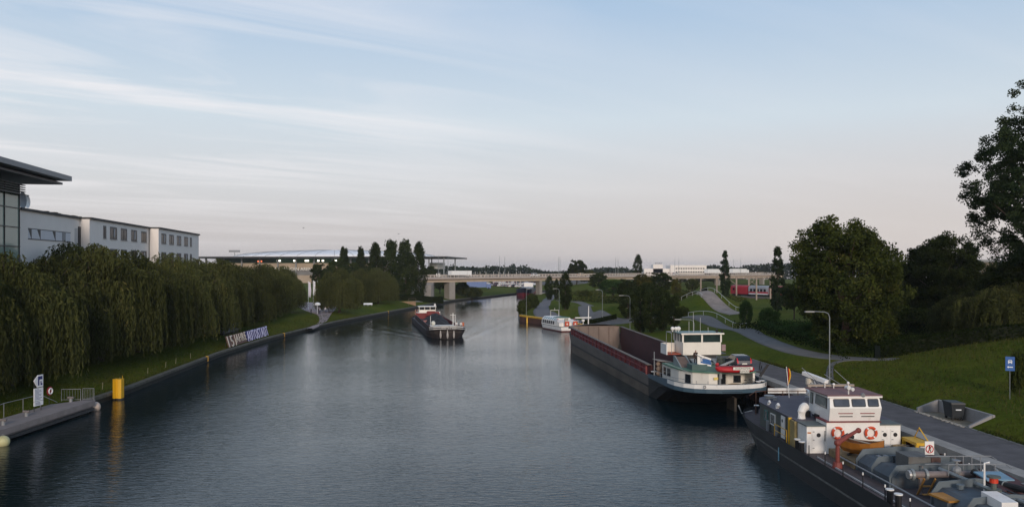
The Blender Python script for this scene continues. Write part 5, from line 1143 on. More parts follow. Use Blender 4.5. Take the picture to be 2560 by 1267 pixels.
# hold with coamings
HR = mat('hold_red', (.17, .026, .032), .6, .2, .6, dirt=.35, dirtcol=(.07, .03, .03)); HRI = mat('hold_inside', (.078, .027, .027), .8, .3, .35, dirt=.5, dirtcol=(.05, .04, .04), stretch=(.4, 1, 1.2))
def zd(s): return interp([(p[0], p[3]) for p in stB], s)
H0, H1, HW = 13.5, 61.5, 4.42
for sd, nm in ((1, 'port'), (-1, 'star')):
    mb = MB(); mb.loft([[(s, sd*HW, zd(s)-.05), (s, sd*HW, zd(s)+1.12), (s, sd*(HW-.12), zd(s)+1.12), (s, sd*(HW-.12), -.4)] for s in range(13, 63, 2)], False, False); mb.m(0)
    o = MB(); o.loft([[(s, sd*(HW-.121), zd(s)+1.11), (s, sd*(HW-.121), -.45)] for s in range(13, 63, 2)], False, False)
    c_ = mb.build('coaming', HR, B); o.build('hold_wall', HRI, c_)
    for s in np.arange(H0+.5, H1, 2.4): MB().box(s-.04, s+.04, *sorted((sd*HW, sd*(HW+.17))), zd(s)-.02, zd(s)+1.08).build('bracket', mat('bracket_red', (.28, .075, .075), .6, .2, 1), c_)
    mb = MB(); a_, b_ = sorted((sd*(HW+.002), sd*(HW+.2))); mb.loft([[(s, a_, zd(s)+.52), (s, b_, zd(s)+.52), (s, b_, zd(s)+.60), (s, a_, zd(s)+.60)] for s in range(14, 62, 4)]); mb.build('stringer', MATS['bracket_red'], c_)
    mb = MB(); a_, b_ = sorted((sd*(HW-.22), sd*(HW+.26))); mb.loft([[(s, a_, zd(s)+1.121), (s, b_, zd(s)+1.121), (s, b_, zd(s)+1.20), (s, a_, zd(s)+1.20)] for s in range(13, 63, 2)]); mb.build('coaming_cap', mat('cap_brown_grey', (.15, .12, .10), .8, .25, 1, dirt=.3), c_)
BROWNG = mat('bulkhead_beige', (.20, .155, .13), .8, .18, .5, dirt=.4, dirtcol=(.14, .10, .08))
fb = MB().box(H1, H1+.2, -HW+.13, HW-.13, -.4, zd(61)+1.25).build('front_bulkhead', BROWNG, B)
for y in (-2.4, -.6, 1.2, 2.9): MB().box(H1-.08, H1-.002, y-.05, y+.05, -.4, zd(61)+1.1).build('seam_rib', mat('seam', (.12, .085, .075), .8, .2, 2), fb)
MB().loft([[(H1+.2+dx_, y, zd(61)+1.25+.35*(1-(y/4.1)**2)*q+dz) for y in (-4.3, -3, -1.5, 0, 1.5, 3, 4.3)] for dx_, q, dz in ((-.5, 1, .0), (1.6, .8, -.05), (2.2, .5, -.6))], False, False).build('fore_hatch', mat('canvas_grey', (.26, .22, .19), .85, .15, 1), B)
MB().box(H0-.2, H0, -HW, HW, -.4, 3.25).build('aft_bulkhead', HRI, B)
MB().face((H0, -HW, -.4), (H1, -HW, -.4), (H1, HW, -.4), (H0, HW, -.4)).build('hold_floor', mat('hold_floor', (.07, .055, .05), .9, .3, .5, dirt=.4), B)
# bow gear
mb = MB().cyl((64.6, .6, 3.1), (64.2, .6, 7.4), .12, .07, n=8); mb.build('bow_mast', WHITE, B)
mb = MB().cyl((64.2, 1.6, 3.1), (64.2, 1.6, 5.0), .07, n=6).cyl((64.2, 1.6, 4.7), (64.2, 1.6, 5.05), .28, n=10).cb((64.2, 1.6, 5.35), (.25, 3.0, .16), rz=R(10)); mb.build('radar', WHITE, B)
MB().box(63, 65, -3, -1.5, 3.0, 3.9).build('anchor_winch', DARK, B)
mb = MB().box(63.4, 64.4, 2.4, 3.4, 2.9, 3.7).cyl((64.4, 2.9, 3.6), (66.5, 1.0, 3.6), .05); mb.build('bow_gear', BLACK, B)
MB().prism([(66.5, 2.55), (67.6, 1.85), (68.2, 1.0), (68.3, .9), (66.5, 2.2)], 3.0, 3.75).build('bow_bulwark', TEALB, B)
# aft accommodation
CREAMB = mat('barge_cream', (.74, .70, .62), .5, .06, 1.2, dirt=.18, dirtcol=(.3, .22, .14)); GREENR = mat('green_roof', (.085, .19, .13), .6, .15, .8, dirt=.3, dirtcol=(.10, .12, .1))
ap = [(2.9, -3.35), (11.2, -3.35), (11.2, 3.5), (9.6, 3.55), (6.2, 3.3), (4.2, 2.5), (3.1, 1.2), (2.9, .35)]
MB().prism([(4.6, -3.35), (11.2, -3.35), (11.2, 3.5), (9.6, 3.55), (6.2, 3.3), (4.2, 2.5), (3.1, 1.2), (2.95, .35), (4.6, .35)], 2.05, 3.62).build('aft_house', CREAMB, B)
MB().prism([(2.6, -3.55), (11.2, -3.5), (11.2, 3.55), (9.5, 3.65), (6.1, 3.42), (4.0, 2.62), (2.9, 1.25), (2.6, .3)], 3.621, 3.74).build('aft_roof', GREENR, B)
MB().box(2.65, 4.59, -3.42, -3.2, 2.05, 3.62).build('side_screen', CREAMB, B)
MB().cyl((3.0, .1, 2.05), (3.0, .1, 3.62), .14, n=10).build('pillar', GREYM, B)
MB().box(3.2, 10.8, 3.3, 3.32, 3.745, 3.79).build('roof_edge', CREAMB, B)
def bwin(p0, p1, z0, z1):          # window between two plan points on a wall
    p0, p1 = Vector(p0), Vector(p1); d = (p1-p0).normalized(); n = Vector((-d.y, d.x))
    if n.dot((p0+p1)/2-Vector((6.5, 0))) < 0: n = -n
    a = MB().ext([(p0.x, p0.y, z0), (p1.x, p1.y, z0), (p1.x, p1.y, z1), (p0.x, p0.y, z1)], (n.x*.04, n.y*.04, 0)).build('window', DARK, B)
    i0, i1 = p0+d*.07, p1-d*.07
    MB().ext([(i0.x+n.x*.041, i0.y+n.y*.041, z0+.07), (i1.x+n.x*.041, i1.y+n.y*.041, z0+.07), (i1.x+n.x*.041, i1.y+n.y*.041, z1-.07), (i0.x+n.x*.041, i0.y+n.y*.041, z1-.07)], (n.x*.01, n.y*.01, 0)).build('pane', GLASS, a)
bwin((10.6, 3.52), (9.7, 3.548), 2.55, 3.4); bwin((9.3, 3.53), (8.4, 3.46), 2.55, 3.4); bwin((5.2, 2.9), (4.45, 2.6), 2.4, 3.3)
bwin((4.6, -.25), (4.6, -1.15), 2.25, 3.3); bwin((4.6, -1.95), (4.6, -2.75), 2.4, 3.15)
MB().box(4.5, 4.58, -1.7, -1.25, 2.05, 3.45).build('door', CREAMB, B)
MB().prism([(2.88, .75), (2.94, .3), (2.90, .3), (2.84, .75)], 2.95, 3.2).build('yellow_poster', mat('poster', (.7, .55, .15), .7, .2, 4), B)
mb = MB()
for s, y in ((1.4, 1.9), (1.9, 2.9), (2.9, 3.75), (4.4, 4.45), (6, 4.7), (8, 4.72), (10, 4.72)): mb.cyl((s, y, 2.1), (s, y, 3.05), .025, n=5)
mb.tube([(2.9, 3.75, 3.05), (4.4, 4.45, 3.05), (6, 4.7, 3.05), (10, 4.72, 3.05)], .025, 5); mb.build('handrail', GREYM, B)
mb = MB(); mb.box(.9, 1.0, -3.2, 3.0, 2.1, 2.72); mb.build('stern_bench', mat('bench_grey', (.09, .11, .12), .7, .15, 1), B)
rope_coil('rope_coil', B, (2.6, -1.35, 2.1), .75, 6, mat('rope_tan', (.28, .19, .09), .95, .3, 6))
bollard(B, 1.6, -3.3, 2.1, .8, .2); bollard(B, 2.1, -3.9, 2.1, .8, .2); bollard(B, 12.3, 4.2, 2.1, .5, .2); bollard(B, .9, 2.5, 2.1, .5, .12)
# green deck furniture: companionway, hatches, chute
xp = MB().ext([(6.6, 2.9, 3.74), (9.2, 2.9, 3.74), (9.2, 2.9, 4.75), (8.8, 2.9, 4.75)], (0, -.12, 0)); xp.ext([(6.6, 1.6, 3.74), (9.2, 1.6, 3.74), (9.2, 1.6, 4.75), (8.8, 1.6, 4.75)], (0, .12, 0)); xp.build('companionway', mat('comp_grey', (.22, .25, .25), .6, .12, 1), B)
MB().ext([(6.6, 1.72, 3.76), (8.95, 1.72, 4.6), (8.95, 2.78, 4.6), (6.6, 2.78, 3.76)], (0, 0, .04)).build('companion_slope', mat('wood_brown', (.16, .11, .085), .8, .2, 2), B)
MB().box(4.3, 5.9, .9, 2.5, 3.74, 4.3).build('green_chest', mat('teal_chest', (.065, .115, .105), .6, .15, 1), B)
for y in (-.1, .95): MB().ext([(8.2, y, 3.85), (8.2, y-.95, 3.85), (9.6, y-.95, 4.25), (9.6, y, 4.25)], (0, 0, .08)).build('skylight', mat('skylight_grey', (.17, .21, .24), .4, .1, 1), B)
MB().ext([(8.2, -1.4, 3.85), (8.2, -2.6, 3.85), (9.6, -2.6, 4.25), (9.6, -1.4, 4.25)], (0, 0, .08)).build('skylight', MATS['skylight_grey'], B)
mb = MB()
for i in range(7):
    t = i/6; mb.v  # arched canvas roof over the hold end
mb.loft([[(s, y, 3.3+.75*math.sin(math.pi*(y-2.2)/4.2*.5+.6)*.9) for y in (1.9, 2.6, 3.3, 4.0)] for s in (11.3, 12.3, 13.4)], False, False)
o = mb.build('canvas_hood', MATS['canvas_grey'], B); o.modifiers.new('t', 'SOLIDIFY').thickness = .05
mb = MB()
for i in range(5): mb.sph((11.9+.12*math.sin(i*2), 3.55+.2*math.cos(i*3), 2.5+.25*i), .28, 8, 5)
mb.build('bundle', mat('bundle_tan', (.26, .19, .14), .95, .2, 3), B)
MB().cyl((11.6, 4.3, 2.2), (11.6, 4.3, 4.9), .05).build('side_pole', GREYM, B)
mb = MB()
for q in range(4): mb.cyl((12.4, 3.6, 2.2+.4*q), (12.4, 4.0, 2.2+.4*q), .03, n=5)
mb.cyl((12.4, 3.6, 2.1), (12.4, 3.6, 3.7), .03, n=5).cyl((12.4, 4.0, 2.1), (12.4, 4.0, 3.7), .03, n=5); mb.build('ladder', GREYM, B)
# wheelhouse
W0, W1, WQ0, WQ1 = 10.4, 13.4, 1.42, -2.88
MB().box(W0, W1, WQ1, WQ0, 4.62, 6.0).build('wheelhouse', CREAMB, B)
MB().box(W0+.4, W1-.2, WQ1+.4, WQ0-.4, 3.75, 4.615).build('wheelhouse_base', DARK, B)
mb = MB()
for s, y in ((W0, WQ0), (W0, WQ1), (W1, WQ0), (W1, WQ1), (W0, (WQ0+WQ1)/2), (W0+1.1, WQ0), (W0+2.0, WQ0)): mb.box(s-.06 if s != W0 else s, s+.12, y-.09, y+.09, 6.003, 6.9)
mb.build('window_post', CREAMB, B)
MB().box(W0+.03, W1, WQ1+.05, WQ0-.05, 6.003, 6.88).build('wheelhouse_glass', mat('teal_glass', (.02, .035, .035), .06, .4, .8, spec=.8), B)
MB().box(W0-.25, W1+.25, WQ1-.25, WQ0+.25, 6.903, 7.0).build('wheelhouse_roof', mat('teal_roof', (.17, .26, .25), .6, .1, 1), B)
mb = MB().box(W0-.27, W0-.2, WQ1-.27, WQ0+.27, 6.86, 7.02).build('roof_fascia', CREAMB, B)
wg = MB().box(11.0, 13.0, WQ0+.003, WQ0+1.6, 4.62, 4.72).build('bridge_wing', mat('wing_red', (.35, .07, .035), .6, .15, 2), B)
MB().box(10.9, 13.0, WQ0+1.601, WQ0+1.7, 4.62, 5.75).build('wing_screen', WHITE, wg)
MB().box(13.0, 13.08, WQ0+.1, WQ0+1.7, 4.62, 5.75).build('wing_screen', CREAMB, wg)
mb = MB()
for s in (11.0, 12.9): mb.cyl((s, WQ0+1.1, 4.7), (s, WQ0+1.1, 7.0), .03, n=5)
mb.tube([(11.0, WQ0+1.1, 7.0), (12.9, WQ0+1.1, 7.0), (12.9, WQ0+.1, 7.0)], .05, 5); mb.build('wing_frame', GREYM, B)
MB().box(10.8, 12.8, WQ1-.75, WQ1-.003, 4.62, 4.72).build('bridge_wing', DARK, B)
MB().box(10.7, 10.78, WQ1-.65, WQ1-.2, 5.0, 5.7).build('lamp_box', mat('pinkish', (.3, .2, .2), .6, .1, 2), B)
for y, r_ in ((1.9, .22), (1.5, .22), (1.2, .25)): MB().cyl((12.6, y, 7.0), (12.6, y, 7.2), .05).sph((12.6, y, 7.35), r_).build('radome', WHITE, B)
for y, h in ((-1.1, 1.6), (-.3, 2.2), (.2, 1.2), (-2.0, .5)): MB().cyl((12.0, y, 7.0), (12.0, y, 7.0+h), .014, n=5).build('whip_aerial', WHITE, B)
mb = MB().cyl((11.2, -2.7, 7.0), (11.2, -2.7, 7.35), .12).cyl((11.2, -3.3, 7.0), (11.2, -3.3, 7.3), .1); mb.build('horn', BLACK, B)
# crane with red tender, car, flag, person and bicycles on the freight barge
mb = MB().cyl((2.75, .12, 3.1), (2.75, .12, 4.35), .17, .15, n=10).tube([(2.75, .12, 4.3), (3.1, -.8, 4.6), (3.5, -1.55, 4.78)], [.17, .13, .1], 8); mb.build('crane', mat('crane_grey', (.26, .27, .27), .5, .1, 2), B)
def place(M, loc): return M @ Vector(loc)
tn_ = thing('tender_boat', 'bright red hard tender hanging across the freight barge stern with white name plates', 'tender', place(BM, (2.35, -1.15, 3.70)), B.rotation_euler.z-R(90))
# local x along the tender (to the right in the picture)
secs_ = []
for s, w_, h, kz in ((-1.95, .08, .62, .42), (-1.75, .42, .68, .14), (-1.2, .62, .70, .04), (0, .68, .66, .0), (1.3, .66, .64, .02), (1.8, .6, .62, .1), (1.95, .35, .58, .2)):
    secs_.append([(s, w_*math.cos(a)*1.0, kz+(h-kz)*(.5-.5*math.sin(a)) if False else kz+(h-kz)*(math.sin(a)*.5+.5)) for a in [R(q) for q in (-90, -50, -15, 15, 50, 90, 130, 165, 195, 230)]])
TRED = mat('tender_red', (.44, .018, .022), .45, .12, 1, dirt=.1)
MB().loft(secs_).build('hull', TRED, tn_, smooth=True)
MB().box(-1.4, 1.6, -.3, .3, .655, .70).build('cover', mat('tender_dark', (.2, .015, .02), .6, .1, 2), tn_)
PLATE = mat('plate_white', (.72, .70, .62), .7, .05, 2)
for x0, x1, z0, z1, s_ in ((-.40, 1.58, .38, .66, 'WARSINGSFEHN'), (.30, 1.25, .08, .36, 'RAMONA')):
    pl = MB().box(x0, x1, -.76, -.70, z0, z1).build('name_plate', PLATE, tn_)
    text('lettering', s_, .265, BLACK, pl, ((x0+x1)/2, -.762, (z0+z1)/2), (R(90), 0, 0), .004, sx=.83 if len(s_) > 8 else .80)
def car(name, label, loc, rz, paint, group=None, detail=True, van=0, sc=1.0):
    c = thing(name, label, 'car', loc, rz, group); c.scale = (sc, sc, sc)
    h = 1.46+.25*van
    prof = [(-2.05, .30), (-2.1, .62), (-2.0, .98), (-1.72, h-.12), (-1.45, h), (.25, h), (1.0, 1.0), (1.85, .86), (2.08, .62), (2.05, .3)]
    secs_ = []
    for k, (yy_, zs) in enumerate(((-.86, 0), (-.80, 1), (.80, 1), (.86, 0))):
        secs_.append([(x, (yy_ if z < 1.0 else yy_*(1-.16*(z-1.0)/.46))*(1 if zs == 0 else .995), z) for x, z in prof])
    MB().loft([secs_[0], secs_[3]]).build('body', paint, c, bevel=.07)
    gl = MB()
    for sd in (-1, 1):
        pts = [(-1.62, 1.02), (-1.5, h-.14), (.15, h-.12), (.82, 1.02)]
        gl.ext([(x, sd*(.862 if z < 1.05 else .862*(1-.16*(z-1)/.46)+.004), z) for x, z in pts], (0, sd*.012, 0))
    gl.build('side_window', GLASS, c)
    MB().ext([(-1.985, -.68, 1.03), (-1.985, .68, 1.03), (-1.76, .62, h-.15), (-1.76, -.62, h-.15)], (-.03, 0, .01)).build('rear_window', GLASS, c)
    MB().ext([(.98, -.7, 1.03), (.98, .7, 1.03), (.33, .62, h-.04), (.33, -.62, h-.04)], (.03, 0, .03)).build('windscreen', GLASS, c)
    for x in (-1.3, 1.3):
        for sd in (-1, 1):
            w_ = MB().cyl((x, sd*.70, .31), (x, sd*.885, .31), .31, n=16).build('wheel', RUBBER, c)
            if detail: MB().cyl((x, sd*.886, .31), (x, sd*.90, .31), .19, n=12).build('rim', GALV, w_)
    TL = mat('tail_light', (.5, .02, .03), .3, .1, 3)
    for sd in (-1, 1):
        MB().ext([(-2.085, sd*.80, .72), (-2.085, sd*.60, .72), (-1.99, sd*.66, 1.02), (-1.80, sd*.70, h-.2), (-1.80, sd*.77, h-.2), (-2.03, sd*.82, 1.0)], (-.035, 0, 0)).build('tail_light', TL, c)
        if detail: MB().box(2.03, 2.09, sd*.72-.14, sd*.72+.14, .62, .76).build('headlight', WHITE, c)
    if detail:
        pl = MB().box(-2.135, -2.10, -.27, .27, .60, .73).build('number_plate', PLATE, c); MB().box(-2.12, -2.0, -.85, .85, .3, .52).build('bumper', BLACK, c)
    return c
CARD = mat('car_blue_black', (.012, .016, .03), .25, .2, 1, spec=.7)
car('parked_car', 'dark blue hatchback parked on the freight barge roof above the red tender', place(BM, (6.0, -3.05, 3.75)), B.rotation_euler.z+R(-4), CARD, sc=.95)
mb = MB()
for q in range(3): mb.tube([(4.4+.4*q, -5.1, 3.8+.3*q), (5.4+.3*q, -5.3, 3.2)], .05, 5)
mb.box(3.4, 7.5, -4.4, -3.5, 3.55, 3.73).build('car_platform', DARK, B)
MB().cb((3.5, -4.75, 3.75), (.1, .25, 1.5), rx=R(35)).build('loading_ramp', BLACK, B)
mb = MB()
for i in range(9): mb.sph((8.3+.3*math.sin(i*2.1), -2.2+.28*math.cos(i*1.7), 4.0+.12*(i % 4)), .32, 8, 5)
mb.build('tarp_pile', mat('tarp_green', (.07, .08, .065), .9, .3, 3), B)
fg = thing('banner', 'white and blue banner with the letter E on a slanting pole above the barge roof', 'banner', place(BM, (4.6, 1.9, 4.35)), B.rotation_euler.z-R(90))
mb = MB(); mb.cyl((-.2, 0, 1.0), (2.1, 0, -.12), .04, n=6); mb.build('pole', GALV, fg)
MB().sph((2.15, 0, -.1), .22, 10, 6).build('red_ball', TRED, fg)
mb = MB()
for i in range(4):
    a, b_, c0, c1 = i/4, (i+1)/4, 0, 1
    for j in range(3):
        u0, u1 = (0, .22, .82, 1.0)[j], (0, .22, .82, 1.0)[j+1]
        def fp_(t, u): return (0.05+t*1.45, .06*math.sin(t*6), .93-.46*t-u*(1.05-.25*t)-.05*t+.12)
        mb.m(1 if (j == 1 and i > 0) else 0); mb.face(fp_(a, u0), fp_(b_, u0), fp_(b_, u1), fp_(a, u1))
o = mb.build('cloth', [WHITE, mat('banner_blue', (.03, .11, .30), .7, .1, 2)], fg); o.modifiers.new('t', 'SOLIDIFY').thickness = .012
text('lettering', 'E', .5, WHITE, fg, (.52, -.03, .42), (R(90), R(12), 0), .01)
pm = person_mesh((.05, .03, .025), (.03, .03, .035), cap=(.09, .065, .04))
tag(link('person', pm, None, place(BM, (7.4, 1.05, 3.74)), B.rotation_euler.z+math.pi), 'person in a dark brown jacket and cap standing behind the blue banner', 'person')
def bicycle(label, loc, rz, col):
    b = thing('bicycle', label, 'bicycle', loc, rz, 'bicycles on the barge stern')
    for x in (-.52, .52): 
        w_ = MB().torus((x, 0, .34), .32, .022, (0, 1, 0), 22, 5)
        for k in range(6): a = k*math.pi/6; w_.cyl((x-.31*math.cos(a), 0, .34-.31*math.sin(a)), (x+.31*math.cos(a), 0, .34+.31*math.sin(a)), .004, n=3)
        w_.build('wheel', RUBBER, b)
    mb = MB()
    for p in ([(-.52, 0, .34), (-.08, 0, .32), (.38, 0, .78), (-.2, 0, .84), (-.08, 0, .32)], [(-.52, 0, .34), (-.2, 0, .84)], [(.52, 0, .34), (.36, 0, .95)]): mb.tube(p, .02, 5)
    mb.build('frame', col, b)
    MB().tube([(.30, -.28, 1.0), (.38, -.1, .98), (.38, .1, .98), (.30, .28, 1.0)], .017, 5).build('handlebar', GALV, b)
    MB().cb((-.22, 0, .93), (.26, .14, .06)).build('saddle', BLACK, b)
bicycle('silver framed bicycle leaning on the barge stern, left of the black one', place(BM, (2.1, -2.35, 2.1)), B.rotation_euler.z+R(-60), GALV)
bicycle('black framed bicycle on the barge stern beside the side screen', place(BM, (2.3, -2.95, 2.1)), B.rotation_euler.z+R(-72), BLACK)
# ======== boat C: loaded coal barge under way, bow towards the camera
CB = thing('coal_barge', 'loaded coal barge with red hold sailing mid canal towards the viewer', 'barge', (-22.9, 212.0, 0), math.atan2(-54, 10.4))
CM = Matrix.Translation(CB.location) @ Euler((0, 0, CB.rotation_euler.z)).to_matrix().to_4x4()
stC = [(0, 1.0, .6, 1.2), (.8, 2.6, 2.0, 1.15), (2.2, 3.6, 3.2, 1.1), (4, 3.95, 3.8, 1.05), (44, 3.95, 3.8, 1.05), (48, 3.95, 3.6, 1.2), (51.5, 3.7, 2.9, 1.5), (53.8, 2.9, 1.9, 1.75), (55.2, 1.5, .8, 1.95), (55.7, .35, .12, 2.0)]
hc = MB(); hull(stC, [(.35, 0), (0, 0), (-.25, 0), (-.33, 1), (-.35, 0), (-1, 0)], L=55.7, fore=1.2, forelen=5).build('hull', [mat('coal_hull', (.05, .042, .042), .7, .3, 1, dirt=.35, dirtcol=(.09, .08, .075)), mat('coal_hull_strake', (.10, .085, .075), .7, .2, 1)], CB)
deckmesh(stC).build('deck', DARK, CB)
mb = MB()
for sd in (1, -1):
    q = [(51.5, 3.72, 1.5), (53.8, 2.92, 1.75), (55.2, 1.52, 1.95), (55.72, .05, 2.0)]
    mb.loft([[(s, sd*w_, z), (s, sd*w_, z+.75), (s-.05, sd*max(.02, w_-.06), z+.75), (s-.05, sd*max(.02, w_-.06), z)] for s, w_, z in q])
mb.build('bow_bulwark', BLACK, CB)
for k, (z0, z1) in enumerate(((.46, .66), (.12, .25))):
    mb = MB()
    for sd in (1, -1):
        q = [(51.9, 3.60, 1.56), (53.8, 2.95, 1.75), (55.2, 1.56, 1.95), (55.78, .08, 2.0)]
        mb.loft([[(s+.02, sd*w_, z+z0), (s+.02, sd*w_, z+z1), (s-.03, sd*max(.01, w_-.03), z+z1), (s-.03, sd*max(.01, w_-.03), z+z0)] for s, w_, z in q])
    mb.build('bow_stripe', WHITE, CB)
for y in (-1.6, -.3, 1.0): 
    s = 55.5-abs(y)*.55; MB().tube([(s+.25, y, 1.9), (s+.3, y, 1.0), (s+.3, y, .6), (s+.28, y, .2)], [.06, .2, .2, .08], 8).build('fender', mat('fender_grey', (.38, .36, .34), .8, .15, 2), CB)
HRC = mat('coal_hold_red', (.17, .022, .022), .65, .2, .6, dirt=.25)
for sd in (1, -1):
    a_, b_ = sorted((sd*3.1, sd*3.25)); MB().box(7, 46, a_, b_, .9, 2.1).build('coaming', mat('coaming_dark', (.045, .03, .03), .7, .3, 1, dirt=.4), CB)
MB().ext([(6.8, -3.1, .2), (6.8, 3.1, .2), (6.8, 3.1, 2.5), (6.8, -3.1, 2.5)], (.15, 0, 0)).build('aft_bulkhead', HRC, CB)
MB().box(10, 10.15, -.6, 2.6, 2.1, 3.0).build('hold_board', HRC, CB)
mb = MB(); secs_ = []
MB().box(7.0, 13.5, -3.09, 3.09, .85, .92).build('hold_floor', HRC, CB)
for sd in (1, -1): MB().box(7, 46, *sorted((sd*3.04, sd*3.095)), .6, 2.08).build('hold_lining', HRC, CB)
for i in range(23):
    s = 12+34*i/22; hh = .1+2.5*math.sin(math.pi*min(1, max(0, (s-11)/36)))**1.2+.15*math.sin(s*1.9)
    secs_.append([(s, y, .9+max(.05, hh)*max(0, 1-(abs(y)/3.15)**1.6)+.07*math.sin(s*3+y*4)) for y in np.linspace(-3.09, 3.09, 13)])
mb.loft(secs_, False, False).build('coal', mat('coal', (.013, .013, .014), .8, .4, 3, bump=.8), CB)
MB().box(30.4, 30.55, -3.1, .3, 1.6, 2.2).build('hold_board', mat('board_pink', (.30, .14, .13), .7, .2, 1), CB)
MB().box(46.1, 49.6, -2.9, 1.9, 1.0, 2.15).build('fore_house', WHITE, CB)
MB().box(46, 49.7, -3.0, 2.0, 2.151, 2.22).build('fore_roof', CREAMB, CB)
for y0, y1 in ((-2.6, -1.9), (-.6, .2), (.5, 1.6)): MB().box(49.603, 49.63, y0, y1, 1.3, 1.95).build('window', GLASS, CB)
MB().sph((46.9, -2.3, 2.65), .45, sc=(1, 1, 1.1)).build('water_tank', mat('tank_pale', (.6, .6, .52), .5, .05, 2), CB)
mb = MB().tube([(50.5, -3.4, 1.4), (51.2, -1.5, 2.0), (51.3, 2.0, 2.2)], .06, 6).box(50.6, 51.4, -.5, .8, 1.5, 2.2); mb.build('anchor_gear', GREYM, CB)
mb = MB()
for y in (-2.9, 2.9): MB().cyl((44, y*.9, 1.2), (44, y*.9, 4.0), .05).build('white_stake', WHITE, CB)
mb.cyl((45.2, 2.0, 2.0), (45.2, 2.0, 4.6), .09).cyl((45.2, 1.4, 4.2), (45.2, 2.6, 4.2), .05); mb.build('fore_mast', WHITE, CB)
for y in (2.3,): MB().box(48.9, 49.5, 3.2, 3.8, 1.6, 2.9).build('orange_box', mat('box_orange', (.42, .10, .03), .6, .1, 2), CB)
MB().box(1.6, 6.6, -2.6, 2.6, 1.1, 2.6).build('aft_house', WHITE, CB)
MB().box(2.2, 5.6, -2.1, 2.1, 2.601, 3.25).build('wheelhouse', CREAMB, CB)
MB().box(2.25, 5.55, -2.05, 2.05, 3.253, 4.0).build('wheelhouse_glass', GLASS, CB)
mb = MB()
for y in (-2.1, -.7, .7, 2.1): mb.box(5.5, 5.62, y-.06, y+.06, 3.253, 4.0)
mb.build('window_post', CREAMB, CB)
MB().box(2.0, 5.9, -2.35, 2.35, 4.003, 4.12).build('wheelhouse_roof', WHITE, CB)
MB().box(6.0, 6.58, -.1, 1.9, 2.601, 2.95).build('red_box', HRC, CB)
for y in (-3.0, -2.5): MB().tube([(4.5, y, 1.2), (4.6, y, 2.4), (5.0, y, 3.3)], .14, 7).build('vent_cowl', mat('cowl_brown', (.35, .20, .15), .6, .1, 2), CB)
MB().sph((3, 2.2, 4.4), .3).build('radome', WHITE, CB)
MB().box(2.0, 4.5, 2.61, 3.4, 1.1, 2.6).build('side_locker', WHITE, CB)
PW = person_mesh((.66, .64, .62), (.02, .02, .025)); 
for i, (s, y, rz, lab) in enumerate(((51.2, 2.0, 0, 'person in a white shirt standing on the coal barge bow, nearer the middle'), (51.5, 2.9, .4, 'person in a white shirt standing on the coal barge bow, by the orange box'))):
    tag(link('person', PW, None, place(CM, (s, y, 1.5)), CB.rotation_euler.z+rz), lab, 'person', 'crew on the coal barge')
# ======== boat D: white passenger boat
D = thing('passenger_boat', 'white passenger launch with slanted roof windows moored before the freight barge bow', 'boat', (8.1, 190.2, 0), math.atan2(-.944, .33)); D.scale = (.83, 1, 1.0)
stD = [(0, .25, .1, 1.35), (1, 1.2, .9, 1.25), (2.6, 2.0, 1.7, 1.2), (4.5, 2.35, 2.2, 1.15), (15.5, 2.35, 2.25, 1.15), (17.5, 2.25, 2.1, 1.15)]
hull(stD, [(.02, 0), (0, 1), (-.08, 1), (-.09, 0), (-.78, 0), (-.80, 2), (-1, 2)], keel=-.6, L=17.5).build('hull', [WHITE, mat('strake_green', (.04, .055, .05), .6, .2, 2), mat('waterline_red', (.10, .02, .02), .6, .2, 2)], D)
deckmesh(stD).build('deck', CREAMB, D)
cp_ = [(-2.15, 1.1), (-2.0, 2.25), (-1.35, 2.85), (1.35, 2.85), (2.0, 2.25), (2.15, 1.1)]
MB().loft([[(s, y, z) for y, z in cp_] for s in (3.0, 13.2)]).build('cabin', WHITE, D)
for sd in (-1, 1):
    for k in range(6):
        s = 3.7+1.5*k; MB().ext([(s, sd*2.125, 1.35), (s+1.05, sd*2.125, 1.35), (s+1.05, sd*2.03, 2.1), (s, sd*2.03, 2.1)], (0, sd*.02, 0)).build('window', BLACK, D)
        MB().ext([(s, sd*1.93, 2.34), (s+1.15, sd*1.93, 2.34), (s+1.15, sd*1.45, 2.78), (s, sd*1.45, 2.78)], (0, sd*.02, .02)).build('roof_window', mat('sky_window', (.25, .33, .35), .1, .1, 1, spec=.8), D)
MB().box(9.5, 13.5, -1.3, 1.3, 2.852, 2.98).build('roof_cover', mat('cover_green', (.05, .14, .11), .6, .15, 1), D)
mb = MB().tube([(6.5, -1.0, 2.85), (6.5, -1.0, 4.3), (6.5, 1.0, 4.3), (6.5, 1.0, 2.85)], .06, 6).cyl((6.5, 0, 4.3), (6.5, 0, 4.8), .04); mb.build('mast_frame', CREAMB, D)
MB().prism([(13.203, -2.1), (16.0, -2.15), (16.0, 2.15), (13.203, 2.1)], 1.14, [2.5, 1.95, 1.95, 2.5]).build('aft_cabin', WHITE, D)
mb = MB().tube([(13.4, -2.2, 2.6), (16.2, -2.2, 2.5), (17.2, -2.0, 2.3), (17.2, 2.0, 2.3), (16.2, 2.2, 2.5)], .04, 5)
for s, y in ((15, -2.2), (17.2, -2), (17.2, 0), (17.2, 2), (15, 2.2)): mb.cyl((s, y, 1.15), (s, y, 2.45), .03, n=5)
mb.build('railing', CREAMB, D)
ORD = mat('orange_red', (.52, .075, .03), .6, .1, 2)
for y in (-.75, 1.2):
    f = MB().box(17.28, 17.42, y-.5, y+.5, 1.25, 2.25).build('life_float', ORD, D); MB().cyl((17.43, y, 1.7), (17.45, y, 1.7), .2, n=10).build('badge', CREAMB, f)
MB().box(16.2, 16.6, -1.0, -.2, 2.0, 2.9).build('bench_back', mat('floral', (.35, .33, .28), .8, .4, 8), D)
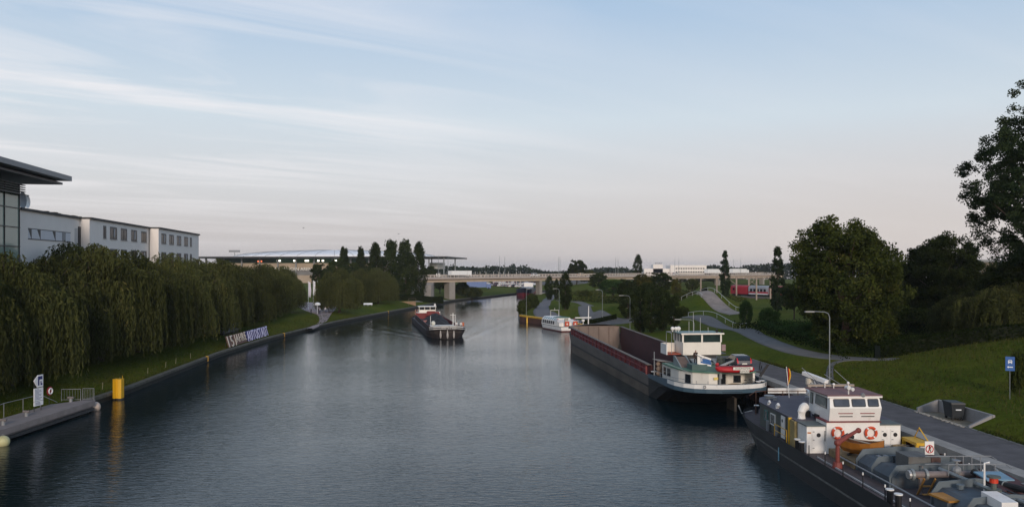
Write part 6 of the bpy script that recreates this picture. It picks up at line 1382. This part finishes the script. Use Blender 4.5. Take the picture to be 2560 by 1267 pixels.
for y in (-2.0, 2.0): MB().box(14.0, 15.0, y-.12, y+.12, 2.6, 2.7).build('red_cushion', RED, D)
# ======== boat E: blue and red barge bow under the bridge
E = thing('blue_barge', 'dark blue barge with a red lower hull approaching below the road bridge', 'barge', (5.6+4, 394+58, 0), math.atan2(-58, -4))
stE = [(0, 3, 2.5, 2.6), (3, 4.1, 3.9, 2.5), (48, 4.1, 3.9, 2.6), (53, 3.9, 3.2, 2.9), (56, 2.9, 2.0, 3.3), (57.8, 1.2, .6, 3.6), (58.3, .3, .1, 3.7)]
hull(stE, [(.4, 0), (0, 0), (-.55, 0), (-.56, 1), (-1, 1)], L=58.3).build('hull', [mat('deep_blue', (.022, .026, .05), .5, .2, 1), mat('hull_red', (.22, .02, .03), .6, .2, 1)], E)
deckmesh(stE).build('deck', DARK, E)
MB().box(8, 46, -3, 3, 2.5, 3.4).build('hatch_covers', GREYM, E); MB().box(1.5, 6, -2.5, 2.5, 2.5, 5.6).build('wheelhouse', WHITE, E)
# ------------------------------------------------------------------ small things on the banks
# lamp posts
def lamp(px, d, h, arm, lab, dirx=-1):
    x = X(px, d); z = gh(x, d); t = thing('lamp_post', lab, 'street lamp', (x, d, z), 0, 'street lamps on the right bank')
    MB().tube([(0, 0, -.2), (0, 0, 1.0), (0, 0, h-.5), (dirx*.12, 0, h-.15), (dirx*.45, 0, h), (dirx*arm, 0, h+.05)], [.07, .06, .048, .042, .04, .036], 8).build('pole', GALV, t)
    MB().cb((dirx*(arm+.35), 0, h+.03), (.85, .26, .13)).build('lamp_head', mat('lamp_grey', (.26, .26, .25), .5, .1, 3), t)
lamp(2074, 73.5, 7.4, 1.5, 'curved grey lamp post on the quay edge before the big spreading tree')
lamp(1575, 151, 7.1, 1.3, 'grey lamp post among the dark hornbeams behind the barge hold')
lamp(1506, 178, 7.1, .7, 'grey lamp post before the grass bump beside the barge bow')
lamp(1735, 107, 7.2, 1.8, 'thin grey lamp post rising behind the barge wheelhouse')
lamp(1398, 195, 7.4, .7, 'grey lamp post beside the clipped column trees')
lamp(1316, 208, 7.0, .05, 'bare grey lamp post on the yellow topped mooring wall', 1)
# blue car park sign
x, d = 38.1, 61.2; sg = thing('direction_sign', 'blue sign with white car and left arrow on a lawn post', 'sign', (x, d, gh(x, d)), math.atan2(-x, d)*.6); sg.scale = (.78, 1, .9)
MB().cyl((0, .06, -.3), (0, .06, 3.6), .035, n=6).build('post', GALV, sg)
bd = MB().box(-.40, .40, -.02, .02, 2.42, 3.62).build('board', mat('sign_blue_bright', (.02, .10, .33), .5, .08, 2), sg)
SW = mat('sign_white', (.7, .72, .74), .6, .05, 2)
mb = MB().ext([(-.17, -.022, 3.10), (.17, -.022, 3.10), (.19, -.022, 3.22), (.12, -.022, 3.36), (-.12, -.022, 3.36), (-.19, -.022, 3.22)], (0, -.008, 0))
mb.box(-.17, -.09, -.030, -.022, 3.03, 3.10).box(.09, .17, -.030, -.022, 3.03, 3.10); mb.build('car_symbol', SW, bd)
MB().box(-.10, .10, -.034, -.031, 3.24, 3.32).build('car_window', MATS['sign_blue_bright'], bd)
MB().ext([(-.26, -.022, 2.74), (-.14, -.022, 2.84), (-.14, -.022, 2.78), (.24, -.022, 2.78), (.24, -.022, 2.70), (-.14, -.022, 2.70), (-.14, -.022, 2.64)], (0, -.008, 0)).build('arrow', SW, bd)
# concrete bay with the waste container
def pe(y, t): return (xr(y)+t, y)
by = thing('retaining_wall', 'low U shaped concrete bay cut into the lawn slope beside the promenade', 'wall', (0, 0, 0))
CB_ = mat('bay_concrete', (.27, .26, .255), .85, .12, 1, bump=.1, dirt=.2)
def wallseg(a, b, za, zb, zt=2.6, th=.1):
    a, b = Vector(a), Vector(b); d_ = (b-a).normalized(); n = Vector((-d_.y, d_.x))*th
    pl = [tuple(a-n), tuple(b-n), tuple(b+n), tuple(a+n)]; return MB().prism(pl, zt, [za, zb, zb, za])
wallseg(pe(63.8, 5.0), pe(63.8, 6.62), 3.02, 3.66).build('end_wall', CB_, by)
wallseg(pe(57.2, 5.0), pe(57.2, 6.62), 2.86, 3.66).build('end_wall', CB_, by)
wallseg(pe(57.1, 6.75), pe(63.9, 6.75), 3.66, 3.66).build('back_wall', CB_, by)
mb = MB().face(*[(p[0], p[1], 2.712) for p in (pe(57.32, 4.96), pe(57.32, 6.7), pe(63.68, 6.7), pe(63.68, 4.96))]); struct('bay_floor', mb, mat('sandy_floor', (.20, .17, .12), .95, .25, 2, bump=.2, dirt=.3))
g = rng(77); mb = MB()
for i in range(90):
    y = 57.5+6.2*g.random(); mb.sph((xr(y)+4.75+.28*g.random(), y, 2.73), .07+.05*g.random(), 6, 4, (1, 1, .6))
o = mb.build('pebble_strip', mat('pebbles', (.30, .28, .24), .9, .3, 4)); tag(o, 'strip of pale pebbles along the front of the concrete bay', 'pebbles', None, 'stuff')
wc = thing('waste_container', 'large black wheeled waste container standing in the concrete bay', 'waste container', (xr(60.6)+6.0, 60.6, 2.715), R(88))
BIN = mat('bin_plastic', (.022, .026, .030), .45, .15, 3, dirt=.12, dirtcol=(.08, .08, .07))
MB().loft([[(-.58, -.40, .2), (.58, -.40, .2), (.58, .40, .2), (-.58, .40, .2)], [(-.68, -.50, 1.22), (.68, -.50, 1.22), (.68, .50, 1.22), (-.68, .50, 1.22)]]).build('body', BIN, wc)
MB().loft([[(-.72, -.54, 1.223), (.72, -.54, 1.223), (.72, .54, 1.223), (-.72, .54, 1.223)], [(-.70, -.48, 1.33), (.70, -.48, 1.33), (.70, .54, 1.36), (-.70, .54, 1.36)]]).build('lid', BIN, wc)
for sx in (-.5, .5):
    for sy in (-.33, .33): MB().cyl((sx-.04, sy, .1), (sx+.04, sy, .1), .1, n=12).box(sx-.03, sx+.03, sy-.03, sy+.03, .1, .22).build('wheel', RUBBER, wc)
MB().box(-.705, -.66, -.2, .2, .78, .86).build('label_plate', SW, wc)
MB().cyl((-.1, -.47, .2), (-.1, -.52, .6), .02).build('brake_bar', GALV, wc)
# handrails of the ramps
HRAIL = mat('pale_handrail', (.42, .42, .40), .5, .1, 3)
def handrail(lab, pts, h=.9, n=4):
    ln = smoothline(pts, 6); t = thing('handrail', lab, 'handrail', (ln[0][0], ln[0][1], gh(*ln[0]))); o = Vector(t.location)
    MB().tube([(x-o.x, y-o.y, gh(x, y)+h-o.z) for x, y in ln], .06, 5).build('rail', HRAIL, t)
    for x, y in ln[::n]: MB().cyl((x-o.x, y-o.y, gh(x, y)-.1-o.z), (x-o.x, y-o.y, gh(x, y)+h-o.z), .05, n=5).build('post', HRAIL, t)
handrail('pale handrail down the right side of the worn ramp', [(50.6, 172), (51.1, 180), (51, 188), (50.2, 195), (49.2, 201), (47.8, 205)])
handrail('short pale handrail at the top left of the worn ramp', [(43.0, 203), (44.5, 200), (45.6, 197), (46.0, 193)])
handrail('pale handrail beside the winding footpath before the ramp', [(39.3, 134), (39.8, 142), (40.0, 150), (39.4, 158), (36.6, 166)])
# ---------------------------------------------------------------- left bank
YBX = mat('dolphin_yellow', (.66, .37, .012), .5, .12, 1.5, dirt=.2, dirtcol=(.25, .12, .02), stretch=(1, 1, .3))
p = P(305, 998, 0); dp = thing('mooring_post', 'broad yellow folded steel mooring post standing in the water by the left bank', 'mooring post', (p.x-.4, p.y, 0)); dp.scale = (.74, .85, 1)
mb = MB(); pl = [(-.62, -.35), (-.25, -.5), (-.12, -.30), (.12, -.30), (.25, -.5), (.62, -.35), (.62, .4), (-.62, .4)]
mb.prism(pl, -1.5, 2.15); mb.build('pile', YBX, dp)
MB().prism([(x*1.03, y*1.03) for x, y in pl], 2.152, 2.22).build('cap', YBX, dp)
MB().prism([(x*1.02, y*1.02) for x, y in pl], -1.4, .16).build('wet_foot', BLACK, dp)
MB().cyl((.5, .2, 2.2), (.5, .2, 2.55), .03).build('ladder_end', YEL, dp)
for (px, py, r_, lab, c) in ((229, 1016, .56, 'round pale buoy floating at the end of the landing stage', (.50, .40, .33)), (-2, 1102, .5, 'round yellowish buoy at the left photo edge beside the landing stage', (.5, .48, .25))):
    p = P(px, py, .35); b = thing('buoy', lab, 'buoy', (p.x+.3, p.y, .3))
    MB().sph((0, 0, 0), r_, 18, 12).build('float', mat('buoy_paint_%d' % px, c, .5, .12, 2, dirt=.3, dirtcol=(.2, .12, .07)), b, smooth=True); MB().torus((0, 0, r_+.04), .07, .02, (1, 0, 0), 10, 5).build('ring', GREYM, b)
# big lettering on the bank
la = Vector((-46.35, 132.6)); lb = Vector((-47.1, 157.0)); ldir = (lb-la).normalized()
ls = thing('letter_sign', 'long row of tall leaning letters reading 15 JAHRE AUTOSTADT on the left bank', 'sign', (la.x-.5, la.y, .85), math.atan2(ldir.y, ldir.x))
LB = mat('letter_beige', (.60, .54, .46), .7, .1, 1, dirt=.15); LPK = mat('panel_pink', (.15, .085, .07), .8, .15, .8); LLV = mat('letter_lavender', (.56, .56, .76), .7, .06, 1); LBL = mat('panel_blue', (.035, .04, .17), .7, .1, 1)
def letters(s_, x0, x1, h, m_, pm):
    me = text_mesh(s_, 1, .03, 'LEFT', 1.12, 0); xs = [v.co.x for v in me.vertices]; zs = [v.co.y for v in me.vertices]
    sx = (x1-x0)/(max(xs)-min(xs)); sy = h/(max(zs)-min(zs))
    for v in me.vertices: v.co = ((v.co.x-min(xs))*sx+x0, (v.co.y-min(zs))*sy, v.co.z)
    me.materials.clear(); me.materials.append(m_)
    pn = MB().ext([(x0-.12, .12, .12), (x1+.12, .12, .12), (x1+.12, .12+.28*h, h*.98), (x0-.12, .12+.28*h, h*.98)], (0, .08, 0)).build('panel', pm, ls)
    o = link('lettering', me, pn, (0, 0, .05)); o.rotation_euler = (R(74), 0, 0)
letters('15', .2, 3.0, 1.9, LB, LPK); letters('JAHRE', 3.7, 10.3, 1.9, LB, LPK); letters('AUTOSTADT', 10.9, 24.2, 1.9, LLV, LBL)
for k in range(9): MB().cyl((1+2.8*k, 1.0, -.1), (1+2.8*k, .75, 1.6), .05, n=5).build('strut', DARK, ls)
# notice board, life ring, gate, railing and bollards of the landing stage
x, d = X(97, 73), 73; nb = thing('notice_board', 'tall white notice board with a pointed blue and white top on the left bank', 'sign', (x, d, gh(x, d)), R(82)); nb.scale = (.72, 1, 1)
MB().box(-.78, .78, 0, .08, .85, 1.25).build('lower_panel', SW, nb); MB().box(-.78, .78, 0, .08, 1.29, 2.45).build('text_panel', SW, nb)
ar = MB().prism([(-.85, 0), (-.85, .01)], 0, 0) if False else MB().ext([(-.82, 0, 3.15), (-.2, 0, 2.52), (.78, 0, 2.52), (.78, 0, 3.62), (-.1, 0, 3.62)], (0, .08, 0)).build('arrow_panel', SW, nb)
NAVY = mat('navy', (.02, .025, .14), .6, .1, 2)
mb = MB().box(-.15, .62, -.012, -.001, 2.68, 3.5); mb.build('navy_field', NAVY, ar)
mb = MB().box(.1, .26, -.02, -.013, 2.68, 3.2).box(.26, .62, -.02, -.013, 3.05, 3.2).box(.46, .62, -.02, -.013, 2.85, 3.049); mb.build('white_mark', SW, ar)
tp = bpy.data.objects['text_panel']
for k in range(9): MB().box(-.62, .3+.3*math.sin(k*2.2), -.01, -.001, 1.42+.11*k, 1.45+.11*k).build('text_line', NAVY, tp)
for k in range(3): MB().box(-.55, .35-.1*k, -.01, -.001, .95+.09*k, .98+.09*k).build('text_line', NAVY, bpy.data.objects['lower_panel'])
for sx in (-.6, .6): MB().cyl((sx, .12, -.3), (sx, .12, 3.5), .04, n=6).build('post', DARK, nb)
x, d = X(138, 78.3), 78.3; lr_ = thing('life_ring_stand', 'red panel with a white life ring on a post by the landing stage', 'life ring', (x-.5, d, gh(x-.5, d)), R(82)); lr_.scale = (.85, 1, .95)
MB().cyl((0, .1, -.3), (0, .1, 1.0), .04, n=6).build('post', DARK, lr_)
MB().cyl((0, 0, 1.35), (0, .06, 1.35), .46, n=20).build('panel', mat('deep_red', (.26, .015, .025), .6, .1, 2), lr_)
MB().torus((0, -.06, 1.35), .27, .07, (0, 1, 0), 20, 6).build('life_ring', SW, lr_)
gt = thing('gate', 'grey tubular gate frames at the end of the landing stage', 'gate', (-42.9, 78.6, 1.1), R(6))
for x0, x1, y0 in ((-1.3, .5, 0), (.55, 1.6, .35)):
    mb = MB().tube([(x0, y0, 0), (x0, y0, 1.15), (x1, y0, 1.15), (x1, y0, 0)], .035, 6).tube([(x0, y0, .12), (x1, y0, .12)], .03, 5)
    for k in range(1, 7): xx = x0+(x1-x0)*k/7; mb.cyl((xx, y0, .12), (xx, y0, 1.15), .012, n=4)
    mb.build('gate_leaf', GREYM, gt)
rl = thing('railing', 'thin grey sloping handrail on the grass behind the landing stage', 'railing', (-45.3, 70, 1.1))
mb = MB().tube([(-.4, -3.0, .5), (.2, 1.0, 1.05), (.8, 5.5, 1.1), (1.4, 7.2, .1)], .03, 5)
for a, b, h in ((-.4, -3, .5), (.2, 1, 1.05), (.5, 3.3, 1.08), (.8, 5.5, 1.1)): mb.cyl((a, b, -.3), (a, b, h), .03, n=5)
mb.build('handrail', GREYM, rl)
for px, py, lab in ((66, 1040, 'grey mooring bollard midway on the landing stage'), (177, 1004, 'grey mooring bollard near the gate on the landing stage'), (8, 1062, 'grey mooring bollard at the left photo edge')):
    p = P(px, py, 1.12); b = thing('bollard', lab, 'bollard', (max(p.x, -43.2), p.y, 1.12), 0, 'bollards on the landing stage')
    MB().cyl((0, 0, 0), (0, 0, .36), .16, .13, n=12).build('post', GREYM, b); MB().cyl((-.28, 0, .42), (.28, 0, .42), .11, n=10).build('crossbar', mat('bollard_pink', (.17, .15, .145), .6, .1, 3), b)
for px, py, lab in ((217, 997, 'small yellow ladder head at the end of the landing stage'), (549, 886, 'small yellow ladder head on the bank left of the letters'), (705, 829, 'small yellow ladder head on the bank right of the letters'), (942, 775, 'small yellow ladder head on the bank before the lawn willows')):
    p = P(px, py, 1.15); x = xl(p.y)+.3; t = thing('bank_ladder', lab, 'ladder', (x, p.y, .35), 0, 'yellow ladders along the left bank'); t.scale = (.5, .55, .42)
    mb = MB()
    for q in (-.25, .25): mb.tube([(0, q, -.5), (0, q, 1.3), (-.5, q, 1.42), (-.55, q, 1.1)], .045, 5)
    for k in range(4): mb.cyl((0, -.25, .1+.3*k), (0, .25, .1+.3*k), .03, n=5)
    mb.build('rails', YBX, t); MB().box(-.6, .06, -.28, .28, 1.18, 1.3).build('top_plate', YBX, t)
for i, (px, py) in enumerate(((222, 968), (262, 955), (352, 930), (388, 914), (420, 905), (478, 892))):
    p = P(px, py, 1.2); x = xl(p.y)-1.2
    tag(MB().cyl((x, p.y, 1.0), (x+.04, p.y, 1.75), .035, n=5).build('marker_stake', mat('stake', (.20, .19, .12), .9, .2, 3)), ['thin marker stake right behind the gate', 'thin marker stake left of the yellow mooring post', 'first thin marker stake right of the yellow post', 'second thin marker stake right of the yellow post', 'third thin marker stake right of the yellow post', 'thin marker stake farthest right of the yellow post'][i], 'stake', 'marker stakes on the left bank')
# terrace under the willows
tc_ = thing('terrace', 'dark raised terrace with a pale railing under the willows', 'terrace', (-53.0, 148, 1.6))
MB().box(-6.5, .2, -1, 8, .5, .85).build('deck', mat('terrace_slab', (.12, .12, .12), .8, .15, 1), tc_)
MB().box(-6.2, -.2, -.7, 7.7, -.5, .499).build('base', BLACK, tc_)
mb = MB()
for k in range(7): mb.cyl((.1, -.9+1.45*k, .85), (.1, -.9+1.45*k, 1.85), .03, n=5)
mb.tube([(-6.4, -.9, 1.85), (.1, -.9, 1.85), (.1, 7.9, 1.85)], .03, 5); mb.build('railing', GREYM, tc_)
for k in range(6):
    x, y = -53.6-.25*(k % 2), 148+1.3*k; c = thing('terrace_chair', ['nearest', 'second nearest', 'third', 'fourth', 'fifth', 'farthest'][k]+' pale chair in the row along the terrace railing', 'chair', (x, y, 2.45), k, 'chairs on the terrace')
    MB().box(-.24, .24, -.24, .24, .40, .46).build('seat', SW, c); MB().box(-.24, .24, .2, .25, .46, .9).build('backrest', SW, c)
    for a in (-.2, .2):
        for b in (-.2, .2): MB().cyl((a, b, 0), (a, b, .4), .02, n=4).build('leg', GALV, c)
# flags, parasol, visitors at the plaza
for px, d, top, c, lab in ((771, 232, 703, (.66, .62, .70), 'left white banner flag at the plaza'), (783, 236, 701, (.70, .70, .70), 'middle white banner flag at the plaza'), (793.5, 244, 701, (.06, .35, .12), 'green banner flag at the plaza')):
    x = X(px, d); z = gh(x, d); h = Z(top, d)-z; f = thing('banner_flag', lab, 'flag', (x, d, z), 0, 'banner flags at the plaza')
    MB().cyl((0, 0, -.2), (0, 0, h), .07, n=6).build('pole', SW, f)
    mb = MB(); mb.loft([[(.08+u*(.75-.4*abs(t-.5)), .12*math.sin(t*7+u*3), h-.1-t*4.4-u*.3) for u in (0, .35, .7, 1)] for t in np.linspace(0, 1, 9)], False, False)
    o = mb.build('cloth', mat('flag_%d' % px, c, .8, .06, 2), f, smooth=True); o.modifiers.new('t', 'SOLIDIFY').thickness = .02
x, d = X(794, 214), 214; z = gh(x, d); pr = thing('parasol', 'round white parasol on a post at the plaza edge', 'parasol', (x, d, z))
MB().cyl((0, 0, -.1), (0, 0, 2.9), .06, n=8).build('post', SW, pr)
MB().loft([[(r_*math.cos(2*math.pi*k/14), r_*math.sin(2*math.pi*k/14), zz) for k in range(14)] for r_, zz in ((.75, 2.35), (.80, 2.6), (.6, 2.9), (.3, 3.05), (.02, 3.1))]).build('canopy', SW, pr)
PD = person_mesh((.04, .04, .05), (.03, .03, .04)); PL = person_mesh((.5, .48, .5), (.06, .07, .12))
for px, d, me, rz, lab in ((796.5, 211, PD, 1, 'person in dark clothes below the white parasol'), (800, 213, PL, 3, 'person in a pale top right of the parasol'), (814, 216, PL, 5, 'person in a pale top before the lawn willow'), (822, 217, PD, 2, 'person in dark clothes beside the lawn willow'), (778, 208, PD, 4, 'person in dark clothes below the left flag')):
    x = X(px, d); tag(link('person', me, None, (x, d, gh(x, d)+.06), rz), lab, 'person', 'visitors at the plaza')
x, d = X(1026, 276), 276; t = thing('sand_fence', 'small tan panel with a thin frame on the left lawn near the hedge', 'fence', (x, d, gh(x, d)))
MB().ext([(-3.2, 0, 1.6), (1.8, 0, .1), (1.8, 0, 1.7)], (0, .1, 0)).build('panel', mat('tan_panel', (.26, .17, .10), .8, .1, 1), t)
MB().tube([(-.6, 0, 0), (-.6, 0, 2.6), (1.9, 0, 2.6), (1.9, 0, 0)], .05, 5).build('frame', mat('frame_brown', (.2, .15, .12), .7, .1, 2), t)
x, d = X(920, 262), 262
for i, px in enumerate((916, 924)):
    x = X(px, 258); c = thing('bench', ['left white bench under the lawn willows', 'right white bench under the lawn willows'][i], 'bench', (x, 258, gh(x, 258)), .3, 'white benches under the lawn willows')
    MB().box(-.9, .9, -.25, .25, .4, .5).build('seat', SW, c); MB().box(-.9, .9, .2, .28, .5, .95).build('backrest', SW, c)
    for a in (-.7, .7): MB().box(a-.05, a+.05, -.2, .2, 0, .4).build('leg', GALV, c)
# ---------------------------------------------------------------- traffic
PW1 = mat('car_white', (.74, .74, .72), .3, .05, 1); PBE = mat('car_beige', (.62, .52, .36), .3, .05, 1); PSI = mat('car_silver', (.35, .36, .38), .3, .05, 1, metal=.4); PRD = mat('car_red', (.3, .02, .02), .3, .1, 1); PDK = mat('car_dark', (.03, .03, .04), .3, .1, 1)
def onbridge(px, y): s = b_s(px, y); p = BR+BU*s+BN*y; return (p.x, p.y, 9.82)
for px, y, pnt, lab, f in ((1338, 2.6, PW1, 'white car driving on the road bridge above mid canal', 1), (1455, 2.6, PBE, 'beige car driving on the road bridge before the round tree', 1), (1690, 2.6, PW1, 'white car driving on the road bridge before the white factory', 1)):
    car('driving_car', lab, onbridge(px, y), BAN+(0 if f else math.pi), pnt, 'cars on the road bridge', detail=False, sc=1.12)
def truck(lab, loc, rz, L, H, col, group=None, cabc=None):
    t = thing('truck', lab, 'truck', loc, rz, group)
    MB().box(-L/2, L/2-2.4, -1.25, 1.25, 1.0, H).build('box_body', col, t); MB().box(L/2-2.2, L/2, -1.2, 1.2, .6, 2.9).build('cab', cabc or col, t)
    MB().box(L/2+.003, L/2+.02, -1.0, 1.0, 1.8, 2.6).build('windscreen', GLASS, t)
    for s in (-L/2+1, -L/2+2.2, L/2-1.2):
        for y in (-1.1, 1.1): MB().cyl((s, y-.15, .5), (s, y+.15, .5), .5, n=12).build('wheel', RUBBER, t)
    return t
truck('white box truck on the bridge left of the thin poplar', onbridge(1782, 4), BAN, 13, 3.4, PW1, 'trucks on the road bridge')
truck('long white box truck on the bridge right of the thin poplar', onbridge(1848, 4), BAN, 17, 3.5, PW1, 'trucks on the road bridge')
truck('white delivery truck on the left end of the road bridge', onbridge(1150, 8), BAN, 11, 2.9, PW1, 'trucks on the road bridge')
g = rng(9); cs = [PW1, PSI, PDK, PRD, PSI, PW1]; CP = []
for i in range(3):
    CP.append(car('parked_car', 'x', (0, 0, -50), 0, cs[i], None, detail=False))
spots = []
for r_, (py, n, a, b) in enumerate(((713.5, 12, 1214, 1312), (710, 12, 1222, 1335), (707, 10, 1236, 1340))):
    for i in range(n): spots.append((a+(b-a)*i/(n-1)+g.uniform(-1.5, 1.5), py, r_, i, n))
nm = ['white', 'silver grey', 'black']; rows_ = ['front', 'middle', 'rear']
for k, (px, py, r_, i, n) in enumerate(spots):
    p = P(px, py, 3.3); v = int(g.integers(0, 3)); o_ = CP[v]
    dup(o_, (p.x, p.y, gh(p.x, p.y)+.15), g.uniform(.6, 1.2), 1.0, '%s car in the %s row of the car park under the bridge, number %d from the left' % (nm[v], rows_[r_], i+1) if False else '%s car parked in the %s row of the far car park' % (nm[v], rows_[r_]), '%s cars in the %s row of the far car park' % (nm[v], rows_[r_]))
for o_ in CP:
    for ch in list(o_.children): bpy.data.objects.remove(ch)
    bpy.data.objects.remove(o_)
p = P(1197, 722, 2.6); truck('blue truck parked on the far bank left of the car park', (p.x, p.y, gh(p.x, p.y)+.1), .1, 13, 4.6, mat('truck_blue', (.10, .16, .34), .5, .1, 1))
for i, (px, d, top, w_, lab) in enumerate(((1282, 560, 704, 5, 'small pointed white tent left in the far car park'), (1318, 540, 705, 9, 'wide white tent in the far car park beside the pier'), (1335, 520, 710, 8, 'low white tent in the far car park nearest the pier'))):
    x = X(px, d); z = gh(x, d); t = thing('tent', lab, 'tent', (x, d, z), .2, 'white tents in the far car park'); h = Z(top, d)-z
    MB().loft([[(a*w_/2, b*w_/2, h*.6) for a, b in ((-1, -1), (1, -1), (1, 1), (-1, 1))], [(a*.15, b*.15, h) for a, b in ((-1, -1), (1, -1), (1, 1), (-1, 1))]]).build('roof', SW, t)
    for a in (-1, 1):
        for b in (-1, 1): MB().cyl((a*w_/2*.97, b*w_/2*.97, 0), (a*w_/2*.97, b*w_/2*.97, h*.6), .1, n=4).build('leg', GALV, t)
for i, px in enumerate((1188, 1200, 1215, 1234, 1247, 1259, 1271, 1291, 1301)):
    d = 500; x = X(px, d); z = gh(x, d)
    tag(MB().cyl((x, d, z-.2), (x, d, 11.5), .22, .16, n=6).build('light_pole', mat('pole_pale', (.5, .48, .44), .6, .1, 2)), 'pale pole in the row standing in the far car park beneath the bridge', 'pole', 'pale poles in the far car park')
# railway
RRED = mat('train_red', (.36, .022, .035), .45, .1, .6, dirt=.15); TGR = mat('train_grey', (.30, .31, .34), .5, .1, .5)
ta = Vector((79.2, 286)); tdv = Vector((30, -50)).normalized(); tr = thing('train', 'red train of two locomotives and a grey roofed coach on the embankment', 'train', (ta.x, ta.y, gh(ta.x, ta.y)+.3), math.atan2(tdv.y, tdv.x))
def tcar(nm_, a, b, body, roof, win):
    t = MB().box(a, b, -1.45, 1.45, 1.0, 3.35).build(nm_, body, tr)
    MB().loft([[(s, y, z) for y, z in ((-1.45, 3.353), (-1.1, 3.85), (0, 4.05), (1.1, 3.85), (1.45, 3.353))] for s in (a, b)]).build('roof', roof, t)
    MB().box(a+.6, b-.6, -1.2, 1.2, .35, .998).build('undercarriage', BLACK, t)
    if win:
        k = int((b-a-1)/1.5)
        for i in range(k):
            for y in (-1.48, 1.453): MB().box(a+.8+1.5*i, a+1.75+1.5*i, y, y+.027, 2.0, 2.9).build('window', GLASS, t)
        for y in (-1.47, 1.453): MB().box(a+.3, b-.3, y, y+.017, 1.05, 1.4).build('white_band', SW, t)
    else:
        for y in (-1.48, 1.453): MB().box(a+1, a+1.8, y, y+.027, 2.3, 3.0).build('window', GLASS, t)
tcar('locomotive', 0, 7.8, RRED, RRED, False); tcar('coach', 8.2, 17.0, TGR, TGR, True); tcar('rear_locomotive', 17.4, 33, RRED, RRED, False)
MB().box(8.25, 16.95, -1.475, -1.452, 1.4, 1.95).build('red_band', RRED, tr)
CAT = mat('catenary_brown', (.30, .245, .20), .8, .12, 1)
for i, (pa, pb, d, lab) in enumerate(((1690, 1724, 330, 'brown catenary portal left of the ramp crest'), (1752, 1792, 300, 'brown catenary portal behind the ramp crest'), (1841, 1872, 282, 'brown catenary portal at the red train front'), (1891, 1926, 262, 'brown catenary portal across the red train rear'))):
    xa, xb = X(pa, d), X(pb, d); za = gh(xa, d); t = thing('catenary_portal', lab, 'railway portal', (xa, d, za), 0, 'catenary portals along the railway'); h = Z(690, d)-za; w_ = xb-xa
    for x in (0, w_): MB().box(x-.22, x+.22, -.22, .22, -.5, h).build('mast', CAT, t)
    mb = MB().box(-4, w_+3, -.15, .15, h-.9, h-.7).box(-4, w_+3, -.15, .15, h-.15, h+.05)
    for k in range(7):
        x0 = -4+(w_+7)*k/7; x1 = -4+(w_+7)*(k+1)/7; mb.tube([(x0, 0, h-.85), ((x0+x1)/2, 0, h-.1), (x1, 0, h-.85)], .07, 4)
    mb.tube([(0, 0, h-3), (-3, 0, h-.8)], .1, 4).tube([(w_, 0, h-3), (w_+2.5, 0, h-.8)], .1, 4); mb.build('beam', CAT, t)
x, d = X(2452, 300), 300; sh = thing('shed', 'long low building with a grey roof peeking between the right trees', 'building', (x, d, 5))
MB().box(0, 6, 0, 12, -3, Z(655, d)-5).build('wall', mat('shed_wall', (.16, .14, .11), .8, .1, .3), sh); MB().box(-.5, 6.5, -1, 13, Z(655, d)-4.99, Z(649, d)-5).build('roof', GREYM, sh)
for px, py, d, lab in ((759, 570, 160, 'tiny dark bird flying left in the sky above the stadium'), (997, 585, 190, 'tiny dark bird flying in the sky above the poplars')):
    b = thing('bird', lab, 'bird', (X(px, d), d, Z(py, d)), .4, 'birds in the sky'); MB().loft([[(x, r_*math.cos(a), r_*math.sin(a)) for a in [k*math.pi/3 for k in range(6)]] for x, r_ in ((-.2, .01), (-.08, .05), (.08, .05), (.2, .01))]).build('body', BLACK, b)
    for sd in (-1, 1): MB().ext([(-.07, 0, .03), (.07, 0, .03), (.03, sd*.25, .12), (-.06, sd*.42, .06)], (0, 0, .012)).build('wing', BLACK, b)
# ------------------------------------------------------------------ evening haze over the far reach of the canal
hz = MB().box(-4700, 6300, -120, 5200, -160, 42).build('haze', bpy.data.materials.new('haze_air')); hz['kind'] = 'stuff'; hz['label'] = 'thin evening haze over the canal'; hz['category'] = 'haze'
hm = bpy.data.materials['haze_air']; hm.use_nodes = True; hm.node_tree.nodes.clear()
ho = hm.node_tree.nodes.new('ShaderNodeOutputMaterial'); hv = hm.node_tree.nodes.new('ShaderNodeVolumePrincipled'); hv.inputs['Density'].default_value = .0001; hv.inputs['Color'].default_value = (.86, .87, .92, 1)
hv.inputs['Anisotropy'].default_value = .2; hm.node_tree.links.new(hv.outputs[0], ho.inputs['Volume'])
